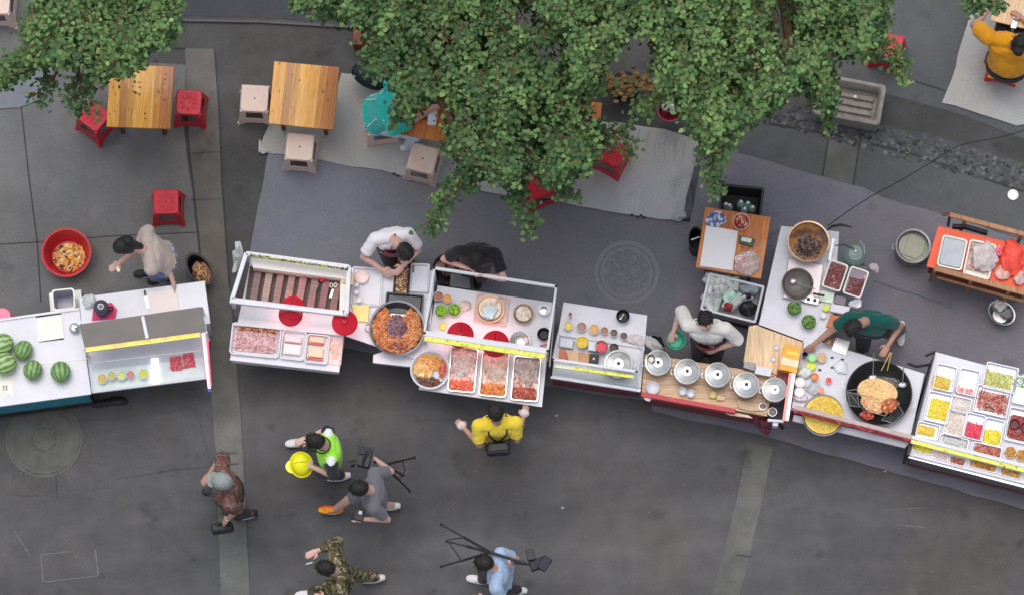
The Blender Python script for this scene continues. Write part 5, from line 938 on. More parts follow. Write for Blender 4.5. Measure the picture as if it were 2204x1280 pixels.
bag('clear bag with pink tag at the right end of the meat trays', 1680, 720, 90, 90, .6, .05, M('pink_tag_bag', A(176, 160, 168), .4, 0, .3, 14, .5), seed=20)
for cs_, z1, m_, nm in (([(1215, 895), (1345, 925), (1325, 1010), (1200, 985)], .80, M('mint', A(196, 210, 190), .4), 'pale mint carton beside the grill pan handle'), ([(1355, 940), (1450, 960), (1435, 1030), (1340, 1008)], .82, M('mauve_dark', A(110, 100, 110), .4), 'dark mauve box under the meat trays'), ([(1320, 1010), (1480, 1040), (1460, 1110), (1305, 1075)], .85, W_plas, 'white box behind the green shirted cook')): cube_item('small_carton', nm, 'carton', cs_, .766, z1, m_, .004)
cup('lime yellow tub beside the white box', 1272, 1048, 30, .83, .06, M('lime_pack', A(210, 220, 60), .4), M('lime_pack2', A(206, 214, 80), .5), 'small_tub', 'tub'); cup('small white cup left of the cook in green', 1250, 1112, 28, .83, .05, W_plas, M('flour', A(214, 216, 214), .7), 'small_cup', 'cup')
bag('white plastic bag with loops near the cook in green', 1520, 1020, 110, 90, .77, .07, M('loop_bag', A(206, 206, 210), .35, 0, .1, 14, .6), seed=22)
cube_item('orange_board', 'orange wooden board under the arm of the cook in green', 'board', [(1310, 1105), (1420, 1120), (1340, 1230), (1270, 1210)], .766, .79, M('orange_wood', A(190, 110, 64), .5, 0, .2, 10), .004)
# ================================================================ small wooden side table
table('small orange wooden side table with the white sheet', [(232, 182), (797, 270), (712, 800), (150, 702)], WOOD_O, .75, name='side_table', legm=STEEL_D)
tag(MB().prism([(q.x, q.y) for q in prj([(238, 340), (516, 388), (466, 730), (184, 690)], .77)], .751, .77).build('white_board', M('paper_white', A(212, 210, 212), .5, 0, .03, 3), loc=P(350, 540, .75), bevel=.003), 'blank white board lying on the orange side table', 'board')
bag('blue and white bag of wrapped buns at the back of the side table', 328, 290, 180, 130, .751, .05, Mramp('blue_bag', [(.35, A(70, 80, 120)), (.5, A(110, 120, 160)), (.58, A(200, 206, 216)), (.68, A(150, 110, 80))], 16, rough=.35), seed=31)
bowl('clear bowl of red meat chunks at the back of the side table', 'bowl', 542, 308, 72, .86, .08, M('pinkish_glass', A(190, 160, 150), .2), .7, name='meat_bowl'); heap('red and white meat chunks in the clear bowl', 'meat', 542, 305, 120, 118, 0, .83, .03, [A(160, 60, 46), A(190, 96, 70), A(214, 170, 150), A(130, 44, 36)], 110, .026, 'cube', 'round')
cn = thing('green_carton', 'small green carton with white lid panel on the side table', 'carton', P(590, 480, .75)); MB().prism([(q.x, q.y) for q in prj([(530, 425), (662, 460), (640, 525), (525, 490)], .80)], .751, .80).build('carton', M('dark_green_card', A(56, 84, 58), .5), cn, bevel=.003); MB().prism([(q.x, q.y) for q in prj([(545, 438), (635, 458), (622, 492), (538, 472)], .805)], .801, .806).build('lid_panel', M('frost', A(196, 204, 204), .4), cn)
heap('pink bag of shrimp coloured meat at the front of the side table', 'meat', 590, 665, 215, 205, 12, .752, .06, [A(226, 130, 104), A(236, 160, 130), A(216, 110, 90), A(236, 186, 170)], 160, .045, 'flat', 'round', base=A(226, 140, 114), kind=None, name='meat_bag'); bag('clear film over the pink meat on the side table', 600, 665, 225, 205, .77, .05, PLAST, seed=33)
cr = thing('black_crate', 'black plastic crate with clear and green bottles behind the side table', 'crate', P(540, 150, 0)); q = prj([(355, 82), (730, 95), (722, 245), (350, 205)], .38); c_ = cen(q); a_ = dir_ang(q[3], q[2]); w_, h_ = (q[2] - q[3]).length, .42
CR = M('black_crate_plastic', A(40, 42, 44), .5); MB().loops([rrect(c_, w_ * .94, h_ * .9, .02, .02, a_), rrect(c_, w_, h_, .02, .38, a_), rrect(c_, w_ - .05, h_ - .05, .02, .38, a_), rrect(c_, w_ * .94 - .05, h_ * .9 - .05, .02, .05, a_)]).build('body', CR, cr)
for u, v, m_, nm in ((410, 160, W_plas, 'white'), (440, 170, M('glass_w', A(200, 206, 210), .2), 'clear'), (540, 140, M('mint_bag', A(176, 210, 196), .3, 0, .15, 12), 'mint'), (600, 150, M('mint_b2', A(140, 190, 160), .3), 'pale green'), (640, 185, M('glass_w', A(200, 206, 210), .2), 'frosted'), (570, 200, M('mint_bag', A(176, 210, 196), .3, 0, .15, 12), 'short mint')):
    q = P(u, v, .3); t_ = thing('bottle', '%s bottle standing in the black crate' % nm, 'bottle', (q.x, q.y, .04)); MB().lathe((q.x, q.y, .04), [(.038, 0), (.04, .02), (.04, .18), (.03, .22), (.015, .25), (.015, .28), (.001, .281)], 16).build('glass_body', m_, t_, True); MB().lathe((q.x, q.y, .31), [(.017, 0), (.017, .018), (.001, .02)], 12).build('cap', W_plas, t_, True)
bowl('black round bin left of the orange side table', 'bin', 152, 455, 60, .5, .48, BLACK, .75, name='black_bin', sy=1.7, lip=.06); b = MB(); b.tube([P(112, 466, .52), P(182, 440, .56)], .008, 8); tag(b.build('white_spoon', W_warm, loc=P(150, 452, .52), smooth=True), 'white stick lying across the black bin', 'stick')
# white crate of cups
wcr = thing('white_crate', 'white rectangular crate full of cup bags, beside the lady in the white shirt', 'crate', P(465, 960, 0)); q = prj([(256, 738), (748, 868), (672, 1180), (190, 1062)], .62); c_ = cen(q); a_ = dir_ang(q[3], q[2]); w_, h_ = (q[2] - q[3]).length, (q[0] - q[3]).length
MB().loops([rrect(c_, w_ - .04, h_ - .04, .02, .3, a_), rrect(c_, w_, h_, .02, .62, a_), rrect(c_, w_ - .05, h_ - .05, .015, .62, a_), rrect(c_, w_ - .08, h_ - .08, .015, .33, a_)]).build('body', W_met, wcr, bevel=.004); MB().box((c_.x, c_.y), w_ * .8, h_ * .8, 0, .3, a_).build('stand', DARKM, wcr)
cupm = M('frosted_cups', A(170, 176, 174), .3, 0, .1, 10)
rnd.seed(5)
for i in range(22):
    u = 250 + rnd.uniform(0, 270); v = 780 + rnd.uniform(0, 250); v = v + (u - 250) * .2
    if u + (v - 780) * .25 > 560: continue
    q = P(u, v, .55); d_ = Vector((rnd.uniform(-1, 1), rnd.uniform(-1, 1), rnd.uniform(-.1, .3))).normalized() * .07; b = MB(); b.tube([q - d_, q + d_], [.03, .042], 14); o = b.build('plastic_cup', cupm if i % 3 else W_plas, loc=q, smooth=True); tag(o, 'frosted plastic cup lying loose in the white crate', 'cup', 'loose cups in the white crate')
for u, v, w_, h_, m_, nm, sd_ in ((400, 870, 190, 160, BAG, 'clear bag of cups in the middle of the white crate', 41), (300, 980, 150, 130, BAG, 'clear bag at the lower left inside the white crate', 42), (440, 960, 130, 110, M('mint_bag', A(176, 210, 196), .3, 0, .15, 12), 'mint green bag in the white crate', 43), (432, 1050, 90, 75, M('dark_red_bag', A(156, 54, 60), .4, 0, .2, 12, .5), 'dark red packet in the white crate', 44), (610, 900, 170, 110, M('grey_bag', A(136, 146, 156), .4, 0, .2, 10, .5), 'grey blue bag at the right of the white crate', 45), (600, 1060, 150, 130, DARKM, 'dark bag at the lower right inside the white crate', 46), (585, 970, 90, 50, W_plas, 'white napkin pack in the white crate', 47), (600, 955, 60, 50, BLACK, 'black packet on the white napkins', 48)):
    bag(nm, u, v, w_, h_, .5 if sd_ < 47 else .56 + (sd_ - 47) * .04, .09, m_, seed=sd_)
# ================================================================ orange table on the right, pot, basin
view(1900, 420, 4.267)
ot = thing('wooden_cart', 'wooden handcart with orange cloth and railings at the right edge', 'handcart', P(900, 600, 0))
T_ = prj([(510, 282), (1330, 470), (1330, 905), (402, 655)], .72); MB().prism([(q.x, q.y) for q in T_], .70, .72).build('orange_cloth', M('orange_cloth', A(226, 92, 62), .55, 0, .08, 5, .2), ot, bevel=.003)
MB().prism([(q.x, q.y) for q in shrink(T_, .03)], .35, .70).build('cart_box', M('red_brown', A(120, 50, 30), .6, 0, .25, 8), ot)
WR = Mwood('old_wood_rail', [A(150, 104, 66), A(170, 120, 80), A(130, 88, 56)], .3, .6, False); RL = .9
MB().bar(P(600, 176, RL), P(1330, 368, RL), .05, .035).build('rear_rail', WR, ot, bevel=.004)
MB().bar(P(480, 672, RL - .1), P(1330, 905, RL - .1), .06, .035).build('front_rail', WR, ot, bevel=.004); MB().bar(P(500, 755, .6), P(1330, 985, .6), .03, .03).build('lower_rail', WR, ot, bevel=.004)
for u, v, z_ in ((480, 690, .8), (810, 780, .8), (1160, 872, .8), (760, 222, RL), (1280, 352, RL)): q = P(u, v, z_); MB().bar(Vector((q.x, q.y, .25)), q, .035).build('rail_post', WR, ot, bevel=.003)
MB().bar(P(615, 190, .88), P(600, 282, .74), .03).build('side_rail', DARKM, ot); MB().tube([P(540, 184, .9), P(620, 176, .9)], [.008, .026], 8).build('rail_tip', REDD, ot, True)
MB().tube([P(640, 290, .6), P(760, 292, .62), P(960, 350, .6)], .03, 10).build('wheel_arch', BLACK, ot, True)
for u, v in ((700, 800), (1250, 930)): q = P(u, v, .25); b = MB(); b.tube([Vector((q.x, q.y + .1, .25)), Vector((q.x, q.y + .14, .25))], .24, 30); b.build('wheel', RUB, ot, True)
tray('white rimmed tray of grey liquid on the orange cloth', 638, 528, 235, 300, 13, .80, .07, W_warm, rr=.035, rim=.016); c_ = P(638, 528, .77); k = ML(528, .77)
tag(MB().loops([rrect(c_, 195 * k, 255 * k, .03, .748, iang(13)), rrect(c_, 195 * k, 255 * k, .03, .772, iang(13))]).build('grey_water', M('grey_liquid', A(146, 152, 160), .12, 0, .12, 8, .05), loc=(c_.x, c_.y, .748)), 'grey cloudy water in the white rimmed tray', 'water')
tray('white rimmed tray of bagged meat right of the grey water', 890, 590, 250, 340, 13, .80, .07, W_warm, rr=.035, rim=.016); heap('red meat and orange bits in the bagged tray', 'meat', 880, 560, 200, 290, 13, .755, .02, [A(170, 90, 80), A(206, 176, 170), A(190, 120, 90), A(180, 170, 168)], 160, .03, 'flat', base=A(176, 150, 146)); bag('crumpled clear bag over the meat tray on the orange cloth', 930, 570, 230, 270, .775, .07, M('cloud_bag', A(184, 174, 172), .3, 0, .18, 14, .7), seed=52)
bag('bright red orange plastic bag on the handcart', 1180, 590, 220, 330, .722, .09, M('red_orange_bag', A(228, 76, 62), .35, 0, .15, 8, .6), seed=53); bag('pink plastic bag tip beside the red orange bag', 1060, 520, 70, 100, .73, .07, M('pink_bag', A(232, 110, 126), .35, 0, .15, 8, .6), seed=54); bag('clear bag of red and white food below the red orange bag', 1100, 720, 150, 130, .722, .05, M('rosy_bag', A(206, 160, 152), .35, 0, .3, 20, .6), seed=55); bag('clear crumpled bag at the right frame edge on the handcart', 1250, 770, 120, 130, .722, .05, M('grey_clear', A(190, 160, 156), .35, 0, .3, 20, .6), seed=56)
pt = pot('open steel pot of cloudy broth on the right mat', 280, 468, 162, .34, .32, False, M('pot_grey', A(140, 140, 142), .35, .6, .15, 8)); c_ = P(280, 468, .26); k = ML(468, .3)
o = tag(MB().lathe((c_.x + .01, c_.y, .25), [(142 * k, 0), (.001, .002)], 40, cap0=False).build('broth', M('cloudy_broth', A(116, 118, 100), .15, 0, .12, 5, .05), pt), None)
tag(MB().prism([(q.x, q.y) for q in prj([(250, 350), (400, 430), (375, 540), (300, 590), (180, 540)], .262)], .254, .262).build('broth_block', M('olive_block', A(134, 134, 114), .3, 0, .08, 5), loc=P(290, 470, .254), bevel=.01), 'pale olive lid floating in the open broth pot', 'lid')
bowl('oval steel basin with white cloth near the handcart', 'basin', 1092, 1078, 128, .22, .2, STEEL, .6, name='steel_basin', sy=.8, ang=iang(35)); rag('white cloth draped in the oval steel basin', [(1040, 955), (1145, 985), (1120, 1040), (1070, 1075), (1020, 1020)], .2, W_warm, .06, 'white_cloth', 'cloth'); rag('clear bag bunched in the oval steel basin', [(1130, 1040), (1190, 1060), (1180, 1120), (1120, 1130), (1080, 1090)], .12, M_rag, .08, 'plastic_bag', 'plastic bag')
# ================================================================ topping stall at the right edge
view(1920, 740, 3.765)
rc = cart('white display stall full of small trays at the right edge, lime strip along its front', [(352, 62), (1500, 365), (1500, 1240), (140, 900)], .84, name='display_stall', front=STEEL_D, body=REDD)
zr = .98; a_, b_ = P(160, 752, zr), P(1420, 1075, zr); MB().bar(a_, b_, .04, .02).build('front_rail', W_met, rc, bevel=.002); n_ = Vector((-.01, -.046, -.004)); MB().bar(a_ + n_, b_ + n_, .042, .018).build('lime_strip', LIME, rc, bevel=.002)
for t_ in (0, .45, .9): q = a_.lerp(b_, t_); MB().bar(Vector((q.x, q.y, .84)), q, .018).build('rail_post', W_met, rc)
MB().prism([(q.x, q.y) for q in prj([(335, 90), (352, 62), (140, 900), (118, 890)], .9)], .3, .9).build('dark_side', DARKM, rc)
MB().bar(P(130, 905, .78), P(1420, 1240, .78), .05, .04).build('chrome_bar', STEEL, rc, bevel=.006)
for cs_ in ([(270, 95), (350, 62)], [(125, 155), (200, 182), (330, 160)]): b = MB(); b.tube([P(u, v, .8) for u, v in cs_], .014, 8); tag(b.build('black_hose', BLACK, loc=P(cs_[0][0], cs_[0][1], .8), smooth=True), 'black hose %s the display stall' % ('reaching from the wok to' if len(cs_) > 2 else 'curling at the rear corner of'), 'hose')
clr = M('tray_grey', A(190, 192, 200), .3, .2, .05)
L = [(430, 270, 165, 215, 13, 'yellow sweet potato sticks', [A(222, 180, 80), A(236, 200, 100)], 'strip', .55, 400, 318), (617, 305, 160, 215, 13, 'a few red slices', [A(232, 120, 120), A(236, 190, 190)], 'cube', .25, 585, 380), (880, 270, 265, 215, 13, 'pale green sprouts', [A(196, 196, 120), A(214, 210, 150), A(160, 170, 90)], 'strip', .7, 860, 295), (375, 512, 195, 250, 13, 'bright yellow tofu sheets', [A(238, 190, 50), A(246, 206, 76)], 'flat', .8, 380, 530), (555, 490, 170, 130, 13, 'pale sesame', [A(206, 196, 188), A(220, 212, 206)], 'ball', .9, 555, 490), (810, 460, 280, 230, 13, 'skewers and rolled meat', [A(180, 70, 60), A(206, 150, 130), A(120, 80, 76), A(214, 196, 190)], 'strip', .8, 810, 470), (510, 645, 160, 215, 13, 'pale beige paste', [A(214, 200, 190), A(206, 190, 178)], 'flat', .9, 510, 645), (668, 665, 150, 215, 13, 'pink red sausages', [A(222, 60, 84), A(232, 100, 120)], 'strip', .65, 660, 700), (820, 710, 155, 220, 13, 'bright yellow pickles', [A(222, 196, 40), A(232, 210, 70)], 'cube', .6, 810, 752), (290, 700, 185, 130, 13, 'yellow fruit pieces', [A(238, 186, 60), A(244, 206, 100)], 'ball', .7, 270, 700), (1040, 660, 220, 280, 13, 'dark red fruit and chilli', [A(130, 34, 36), A(170, 60, 50), A(196, 110, 90)], 'ball', .85, 1035, 680), (1080, 380, 180, 230, 13, 'white cake and herbs', [A(214, 218, 220), A(120, 150, 100)], 'cube', .5, 1060, 300), (500, 790, 240, 90, 13, 'clear jelly', [A(196, 196, 200), A(180, 184, 170)], 'flat', .8, 500, 795), (770, 860, 240, 100, 13, 'brown meat pieces', [A(190, 120, 100), A(160, 84, 66)], 'cube', .8, 770, 862)]
for u, v, w_, h_, an, nm, pal, st_, fr, fu, fv in L:
    lift = .89; tray('display tray of %s' % nm, u, v, w_, h_, an, lift, .05, clr, rr=.02, rim=.008)
    MBk = MB(); heap('%s in a display tray' % nm, 'food', fu, fv, w_ * .84, h_ * .84 * fr if fr < .9 else h_ * .8, an, .85, .022, pal, int(90 + w_ * h_ / 300), .022 if st_ != 'ball' else .014, st_, base=pal[0])
bowl('round bowl of dark cherries in the red fruit tray, left', 'bowl', 995, 645, 42, .91, .04, REDD, .8, name='cherry_bowl'); bowl('round bowl of dark cherries in the red fruit tray, right', 'bowl', 1085, 670, 42, .91, .04, REDD, .8, name='cherry_bowl')
for u, v in ((960, 875), (1050, 900)): 
    bowl('hexagonal tub of fried onions, %s' % ('left' if u < 1000 else 'right'), 'tub', u, v, 50, .88, .04, M('wicker', A(206, 184, 140), .6), .85, n=6, name='onion_tub'); heap('golden fried onions in the %s hexagonal tub' % ('left' if u < 1000 else 'right'), 'food', u, v, 80, 80, 0, .86, .02, [A(196, 140, 70), A(170, 110, 50), A(214, 170, 100)], 80, .018, 'strip', 'round')
# second row under the strip
for u, v, w_, pal, nm in ((245, 850, 165, [A(238, 196, 60), A(244, 210, 90)], 'yellow fruit slices below the lime strip'), (395, 905, 120, [A(226, 196, 196), A(206, 170, 160)], 'pink pieces below the lime strip'), (530, 945, 130, [A(150, 80, 70), A(190, 130, 110)], 'brown red pieces below the lime strip'), (735, 985, 230, [A(176, 120, 50), A(140, 80, 40), A(196, 150, 60)], 'ochre brown pieces below the lime strip'), (960, 1045, 170, [A(190, 140, 60), A(120, 80, 50), A(206, 170, 90)], 'golden peas below the lime strip')):
    tray('low tray of %s' % nm, u, v, w_, 62, 14.5, .86, .03, clr, rr=.01, rim=.006); heap(nm, 'food', u, v, w_ * .88, 50, 14.5, .845, .012, pal, 90, .016, 'cube', base=pal[0])
# ================================================================ stone basin, cushion and odds under the trees
view(1480, 0, 2.667)
tb_ = thing('stone_basin', 'rectangular stone trough half covered by leaves below the right tree', 'stone trough', P(990, 570, 0)); q = prj([(735, 415), (1152, 492), (1108, 722), (720, 650)], .32); c_ = cen(q); a_ = dir_ang(q[3], q[2]); w_, h_ = (q[2] - q[3]).length, (q[0] - q[3]).length
STN = M('weathered_stone', A(136, 130, 124), .85, 0, .2, 9, .4)
MB().loops([rrect(c_, w_, h_, .05, 0, a_), rrect(c_, w_, h_, .05, .31, a_), rrect(c_, w_ - .02, h_ - .02, .045, .32, a_), rrect(c_, w_ - .07, h_ - .07, .04, .32, a_), rrect(c_, w_ - .10, h_ - .10, .04, .30, a_), rrect(c_, w_ - .14, h_ - .14, .04, .12, a_)]).build('trough', STN, tb_, True)
b = MB()
for t_ in (-.3, 0, .3): d_ = Vector((math.cos(a_), math.sin(a_), 0)); n_ = Vector((-d_.y, d_.x, 0)); b.bar(Vector((c_.x, c_.y, .14)) + n_ * t_ * h_ * .6 - d_ * w_ * .36, Vector((c_.x, c_.y, .14)) + n_ * t_ * h_ * .6 + d_ * w_ * .36, .05, .04)
b.build('washboard_ribs', STN, tb_, bevel=.01); q = P(962, 556, .2); tag(MB().ball(q, .02, .018, .012, 10, 6).build('soap_bit', W_warm, loc=q, smooth=True), 'small white bit lying in the stone trough', 'soap')
view(0, 0, 1)
q = P(800, 165, .3); b = MB(); b.ball(q, .24, .14, .13, 18, 10, rot=Matrix.Rotation(-.4, 3, 'Z')); tag(b.build('black_bag', BLUEBLK, loc=(q.x, q.y, .2), smooth=True), 'black bag on the ground above the turquoise shirt', 'bag')
cube_item('napkin_box', 'small white napkin box on the orange table under the leaves', 'napkin box', [(922, 236), (942, 237), (938, 269), (920, 268)], .73, .79, W_plas, .004)
q = P(957, 231, .8); cup('dark cup beside the napkin box', 957, 231, 8, .82, .09, M('red_brown2', A(110, 40, 24), .3), None)
cube_item('blue_cloth_box', 'pale blue box showing between the leaves below the big tree', 'box', [(1012, 248), (1040, 262), (1036, 284), (996, 276)], .3, .5, M('periwinkle', A(112, 126, 176), .6), .006)
bowl('magenta basin with napkins in the gap between the trees', 'basin', 1442, 236, 26, .4, .2, M('magenta', A(150, 30, 70), .4), .7, name='magenta_basin'); bag('crumpled white napkins in the magenta basin', 1440, 232, 34, 22, .36, .08, M('napkin', A(200, 192, 196), .8), seed=61)
cube_item('metal_box', 'ochre topped metal box glimpsed through the big tree', 'box', [(946, 60), (978, 62), (976, 110), (948, 108)], .6, .9, M('ochre_box', A(140, 108, 66), .5, 0, .2, 8), .01)
cube_item('red_plank', 'reddish wooden plank end under the left side of the big tree', 'plank', [(758, 50), (786, 56), (780, 98), (760, 96)], .02, .3, M('red_plank_m', A(110, 58, 46), .7), .01)
cube_item('phone', 'silver phone on the edge of the peach coloured table', 'phone', [(2182, 33), (2194, 35), (2187, 62), (2175, 60)], .75, .758, M('phone_silver', A(176, 186, 192), .2, .3), .003)
sh = bowl
rb = MB()
for _ in range(160): x, y = rnd.gauss(0, .16), rnd.gauss(0, .07); q = P(1345, 188, .3); rb.ball((q.x + x, q.y + y, .3 + rnd.uniform(0, .1)), .035, .03, .008, 6, 4, rot=Matrix.Rotation(rnd.uniform(-.7, .7), 3, 'X'), col=jcol(rnd.choice([A(112, 88, 46), A(92, 78, 46), A(80, 86, 48), A(120, 88, 44)]), .2))
pt_ = thing('potted_plant', 'low shrub with brownish orange leaves in the dark gap between the trees', 'plant', P(1345, 188, 0)); rb.build('foliage', VEG, pt_); q = P(1345, 188, .2); MB().lathe((q.x, q.y, 0), [(.12, 0), (.16, .22), (.17, .24), (.14, .23)], 20).build('pot', DARKM, pt_, True)
# ================================================================ people: one continuous skin surface each, clothing as its children
view(0, 0, 1)
def remeshed(name, mb, m, parent, vox=.008, smooth=2, col=None):
    o = mb.build(name, m, parent); r = o.modifiers.new('r', 'REMESH'); r.mode = 'VOXEL'; r.voxel_size = vox; r.use_smooth_shade = True
    if smooth: s = o.modifiers.new('s', 'SMOOTH'); s.factor = .5; s.iterations = smooth
    dg = bpy.context.evaluated_depsgraph_get(); me = bpy.data.meshes.new_from_object(o.evaluated_get(dg)); me.name = name
    o.modifiers.clear(); old = o.data; o.data = me; bpy.data.meshes.remove(old)
    if not me.materials: me.materials.append(m)
    me.polygons.foreach_set('use_smooth', [True] * len(me.polygons)); return o
def wrinkle(o, amp=.006, f=9, seed=0):
    me = o.data
    n = len(me.vertices); nr = np.empty(n * 3); co = np.empty(n * 3); me.vertices.foreach_get('co', co); me.vertices.foreach_get('normal', nr); co = co.reshape(-1, 3); nr = nr.reshape(-1, 3)
    for i in range(n):
        p = Vector(co[i]); w = noise.noise(Vector((p.x * f + seed, p.y * f, p.z * f * .5))); w2 = 1 - abs(noise.noise(Vector((p.x * f * 1.8, p.y * f * 1.8 + seed, p.z * f)))) * 2
        co[i] += nr[i] * (w * .6 + w2 * .4) * amp
    me.vertices.foreach_set('co', co.ravel()); me.update()
def limb(b, pts, rads, n=14):
    pts = [Vector(p) for p in pts]
    for i in range(len(pts) - 1): b.tube([pts[i], pts[i].lerp(pts[i+1], .35), pts[i+1]], [rads[i], rads[i] * 1.04 * .6 + rads[i+1] * .4, rads[i+1]], n)
    for p, r in zip(pts, rads): b.ball(p, r * .99, n=12, m=8)
def ering(c, lat, ap, w, d, n=20, pw=2.4):
    out = []
    for i in range(n):
        t = 2 * math.pi * i / n; cx, sx = math.cos(t), math.sin(t); x = math.copysign(abs(cx) ** (2 / pw), cx); y = math.copysign(abs(sx) ** (2 / pw), sx); out.append(c + lat * x * w + ap * y * d)
    return out
SKIN = M('skin', A(196, 158, 146, 1.15), .55, 0, .08, 14, .08, 90); SKIN_T = M('skin_tan', A(176, 134, 118, 1.1), .55, 0, .08, 14, .08, 90)
HAIR = M('black_hair', A(30, 27, 27), .45, 0, .3, 60, .8, 160, .5)
EYE = M('eye_dark', A(25, 20, 20), .2); LIP = M('lips', A(160, 90, 84), .5)
def person(label, J, skin=SKIN, shirt=None, pants=None, shoes=None, hair=HAIR, face=None, sleeve=.55, pleg=1.0, hat=None, build=1.0, shirt_hem=.02, look=None, longhair=0, hairk=1.0, scale=1.0, armR=True, armL=True, open_hand=.5, belly=1.0):
    """J: joints as photo pixel and height: head, neck, pelvis, RS/LS, RE/LE, RW/LW, RK/LK, RA/LA"""
    j = {k: P(*v) for k, v in J.items()}
    RS, LS = j['RS'], j['LS']; lat = (RS - LS).normalized(); mid = (RS + LS) / 2; neck = j['neck']; pel = j['pelvis']
    up = (neck - pel).normalized(); ap = up.cross(lat).normalized(); lat_t = ap.cross(up).normalized()       # ap points to the front
    # keep anatomy sane: shoulder width and arm lengths
    sw = .185 * build; RS = mid + lat * sw; LS = mid - lat * sw
    latp = Vector((lat.x, lat.y, 0)).normalized(); apf = Vector((0, 0, 1)).cross(latp)                                  # forward on the ground
    hips = {s: pel + latp * .095 * (1 if s == 'R' else -1) for s in 'RL'}
    t = thing('person', label, 'person', (pel.x, pel.y, 0))
    def clampseg(a, b_, L): d = b_ - a; return a + d.normalized() * L if d.length > 1e-4 else a + Vector((0, 0, -L))
    arms = {}
    for s, S_ in (('R', RS), ('L', LS)):
        E = j.get(s + 'E', S_ + Vector((0, 0, -.28))); Wt = j.get(s + 'W', E + Vector((0, 0, -.24)))
        d = Wt - S_; reach = min(d.length, .53); Wr = S_ + d.normalized() * reach                                      # two-bone reach
        a1, a2 = .29, .25; dd = d.normalized(); hlf = (a1 * a1 - a2 * a2 + reach * reach) / (2 * reach); hh = math.sqrt(max(0, a1 * a1 - hlf * hlf))
        pole = (E - S_) - dd * (E - S_).dot(dd); pole = pole.normalized() if pole.length > .01 else (-ap + Vector((0, 0, -.5))).normalized()
        arms[s] = (S_, S_ + dd * hlf + pole * hh, Wr)
    legs = {}
    for s in 'RL':
        Hh = hips[s] + Vector((0, 0, -.03)); An = j.get(s + 'A', Vector((Hh.x, Hh.y, .09))); d = An - Hh; reach = min(d.length, .85); An2 = Hh + d.normalized() * reach; An2.z = max(An2.z, .085)
        a1, a2 = .44, .42; dd = (An2 - Hh).normalized(); reach = (An2 - Hh).length; hlf = (a1 * a1 - a2 * a2 + reach * reach) / (2 * reach); hh = math.sqrt(max(0, a1 * a1 - hlf * hlf))
        K0 = j.get(s + 'K', Hh.lerp(An2, .5) + apf * .3); pole = (K0 - Hh) - dd * (K0 - Hh).dot(dd); pole = pole.normalized() if pole.length > .01 else apf
        legs[s] = (Hh, Hh + dd * hlf + pole * hh, An2)
    head = j['head']; hu = (head - neck).normalized(); neck = head - hu * .215 if (head - neck).length > .3 else neck
    f = Vector(look).normalized() if look else ap; f = (f - hu * f.dot(hu)).normalized(); hr = f.cross(hu).normalized(); Rm = Matrix((hr, f, hu)).transposed()
    # ---- skin
    b = MB()
    b.ball(head, .076, .096, .112, 22, 16, rot=Rm); b.ball(head + f * .028 - hu * .062, .056, .062, .058, 16, 12, rot=Rm)                   # skull and jaw
    b.tube([head + f * .088 + hu * .012, head + f * .108 - hu * .018, head + f * .09 - hu * .034], [.009, .014, .011], 8)                                # nose
    b.ball(head + f * .086 + hu * .022, .05, .02, .012, 12, 8, rot=Rm); b.ball(head + f * .088 - hu * .062, .022, .012, .010, 10, 6, rot=Rm)           # brow, mouth
    for s in (-1, 1): b.ball(head + hr * s * .078 - f * .005 - hu * .006, .010, .02, .03, 8, 8, rot=Rm)                                     # ears
    limb(b, [head - hu * .07 - f * .012, neck, mid - up * .03], [.052, .055, .06])
    tor = [(0, .155, .105), (.18, .14, .098 * belly), (.45, .138, .095 * belly), (.72, .165, .105), (.90, .165, .09), (1.0, .10, .065)]
    ctr = lambda q: pel.lerp(mid, q) + ap * (.012 * math.sin(q * 3.1))
    def torso(bb, k=1.0, q0=0, top=1.0, extra=0):
        ls = []
        for q, w, d in tor:
            if q < q0: continue
            la = lat_t.lerp(latp, 1 - q).normalized(); ls.append(ering(ctr(q), lat * q + la * (1 - q) if q > .5 else la, ap, w * k * build + extra, d * k * build + extra))
        if q0 < 0: ls.insert(0, ering(ctr(q0), latp, ap, .165 * k * build + extra + .01, .115 * k * build * belly + extra + .01))
        bb.loops(ls)
        limb(bb, [mid + lat * sw * .95, mid - lat * sw * .95], [.052 * k + extra, .052 * k + extra]); bb.ball(mid - up * .02, .11 * k, .075 * k + extra, .06 * k, 16, 10, rot=Matrix((lat, ap, lat.cross(ap))).transposed())
    torso(b)
    for s in 'RL':
        S_, E, Wt = arms[s]; sg = 1 if s == 'R' else -1
        limb(b, [S_, E, Wt], [.047 * build, .038 * build, .026]); d = (Wt - E).normalized()
        # hand: palm, four unequal bent fingers, thumb from the side of the palm near its base
        pn = d.cross(lat * sg).normalized() if abs(d.dot(lat)) < .9 else ap; pn = -pn if pn.z > 0 else pn; side = d.cross(pn).normalized() * (1 if s == 'R' else -1); side = side if side.dot(-lat * sg) > 0 else -side
        Hm = Matrix((side, pn, d)).transposed(); b.ball(Wt + d * .048, .04, .016, .05, 14, 10, rot=Hm); b.tube([Wt, Wt + d * .03], [.025, .026], 10)
        for q, L in ((-1.5, .060), (-.5, .072), (.5, .078), (1.5, .070)):
            r0 = Wt + d * (.085 - abs(q) * .004) + side * q * .0185; c_ = open_hand
            p1 = r0 + (d + pn * .25 * c_) .normalized() * L * .45 + side * q * .002; p2 = p1 + (d + pn * 1.1 * c_).normalized() * L * .32; p3 = p2 + (d * .7 + pn * 1.9 * c_).normalized() * L * .25
            b.tube([r0 - d * .02, r0, p1, p2, p3], [.0095, .0095, .0088, .008, .006], 8)
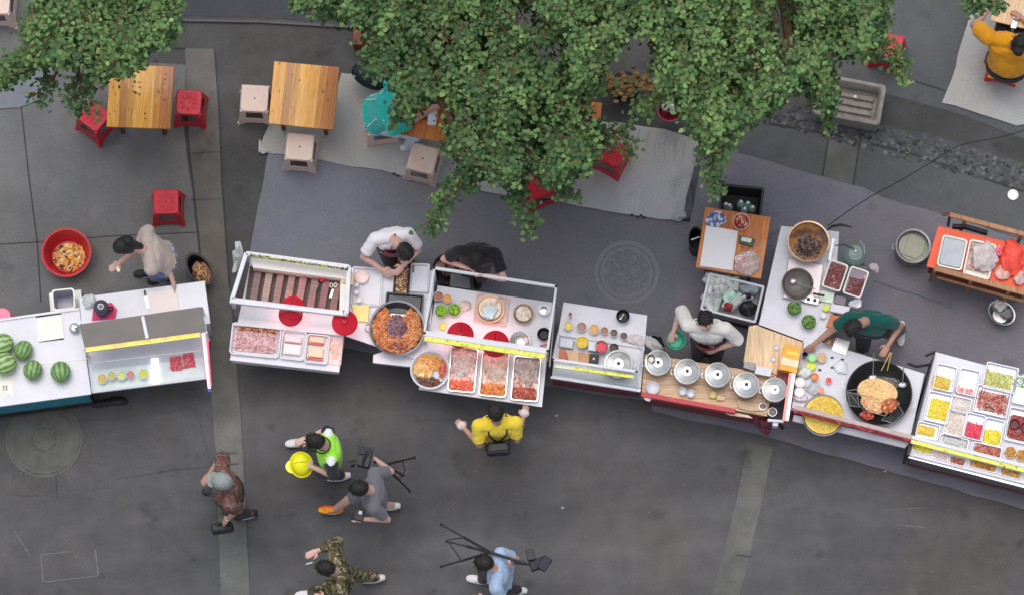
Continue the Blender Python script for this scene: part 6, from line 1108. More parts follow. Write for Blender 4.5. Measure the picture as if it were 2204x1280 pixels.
        tb = Wt + d * .022 + side * .03; b.tube([tb - side * .012, tb + (side + d * .5).normalized() * .028, tb + (side * .7 + d).normalized() * .05 + pn * .008, tb + (side * .6 + d * 1.3).normalized() * .07 + pn * .016], [.013, .012, .0105, .007], 8)
        Hh, K, An = legs[s]; limb(b, [Hh, K, An], [.082 * build, .055, .038]); b.ball(Hh - Vector((0, 0, .02)), .09 * build, n=14, m=10)
        b.tube([An - apf * .04 - Vector((0, 0, .04)), An + apf * .06 - Vector((0, 0, .05))], [.034, .036], 10)
    body = remeshed('body', b, skin, t, .0075, 2)
    # ---- eyes
    e = MB()
    for s in (-1, 1): e.ball(head + hr * s * .032 + f * .087 + hu * .006, .013, .006, .007, 10, 8, rot=Rm)
    e.build('eyes', EYE, body, True)
    # ---- hair or hat
    hb = MB(); n_, m_ = 34, 22; vs = []; fs = []
    for jj in range(m_ + 1):
        for ii in range(n_):
            th = math.pi * jj / m_; ph = 2 * math.pi * ii / n_; d = Vector((math.sin(th) * math.cos(ph), math.sin(th) * math.sin(ph), math.cos(th)))
            front = d.y; lim = -.25 - longhair if front < .1 else .12 + front * .42; z = d.z
            kk = 1.0 + .05 * noise.noise(Vector((d.x * 7 + pel.x, d.y * 7, d.z * 7))) + .025 * noise.noise(Vector((d.x * 26, d.y * 26 + pel.y, d.z * 20)))
            q = Vector((.087 * d.x, .107 * d.y - .004, .124 * d.z)) * kk
            if z < lim: q *= .86
            vs.append(head + Rm @ q)
    for jj in range(m_):
        for ii in range(n_): k_ = (ii + 1) % n_; fs.append((jj*n_+ii, (jj+1)*n_+ii, (jj+1)*n_+k_, jj*n_+k_))
    vs = [head + (q_ - head) * hairk for q_ in vs]; hb.add(vs, fs)
    for _ in range(90):                                                              # loose locks break the outline
        th = rnd.uniform(0, 1.35); ph = rnd.uniform(0, 6.28); d = Vector((math.sin(th) * math.cos(ph), math.sin(th) * math.sin(ph), math.cos(th)))
        if d.y > .55 and d.z < .5: continue
        p0 = head + Rm @ Vector((.085 * d.x, .105 * d.y - .004, .122 * d.z)); tg_ = Rm @ Vector((d.x * .5 + rnd.uniform(-.5, .5), d.y * .5 + rnd.uniform(-.2, .6), -.35)).normalized(); nn_ = Rm @ d
        hb.tube([p0, p0 + tg_ * .018 + nn_ * .006, p0 + tg_ * .036 + nn_ * .003], [.006, .005, .001], 5)
    if longhair: hb.ball(head - f * .115 + hu * .05, .06, .055, .055, 16, 12, jit=.06); limb(hb, [head - f * .06, neck - f * .03], [.06, .04])
    hb.build('hair', hair, body, True)
    if hat:
        hm, kind_ = hat; h_ = MB(); ls = []
        for z_, k_ in ((.0, 1.0), (.03, 1.01), (.07, .93), (.105, .72), (.125, .4), (.13, .05)): ls.append([head + Rm @ Vector((.099 * k_ * math.cos(q * math.pi / 16), .118 * k_ * math.sin(q * math.pi / 16) - .004, z_ + .015)) for q in range(32)])
        h_.loops(ls); ho = h_.build('cap', hm, t, True)
        br = MB(); br.loops([[head + Rm @ Vector((.085 * math.cos(q * math.pi / 12) * (1 if q < 13 else .9), .10 + .075 * max(0, math.sin(q * math.pi / 12)) - (.03 if q > 12 else 0), .018 + zz - .02 * max(0, math.sin(q * math.pi / 12)))) for q in range(24)] for zz in (0, .006)]); br.build('peak', hm, ho, True)
    # ---- shirt
    if shirt:
        sb_ = MB(); torso(sb_, 1.0, -abs(shirt_hem) - .0 if shirt_hem else 0, extra=.018)
        for s in 'RL':
            S_, E, Wt = arms[s]
            if sleeve <= 1: cut = S_.lerp(E, sleeve); limb(sb_, [S_, S_.lerp(E, sleeve * .5)], [.068 * build, .066 * build]); sb_.tube([S_, cut], [.068 * build, .064 * build], 16)
            else: limb(sb_, [S_, E], [.066 * build, .056]); sb_.tube([E, E.lerp(Wt, sleeve - 1)], [.055, .042], 16)
        sb_.ball(neck - up * .015, .06, .06, .025, 16, 8, rot=Matrix((lat, ap, lat.cross(ap))).transposed())
        so = remeshed('shirt', sb_, shirt, t, .0095, 2); wrinkle(so, .015, 8, pel.x)
    if pants:
        pb_ = MB(); pb_.loops([ering(pel + up * .05 , latp, apf, .165 * build, .125 * build * belly), ering(pel - Vector((0, 0, .03)), latp, apf, .18 * build, .13 * build), ering(pel - Vector((0, 0, .1)), latp, apf, .17 * build, .12 * build)])
        for s in 'RL':
            Hh, K, An = legs[s]
            if pleg >= 1: limb(pb_, [Hh, K], [.098 * build, .073]); pb_.tube([K, An.lerp(K, .08)], [.073, .058], 16)
            else: E_ = Hh.lerp(K, min(1, pleg * 1.7)); pb_.ball(Hh, .1, n=14, m=10); pb_.tube([Hh, E_], [.1 * build, .088], 16)
        po = remeshed('trousers' if pleg >= 1 else 'shorts', pb_, pants, t, .011, 2); wrinkle(po, .014, 7, pel.y)
    if shoes:
        for s in 'RL':
            An = legs[s][2]; c_ = Vector((An.x, An.y, An.z - .085)); sh_ = shoes if not isinstance(shoes, dict) else shoes[s]
            x_ = Vector((apf.y, -apf.x, 0)); ls = []
            for y_, w_, z0, z1 in ((-.085, .026, .012, .075), (-.06, .036, 0, .10), (0, .04, 0, .105), (.06, .044, 0, .075), (.12, .046, 0, .058), (.165, .036, .004, .045), (.185, .018, .014, .034)):
                ls.append([c_ + apf * y_ + x_ * w_ * math.cos(q * math.pi / 8) + Vector((0, 0, (z0 + z1) / 2 + (z1 - z0) / 2 * math.sin(q * math.pi / 8))) for q in range(16)])
            b = MB(); b.loops(ls); so_ = b.build('shoe', sh_, t, True)
            b = MB(); b.loops([[c_ + apf * (.05 + .135 * math.sin(q * math.pi / 10)) + x_ * .047 * math.cos(q * math.pi / 10) + Vector((0, 0, zz)) for q in range(20)] for zz in (-.004, .018)]); b.build('sole', M('shoe_sole', A(206, 206, 204), .6, 0, .1), so_, True)
    j.update(arms=arms, legs=legs, neck=neck, mid=mid, ap=ap, up=up, lat=lat, t=t, head=head, f=f, hu=hu, body=body, pel=pel, ctr=ctr); return j
def cloth(name, rgb, var=.1, sheen=.2): return M(name, A(*rgb), .9, 0, var, 7, .5, 120, .15, sheen=sheen)
WSH = cloth('white_cotton', (214, 212, 218), .04); SHW = M('white_shoe', A(206, 204, 206), .6, 0, .08); SHB = M('black_shoe', A(36, 36, 40), .6, 0, .2)
BLKT = cloth('black_trousers', (42, 42, 50)); DEN = cloth('blue_denim', (96, 110, 146)); GRT = cloth('charcoal', (62, 60, 64))
# 1 woman in beige, fruit stall
p1 = person('woman in a beige top and jeans, hair in a bun, reaching to the white counter', dict(head=(268, 530, 1.48), neck=(298, 534, 1.32), pelvis=(352, 556, .95), RS=(318, 506, 1.24), LS=(324, 570, 1.24), RE=(280, 548, 1.1), RW=(258, 565, 1.15), LE=(352, 578, 1.05), LW=(372, 606, .9), RA=(322, 585, .09), LA=(352, 600, .09)), SKIN, cloth('beige_tee', (172, 158, 152), .05), DEN, SHB, look=(-.9, -.4, -.5), longhair=.3, sleeve=.5, build=1.12, belly=1.2, hairk=1.12)
c_ = p1['arms']['R'][2]; tag(MB().box((c_.x - .03, c_.y - .05), .03, .12, c_.z + .01, c_.z + .03, .4).build('phone', W_warm, loc=c_, bevel=.004), 'white phone in the hand of the woman in beige', 'phone')
# 2 cook in white with dark red apron
RED_A = cloth('dark_red_apron', (116, 24, 40), .1)
p2 = person('cook in a white t-shirt and dark red apron leaning over the narrow food dish', dict(head=(870, 540, 1.42), neck=(852, 520, 1.33), pelvis=(846, 520, .93), RS=(806, 514, 1.25), LS=(880, 503, 1.25), RE=(780, 550, 1.05), RW=(822, 580, .95), LE=(892, 545, 1.0), LW=(868, 572, .95), RA=(848, 560, .09), LA=(880, 556, .09)), SKIN, WSH, GRT, SHB, look=(.35, -.8, -.5), sleeve=.75)
def apron(p, m, name='apron', strap=True, q0=.05, q1=.8, w=.13, off=.168, low=.42):
    ap, up, lat, ctr = p['ap'], p['up'], p['lat'], p['ctr']; b = MB(); rows = []
    for i in range(8):
        q = q0 + (q1 - q0) * i / 7; ww = w * (1 if q < .55 else .8); rows.append([ctr(q) + ap * (off - .05 * abs(x) ** 2) + lat * x * ww for x in (-1, -.6, -.2, .2, .6, 1)])
    hp = p['pel']; f2 = Vector((0, 0, 1)).cross(Vector((lat.x, lat.y, 0)).normalized()); rows = [[v - up * low + f2 * .03 * 0 for v in rows[0]]] + rows
    n = 6; vs = [v for r in rows for v in r]; fs = [(i * n + k, i * n + k + 1, (i + 1) * n + k + 1, (i + 1) * n + k) for i in range(len(rows) - 1) for k in range(n - 1)]
    b.add(vs, fs); o = b.build(name, m, p['t'], True); s = o.modifiers.new('s', 'SOLIDIFY'); s.thickness = .006
    b = MB(); top = rows[-1]; nk = p['neck']
    for v in (top[0], top[-1]) if strap else (): b.tube([v, v.lerp(nk, .6) + ap * .05, nk - ap * .045 + (v - nk).normalized() * .06, nk - ap * .08], .008, 6)
    a_ = ctr(.25); 
    for s_ in (-1, 1): b.tube([a_ + ap * .11 + lat * s_ * .12, a_ + lat * s_ * .17, a_ - ap * .12 + lat * s_ * .03], .008, 6)
    b.build('apron_strap', m, o, True)
apron(p2, RED_A)
# 3 black shirt vendor
p3 = person('person in a black t-shirt bending over with a hand on the white rail', dict(head=(1026, 556, 1.46), neck=(1028, 546, 1.36), pelvis=(1028, 548, .93), RS=(985, 540, 1.28), LS=(1072, 546, 1.28), RE=(962, 538, 1.2), RW=(1000, 575, 1.1), LE=(1092, 566, 1.15), LW=(1048, 594, 1.35), RA=(1000, 570, .09), LA=(1030, 585, .09)), M('skin_pink', A(210, 160, 150), .55, 0, .06), cloth('black_tee', (38, 38, 44), .06), GRT, SHB, look=(-.1, -.6, -.9), sleeve=.7)
q = P(965, 578, .35); b = MB(); b.lathe((q.x, q.y, .02), [(.13, 0), (.17, .3), (.175, .32), (.16, .31), (.12, .05)], 28); tag(b.build('dark_bucket', M('maroon_bucket', A(66, 48, 60), .5, 0, .2), loc=(q.x, q.y, 0), smooth=True), 'dark bucket on the mat behind the rail frame', 'bucket'); bag('brown and pale waste bag in the dark bucket', 962, 574, 46, 40, .3, .08, Mramp('waste', [(.35, A(70, 50, 50)), (.55, A(150, 120, 112)), (.7, A(96, 70, 70))], 14), seed=70)
cube_item('slate_board', 'flat dark grey lid on the mat under the white rail', 'lid', [(970, 588), (1010, 592), (1012, 622), (968, 616)], .5, .53, M('slate_lid', A(98, 100, 108), .6), .004)
# 4 lady in white by the crate
p4 = person('woman in a loose white shirt holding a green bowl beside the white crate', dict(head=(1518, 690, 1.5), neck=(1520, 700, 1.38), pelvis=(1526, 718, .93), RS=(1482, 700, 1.28), LS=(1560, 706, 1.28), RE=(1458, 700, 1.05), RW=(1450, 712, .98), LE=(1575, 735, 1.05), LW=(1545, 750, .95), RA=(1502, 750, .09), LA=(1540, 760, .09)), SKIN, cloth('white_loose', (206, 204, 200), .04), BLKT, SHB, look=(0, -.9, -.6), sleeve=.95, build=1.08)
apron(p4, RED_A, strap=False, off=.18, q1=.42)
c_ = p4['arms']['R'][2]; bowl('green plastic bowl in the hand of the woman in the loose white shirt', 'bowl', 1455, 731, 20, .95, .07, M('jade_green', A(42, 150, 116), .4, 0, .06), .7, name='green_bowl')
# 5 cook in green
p5 = person('cook in a dark green t-shirt working between the white table and the wok', dict(head=(1838, 704, 1.42), neck=(1856, 694, 1.34), pelvis=(1880, 700, .93), RS=(1822, 684, 1.25), LS=(1912, 690, 1.25), RE=(1788, 712, 1.05), RW=(1750, 742, .92), LE=(1922, 715, 1.05), LW=(1912, 742, 1.0), RA=(1856, 738, .09), LA=(1942, 706, .09)), SKIN_T, cloth('dark_green_tee', (20, 78, 72), .08), BLKT, SHW, look=(-.7, -.6, -.6), sleeve=.6, build=1.08)
# 6 turquoise diner
p6 = person('diner in a turquoise jersey with white stripes seated at the orange table under the tree', dict(head=(878, 212, 1.14), neck=(856, 218, 1.03), pelvis=(812, 246, .5), RS=(846, 268, .93), LS=(842, 190, .93), RE=(884, 268, .62), RW=(925, 238, .8), LE=(880, 205, .62), LW=(925, 206, .8), RK=(872, 280, .5), LK=(862, 232, .52), RA=(878, 316, .09), LA=(880, 250, .09)), SKIN_T, cloth('turquoise', (44, 172, 162), .05), cloth('pale_blue_trousers', (176, 190, 206), .06), SHW, look=(1, -.1, -.3), sleeve=.8, build=1.3)
ap, up, lat, ctr = p6['ap'], p6['up'], p6['lat'], p6['ctr']; b = MB()
for s in (-1, 1): MB().tube([ctr(.9) - ap * .1 + lat * s * .165 + up * .03, ctr(.6) - ap * .138 + lat * s * .11, ctr(.3) - ap * .13 + lat * s * .13, ctr(.05) - ap * .13 + lat * s * .15], .008, 6).build('white_piping', WSH, p6['t'], True)
# 7 yellow shirt diner
p7 = person('diner in a mustard yellow shirt seated on a red stool in the top right corner', dict(head=(2194, 92, 1.2), neck=(2184, 98, 1.06), pelvis=(2168, 136, .5), RS=(2215, 104, .96), LS=(2140, 84, .96), RE=(2225, 60, .8), RW=(2200, 40, .78), LE=(2112, 50, .82), LW=(2130, 18, .80), RK=(2200, 60, .5), LK=(2160, 50, .5), RA=(2200, 62, .09), LA=(2158, 50, .09)), SKIN_T, cloth('mustard_shirt', (206, 142, 26), .07), BLKT, SHB, look=(.2, 1, -.3), sleeve=.7, build=1.4, belly=1.45, longhair=.2)
# 8 red patterned shirt
p8 = person('walker in a red patterned shirt and grey cap carrying a black bag on the road', dict(head=(479, 1036, 1.56), neck=(486, 1041, 1.42), pelvis=(492, 1058, .93), RS=(480, 1008, 1.33), LS=(492, 1080, 1.33), RE=(468, 1000, 1.1), RW=(450, 1020, 1.0), LE=(504, 1096, 1.08), LW=(490, 1116, .85), RA=(470, 1050, .09), LA=(538, 1104, .12)), SKIN_T, Mramp('red_print', [(.34, A(82, 50, 48)), (.44, A(112, 72, 68)), (.5, A(94, 62, 58)), (.56, A(126, 114, 104)), (.62, A(78, 64, 58))], 15, rough=.85, detail=6), BLKT, SHB, look=(-1, .25, -.2), sleeve=.9, build=1.16, belly=1.2, hat=(M('grey_cap', A(128, 134, 132), .85, 0, .18, 8, .3), 'cap'))
w = p8['arms']['L'][2]; bgq = P(478, 1135, .6); hb_ = thing('hand_bag', 'black bag with strap hanging from the hand of the walker in red', 'bag', (bgq.x, bgq.y, .45)); b = MB(); b.box((bgq.x, bgq.y), .24, .10, .46, .68, .15); b.build('body', BLACK, hb_, bevel=.03, bseg=3); MB().tube([bgq + Vector((-.06, 0, .06)), w + Vector((-.02, 0, -.06)), bgq + Vector((.09, 0, .06))], .009, 6).build('strap', BLACK, hb_, True)
tag(MB().tube([w + Vector((.024 * math.cos(q), .024 * math.sin(q), .02)) for q in [k * .7 for k in range(10)]], .004, 6).build('bracelet', W_warm, p8['t'], True))
# 9 hi-vis
HV = cloth('hi_vis', (150, 226, 66), .06); 
p9 = person('worker in a lime safety vest and black sleeves carrying a yellow helmet', dict(head=(679, 949, 1.6), neck=(694, 957, 1.46), pelvis=(710, 978, .93), RS=(706, 932, 1.34), LS=(713, 996, 1.34), RE=(690, 930, 1.1), RW=(662, 942, 1.1), LE=(712, 1018, 1.1), LW=(672, 1004, 1.05), RA=(646, 948, .09), LA=(738, 1022, .12)), SKIN, cloth('black_jersey', (40, 42, 48), .06), BLKT, SHW, look=(-1, .1, -.25), sleeve=.95)
b = MB(); j = p9; ls = []
for q_, w_, d_ in ((-.05, .185, .135), (.18, .175, .13), (.45, .172, .128), (.72, .19, .135), (.92, .175, .115), (1.03, .14, .09)): ls.append(ering(j['ctr'](q_), j['lat'], j['ap'], w_, d_))
b.loops(ls); limb(b, [j['mid'] + j['lat'] * .13, j['mid'] - j['lat'] * .13], [.078, .078]); vo = remeshed('safety_vest', b, HV, j['t'], .0095, 2); wrinkle(vo, .01, 8, 3)
REFL = M('reflective_tape', A(206, 214, 214), .35, 0, .06)
for s in (-1, 1): MB().ball(j['mid'] + j['lat'] * s * .14 + Vector((0, 0, .03)), .06, .085, .056, 16, 10).build('reflective_panel', REFL, vo, True)
b = MB(); b.tube([j['neck'] + (j['ap'] * math.cos(q) + j['lat'] * math.sin(q)) * .085 + Vector((0, 0, -.015 - .03 * math.cos(q))) for q in [k * .33 for k in range(20)]], .008, 6); b.build('collar_trim', BLACK, vo, True)
hc = P(648, 997, 1.02); hm_ = thing('safety_helmet', 'yellow safety helmet in the hand of the worker in lime', 'helmet', (hc.x, hc.y, hc.z - .07)); YH = M('yellow_helmet', A(232, 216, 30), .3, 0, .03, 3, .02)
MB().lathe((hc.x, hc.y, hc.z - .07), [(.125, 0), (.128, .012), (.115, .018), (.108, .06), (.085, .105), (.045, .13), (.001, .137)], 36, sy=1.12, ang=.3).build('shell', YH, hm_, True); b = MB(); b.loops([[Vector((hc.x - .08 + .085 * math.cos(q * math.pi / 10) - .005, hc.y - .02 + .075 * math.sin(q * math.pi / 10), hc.z - .065 + zz)) for q in range(20)] for zz in (0, .008)]); b.build('peak', YH, hm_, True)
MB().tube([Vector((hc.x - .1 + .2 * t_, hc.y + .02 * t_, hc.z + .02 + .058 * math.sin(t_ * math.pi))) for t_ in [k / 8 for k in range(9)]], .008, 6).build('ridge', YH, hm_, True)
# 10 grey tee camera man
ORS = Mramp('orange_shoe', [(.35, A(226, 176, 40)), (.5, A(232, 120, 40)), (.62, A(200, 50, 40))], 12, rough=.5)
p10 = person('camera man in a grey t-shirt and shorts walking with a tripod rig, orange shoes', dict(head=(773, 1050, 1.56), neck=(790, 1054, 1.42), pelvis=(808, 1072, .93), RS=(806, 1018, 1.32), LS=(804, 1090, 1.32), RE=(820, 996, 1.15), RW=(804, 985, 1.2), LE=(822, 1118, 1.08), LW=(784, 1116, 1.1), RA=(710, 1100, .09), LA=(845, 1086, .13)), SKIN, cloth('grey_tee', (100, 100, 108), .06), cloth('grey_shorts', (92, 92, 100), .06), {'R': ORS, 'L': SHW}, look=(-1, -.05, -.3), sleeve=.7, pleg=.5)
w = p10['arms']['L'][2]; cm = thing('hand_camera', 'small black camera with pale screen in the left hand of the camera man', 'camera', w); MB().box((w.x - .05, w.y + .04), .10, .13, w.z + .0, w.z + .06, -.2).build('body', BLACK, cm, bevel=.008); MB().box((w.x - .04, w.y + .06), .035, .035, w.z + .061, w.z + .064, -.2).build('screen', W_plas, cm); MB().tube([(w.x - .1, w.y + .02, w.z + .03), (w.x - .15, w.y + .01, w.z + .03)], .025, 16).build('lens', BLACK, cm, True)
w = p10['arms']['R'][2]
def tripod(label, top, apex, feet, braces, headparts):
    t = thing('camera_tripod', label, 'tripod', P(*apex)); a = P(*apex)
    for f_ in feet:
        q = P(*f_); m_ = a.lerp(q, .55); lo = MB().tube([a, m_], .014, 8).build('leg', BLACK, t, True); MB().tube([m_, q], .010, 8).build('lower_leg', BLACK, lo, True); MB().ball(q, .018).build('foot', RUB, lo, True)
    for k, br in enumerate(braces): MB().tube([P(*q) for q in br], .007, 6).build('brace', BLACK, t, True)
    MB().tube([P(*top), a], .016, 10).build('centre_column', BLACK, t, True); return t
t_ = tripod('black camera tripod with spread legs beside the camera man in grey', (806, 992, 1.2), (826, 1000, 1.1), [(892, 984, .75), (882, 1056, .7), (868, 1022, .55)], [[(866, 992, .9), (872, 1012, .85), (858, 1034, .85)], [(838, 1002, 1.05), (866, 1024, .6)]], None)
cm = thing('camera_rig', 'black caged video camera on the tripod beside the man in grey', 'camera', P(785, 985, 1.2)); c_ = P(784, 985, 1.22)
MB().box((c_.x, c_.y), .15, .20, c_.z - .05, c_.z + .05, -.25).build('body', BLACK, cm, bevel=.012); MB().box((c_.x - .005, c_.y + .07), .13, .09, c_.z + .051, c_.z + .075, -.25).build('monitor', BLUEBLK, cm, bevel=.006)
b = MB(); b.bar(c_ + Vector((-.09, -.12, .06)), c_ + Vector((-.05, .13, .06)), .016); b.bar(c_ + Vector((.07, -.12, .06)), c_ + Vector((.11, .10, .06)), .016); b.bar(c_ + Vector((-.05, .13, .06)), c_ + Vector((.11, .10, .06)), .016); b.tube([c_ + Vector((-.02, -.1, .06)), c_ + Vector((.0, -.02, .10)), c_ + Vector((.03, .07, .07))], .012, 8); b.build('cage', DARKM, cm); MB().tube([c_ + Vector((-.06, -.04, 0)), c_ + Vector((-.15, -.07, -.01))], .034, 20).build('lens', BLACK, cm, True)
# 11 camouflage
CAMO = Mramp('camouflage', [(.36, A(52, 48, 40)), (.42, A(96, 84, 60)), (.5, A(70, 72, 50)), (.56, A(160, 148, 116)), (.62, A(60, 56, 46))], 15, rough=.9, detail=2)
for e in MC['camouflage'].node_tree.nodes:
    if e.type == 'VALTORGB': e.color_ramp.interpolation = 'CONSTANT'
p11 = person('walker in camouflage jacket and trousers with white shoes near the lower edge', dict(head=(701, 1222, 1.6), neck=(714, 1228, 1.46), pelvis=(732, 1244, .93), RS=(722, 1196, 1.34), LS=(728, 1262, 1.34), RE=(716, 1172, 1.15), RW=(684, 1184, 1.15), LE=(734, 1290, 1.08), LW=(700, 1286, 1.0), RA=(812, 1242, .14), LA=(668, 1276, .09)), SKIN, CAMO, CAMO, SHW, look=(-1, .05, -.25), sleeve=1.9, build=1.05)
w = p11['arms']['R'][2]; tag(MB().tube([w + Vector((-.05, -.14, .1)), w + Vector((-.12, -.16, .1))], .007, 8).build('cigarette', W_plas, loc=w, smooth=True), 'small white stick beside the head of the camouflage walker', 'stick')
# 12 pale blue
p12 = person('camera man in a pale blue shirt and black trousers with a tripod on his shoulder', dict(head=(1042, 1211, 1.58), neck=(1056, 1218, 1.44), pelvis=(1080, 1240, .93), RS=(1076, 1196, 1.34), LS=(1068, 1256, 1.34), RE=(1096, 1196, 1.2), RW=(1104, 1206, 1.35), LE=(1052, 1284, 1.1), LW=(1040, 1290, 1.0), RA=(1040, 1246, .09), LA=(1118, 1268, .13)), SKIN, cloth('pale_blue_shirt', (150, 172, 200), .05), BLKT, SHW, look=(-1, .1, -.3), sleeve=.7)
t_ = tripod('black tripod carried over the shoulder of the man in pale blue, legs pointing left', (1130, 1212, 1.5), (1056, 1188, 1.45), [(950, 1128, 1.25), (962, 1164, 1.3), (950, 1218, 1.2)], [[(1000, 1156, 1.4), (966, 1160, 1.32)], [(966, 1166, 1.3), (996, 1210, 1.3)], [(1050, 1190, 1.44), (1016, 1178, 1.4)]], None)
cm = thing('camera_case', 'large black video camera with raised hood behind the man in pale blue', 'camera', P(1155, 1205, 1.5)); c_ = P(1160, 1212, 1.5)
MB().box((c_.x, c_.y), .20, .11, c_.z - .06, c_.z + .05, .35).build('body', BLUEBLK, cm, bevel=.01); q = P(1172, 1212, 1.56); MB().box((q.x, q.y), .10, .15, q.z - .04, q.z + .03, -.6).build('hood', BLUEBLK, cm, bevel=.008); q = P(1142, 1193, 1.56); MB().box((q.x, q.y), .09, .12, q.z - .03, q.z + .03, .2).build('monitor', BLACK, cm, bevel=.006); MB().tube([P(1106, 1210, 1.46), P(1140, 1214, 1.48)], .013, 8).build('arm', BLACK, cm, True)
# 13 yellow tee
p13 = person('shopper in a yellow t-shirt with black cross straps facing the lidded trays', dict(head=(1066, 886, 1.58), neck=(1068, 902, 1.44), pelvis=(1069, 928, .95), RS=(1108, 908, 1.34), LS=(1032, 914, 1.34), RE=(1122, 912, 1.1), RW=(1126, 898, 1.1), LE=(1012, 930, 1.1), LW=(1000, 922, 1.05), RA=(1088, 950, .09), LA=(1050, 952, .09)), SKIN_T, cloth('yellow_tee', (222, 194, 60), .05), BLKT, SHB, look=(-.3, .9, -.4), sleeve=.75, build=1.06)
ap, up, lat, ctr = p13['ap'], p13['up'], p13['lat'], p13['ctr']; b = MB()
for s in (-1, 1): MB().tube([ctr(.95) + ap * .09 + lat * s * .1, ctr(1.0) + lat * s * .105 + up * .06, ctr(.9) - ap * .12 + lat * s * .095, ctr(.6) - ap * .145 + lat * s * .055, ctr(.3) - ap * .15 + lat * s * .012], .011, 8).build('cross_strap', BLACK, p13['t'], True)
q = ctr(.18) - ap * .22; bp_ = thing('shoulder_bag', 'black bag hanging behind the shopper in the yellow t-shirt', 'bag', q); b = MB(); b.box((q.x, q.y), .25, .12, q.z - .1, q.z + .08, math.atan2(lat.y, lat.x)); b.build('body', BLACK, bp_, bevel=.03, bseg=3); b = MB(); b.box((q.x, q.y + .012), .2, .08, q.z + .082, q.z + .095, math.atan2(lat.y, lat.x)); b.build('flap', DARKM, bp_, bevel=.01)
for s, nm in (('R', 'right'), ('L', 'left')): w = p13['arms'][s][2]; d = (w - p13['arms'][s][1]).normalized(); b = MB(); b.ball(w + d * .05, .055, .05, .045, 16, 10, jit=.04); tag(b.build('plastic_bag', M('glove_bag', A(196, 184, 184), .35, 0, .12, 16, .5), loc=w, smooth=True), 'clear plastic cup bag in the %s hand of the shopper in yellow' % nm, 'plastic bag')
# ================================================================ trees overhanging from the upper side of the street
view(0, 0, 1)
LEAF = Mv('tree_leaf', .65, 0, .2, bump=0, transl=.3); BARK = M('bark', A(92, 70, 54), .9, 0, .3, 9, .6)
rng = np.random.default_rng(11)
def to_photo(p):                                              # where a point falls in the crown outline traced at its height
    dy_, dz_ = p[1], p[2] - CAM_H; ct, st = math.cos(TILT), math.sin(TILT); yc = dy_ * ct + dz_ * st; zc = -dy_ * st + dz_ * ct
    return 1102 + FPX * p[0] / -zc, 640 - FPX * yc / -zc
def inpoly(x, y, pl):
    c = False; n = len(pl)
    for i in range(n):
        x1, y1 = pl[i]; x2, y2 = pl[(i + 1) % n]
        if (y1 > y) != (y2 > y) and x < (x2 - x1) * (y - y1) / (y2 - y1) + x1: c = not c
    return c
SHAPE = np.array([(0, -.52), (.36, -.40), (.44, -.02), (.22, .36), (0, .62), (-.22, .36), (-.44, -.02), (-.36, -.40)])
def leaves(pts, sizes, cols, flat=.55):
    n = len(pts); pts = np.array(pts); sizes = np.array(sizes); cols = np.array(cols)
    nrm = rng.normal(0, flat, (n, 3)); nrm[:, 2] = 1; nrm /= np.linalg.norm(nrm, axis=1)[:, None]
    a = rng.uniform(0, 6.283, n); t = np.stack([np.cos(a), np.sin(a), np.zeros(n)], 1); u = np.cross(nrm, t); u /= np.linalg.norm(u, axis=1)[:, None]; v = np.cross(nrm, u)
    k = len(SHAPE); V = np.empty((n, k, 3))
    for i, (x, y) in enumerate(SHAPE): V[:, i] = pts + (u * x + v * y) * sizes[:, None] - nrm * (abs(x) * .28 * sizes[:, None])
    return V.reshape(-1, 3), np.repeat(cols, k, axis=0), n, k
def leaf_mesh(name, pts, sizes, cols, parent, flat=.55):
    V, Cc, n, k = leaves(pts, sizes, cols, flat); off = np.array(parent['_o']); V = V - off; me = bpy.data.meshes.new(name)
    me.vertices.add(len(V)); me.vertices.foreach_set('co', V.ravel()); me.loops.add(n * k); me.loops.foreach_set('vertex_index', np.arange(n * k, dtype=np.int32)); me.polygons.add(n); me.polygons.foreach_set('loop_start', np.arange(0, n * k, k, dtype=np.int32)); me.polygons.foreach_set('loop_total', np.full(n, k, dtype=np.int32))
    at = me.color_attributes.new('Col', 'FLOAT_COLOR', 'POINT'); at.data.foreach_set('color', np.concatenate([Cc, np.ones((len(Cc), 1))], 1).ravel()); me.materials.append(LEAF); me.update(); me.validate()
    o = bpy.data.objects.new(name, me); C.objects.link(o); o.parent = parent; return o
DK, MD, LT, YL, BR_ = [np.array(A(*c)[:3]) for c in ((62, 88, 62), (88, 116, 76), (120, 150, 94), (146, 174, 104), (126, 120, 76))]
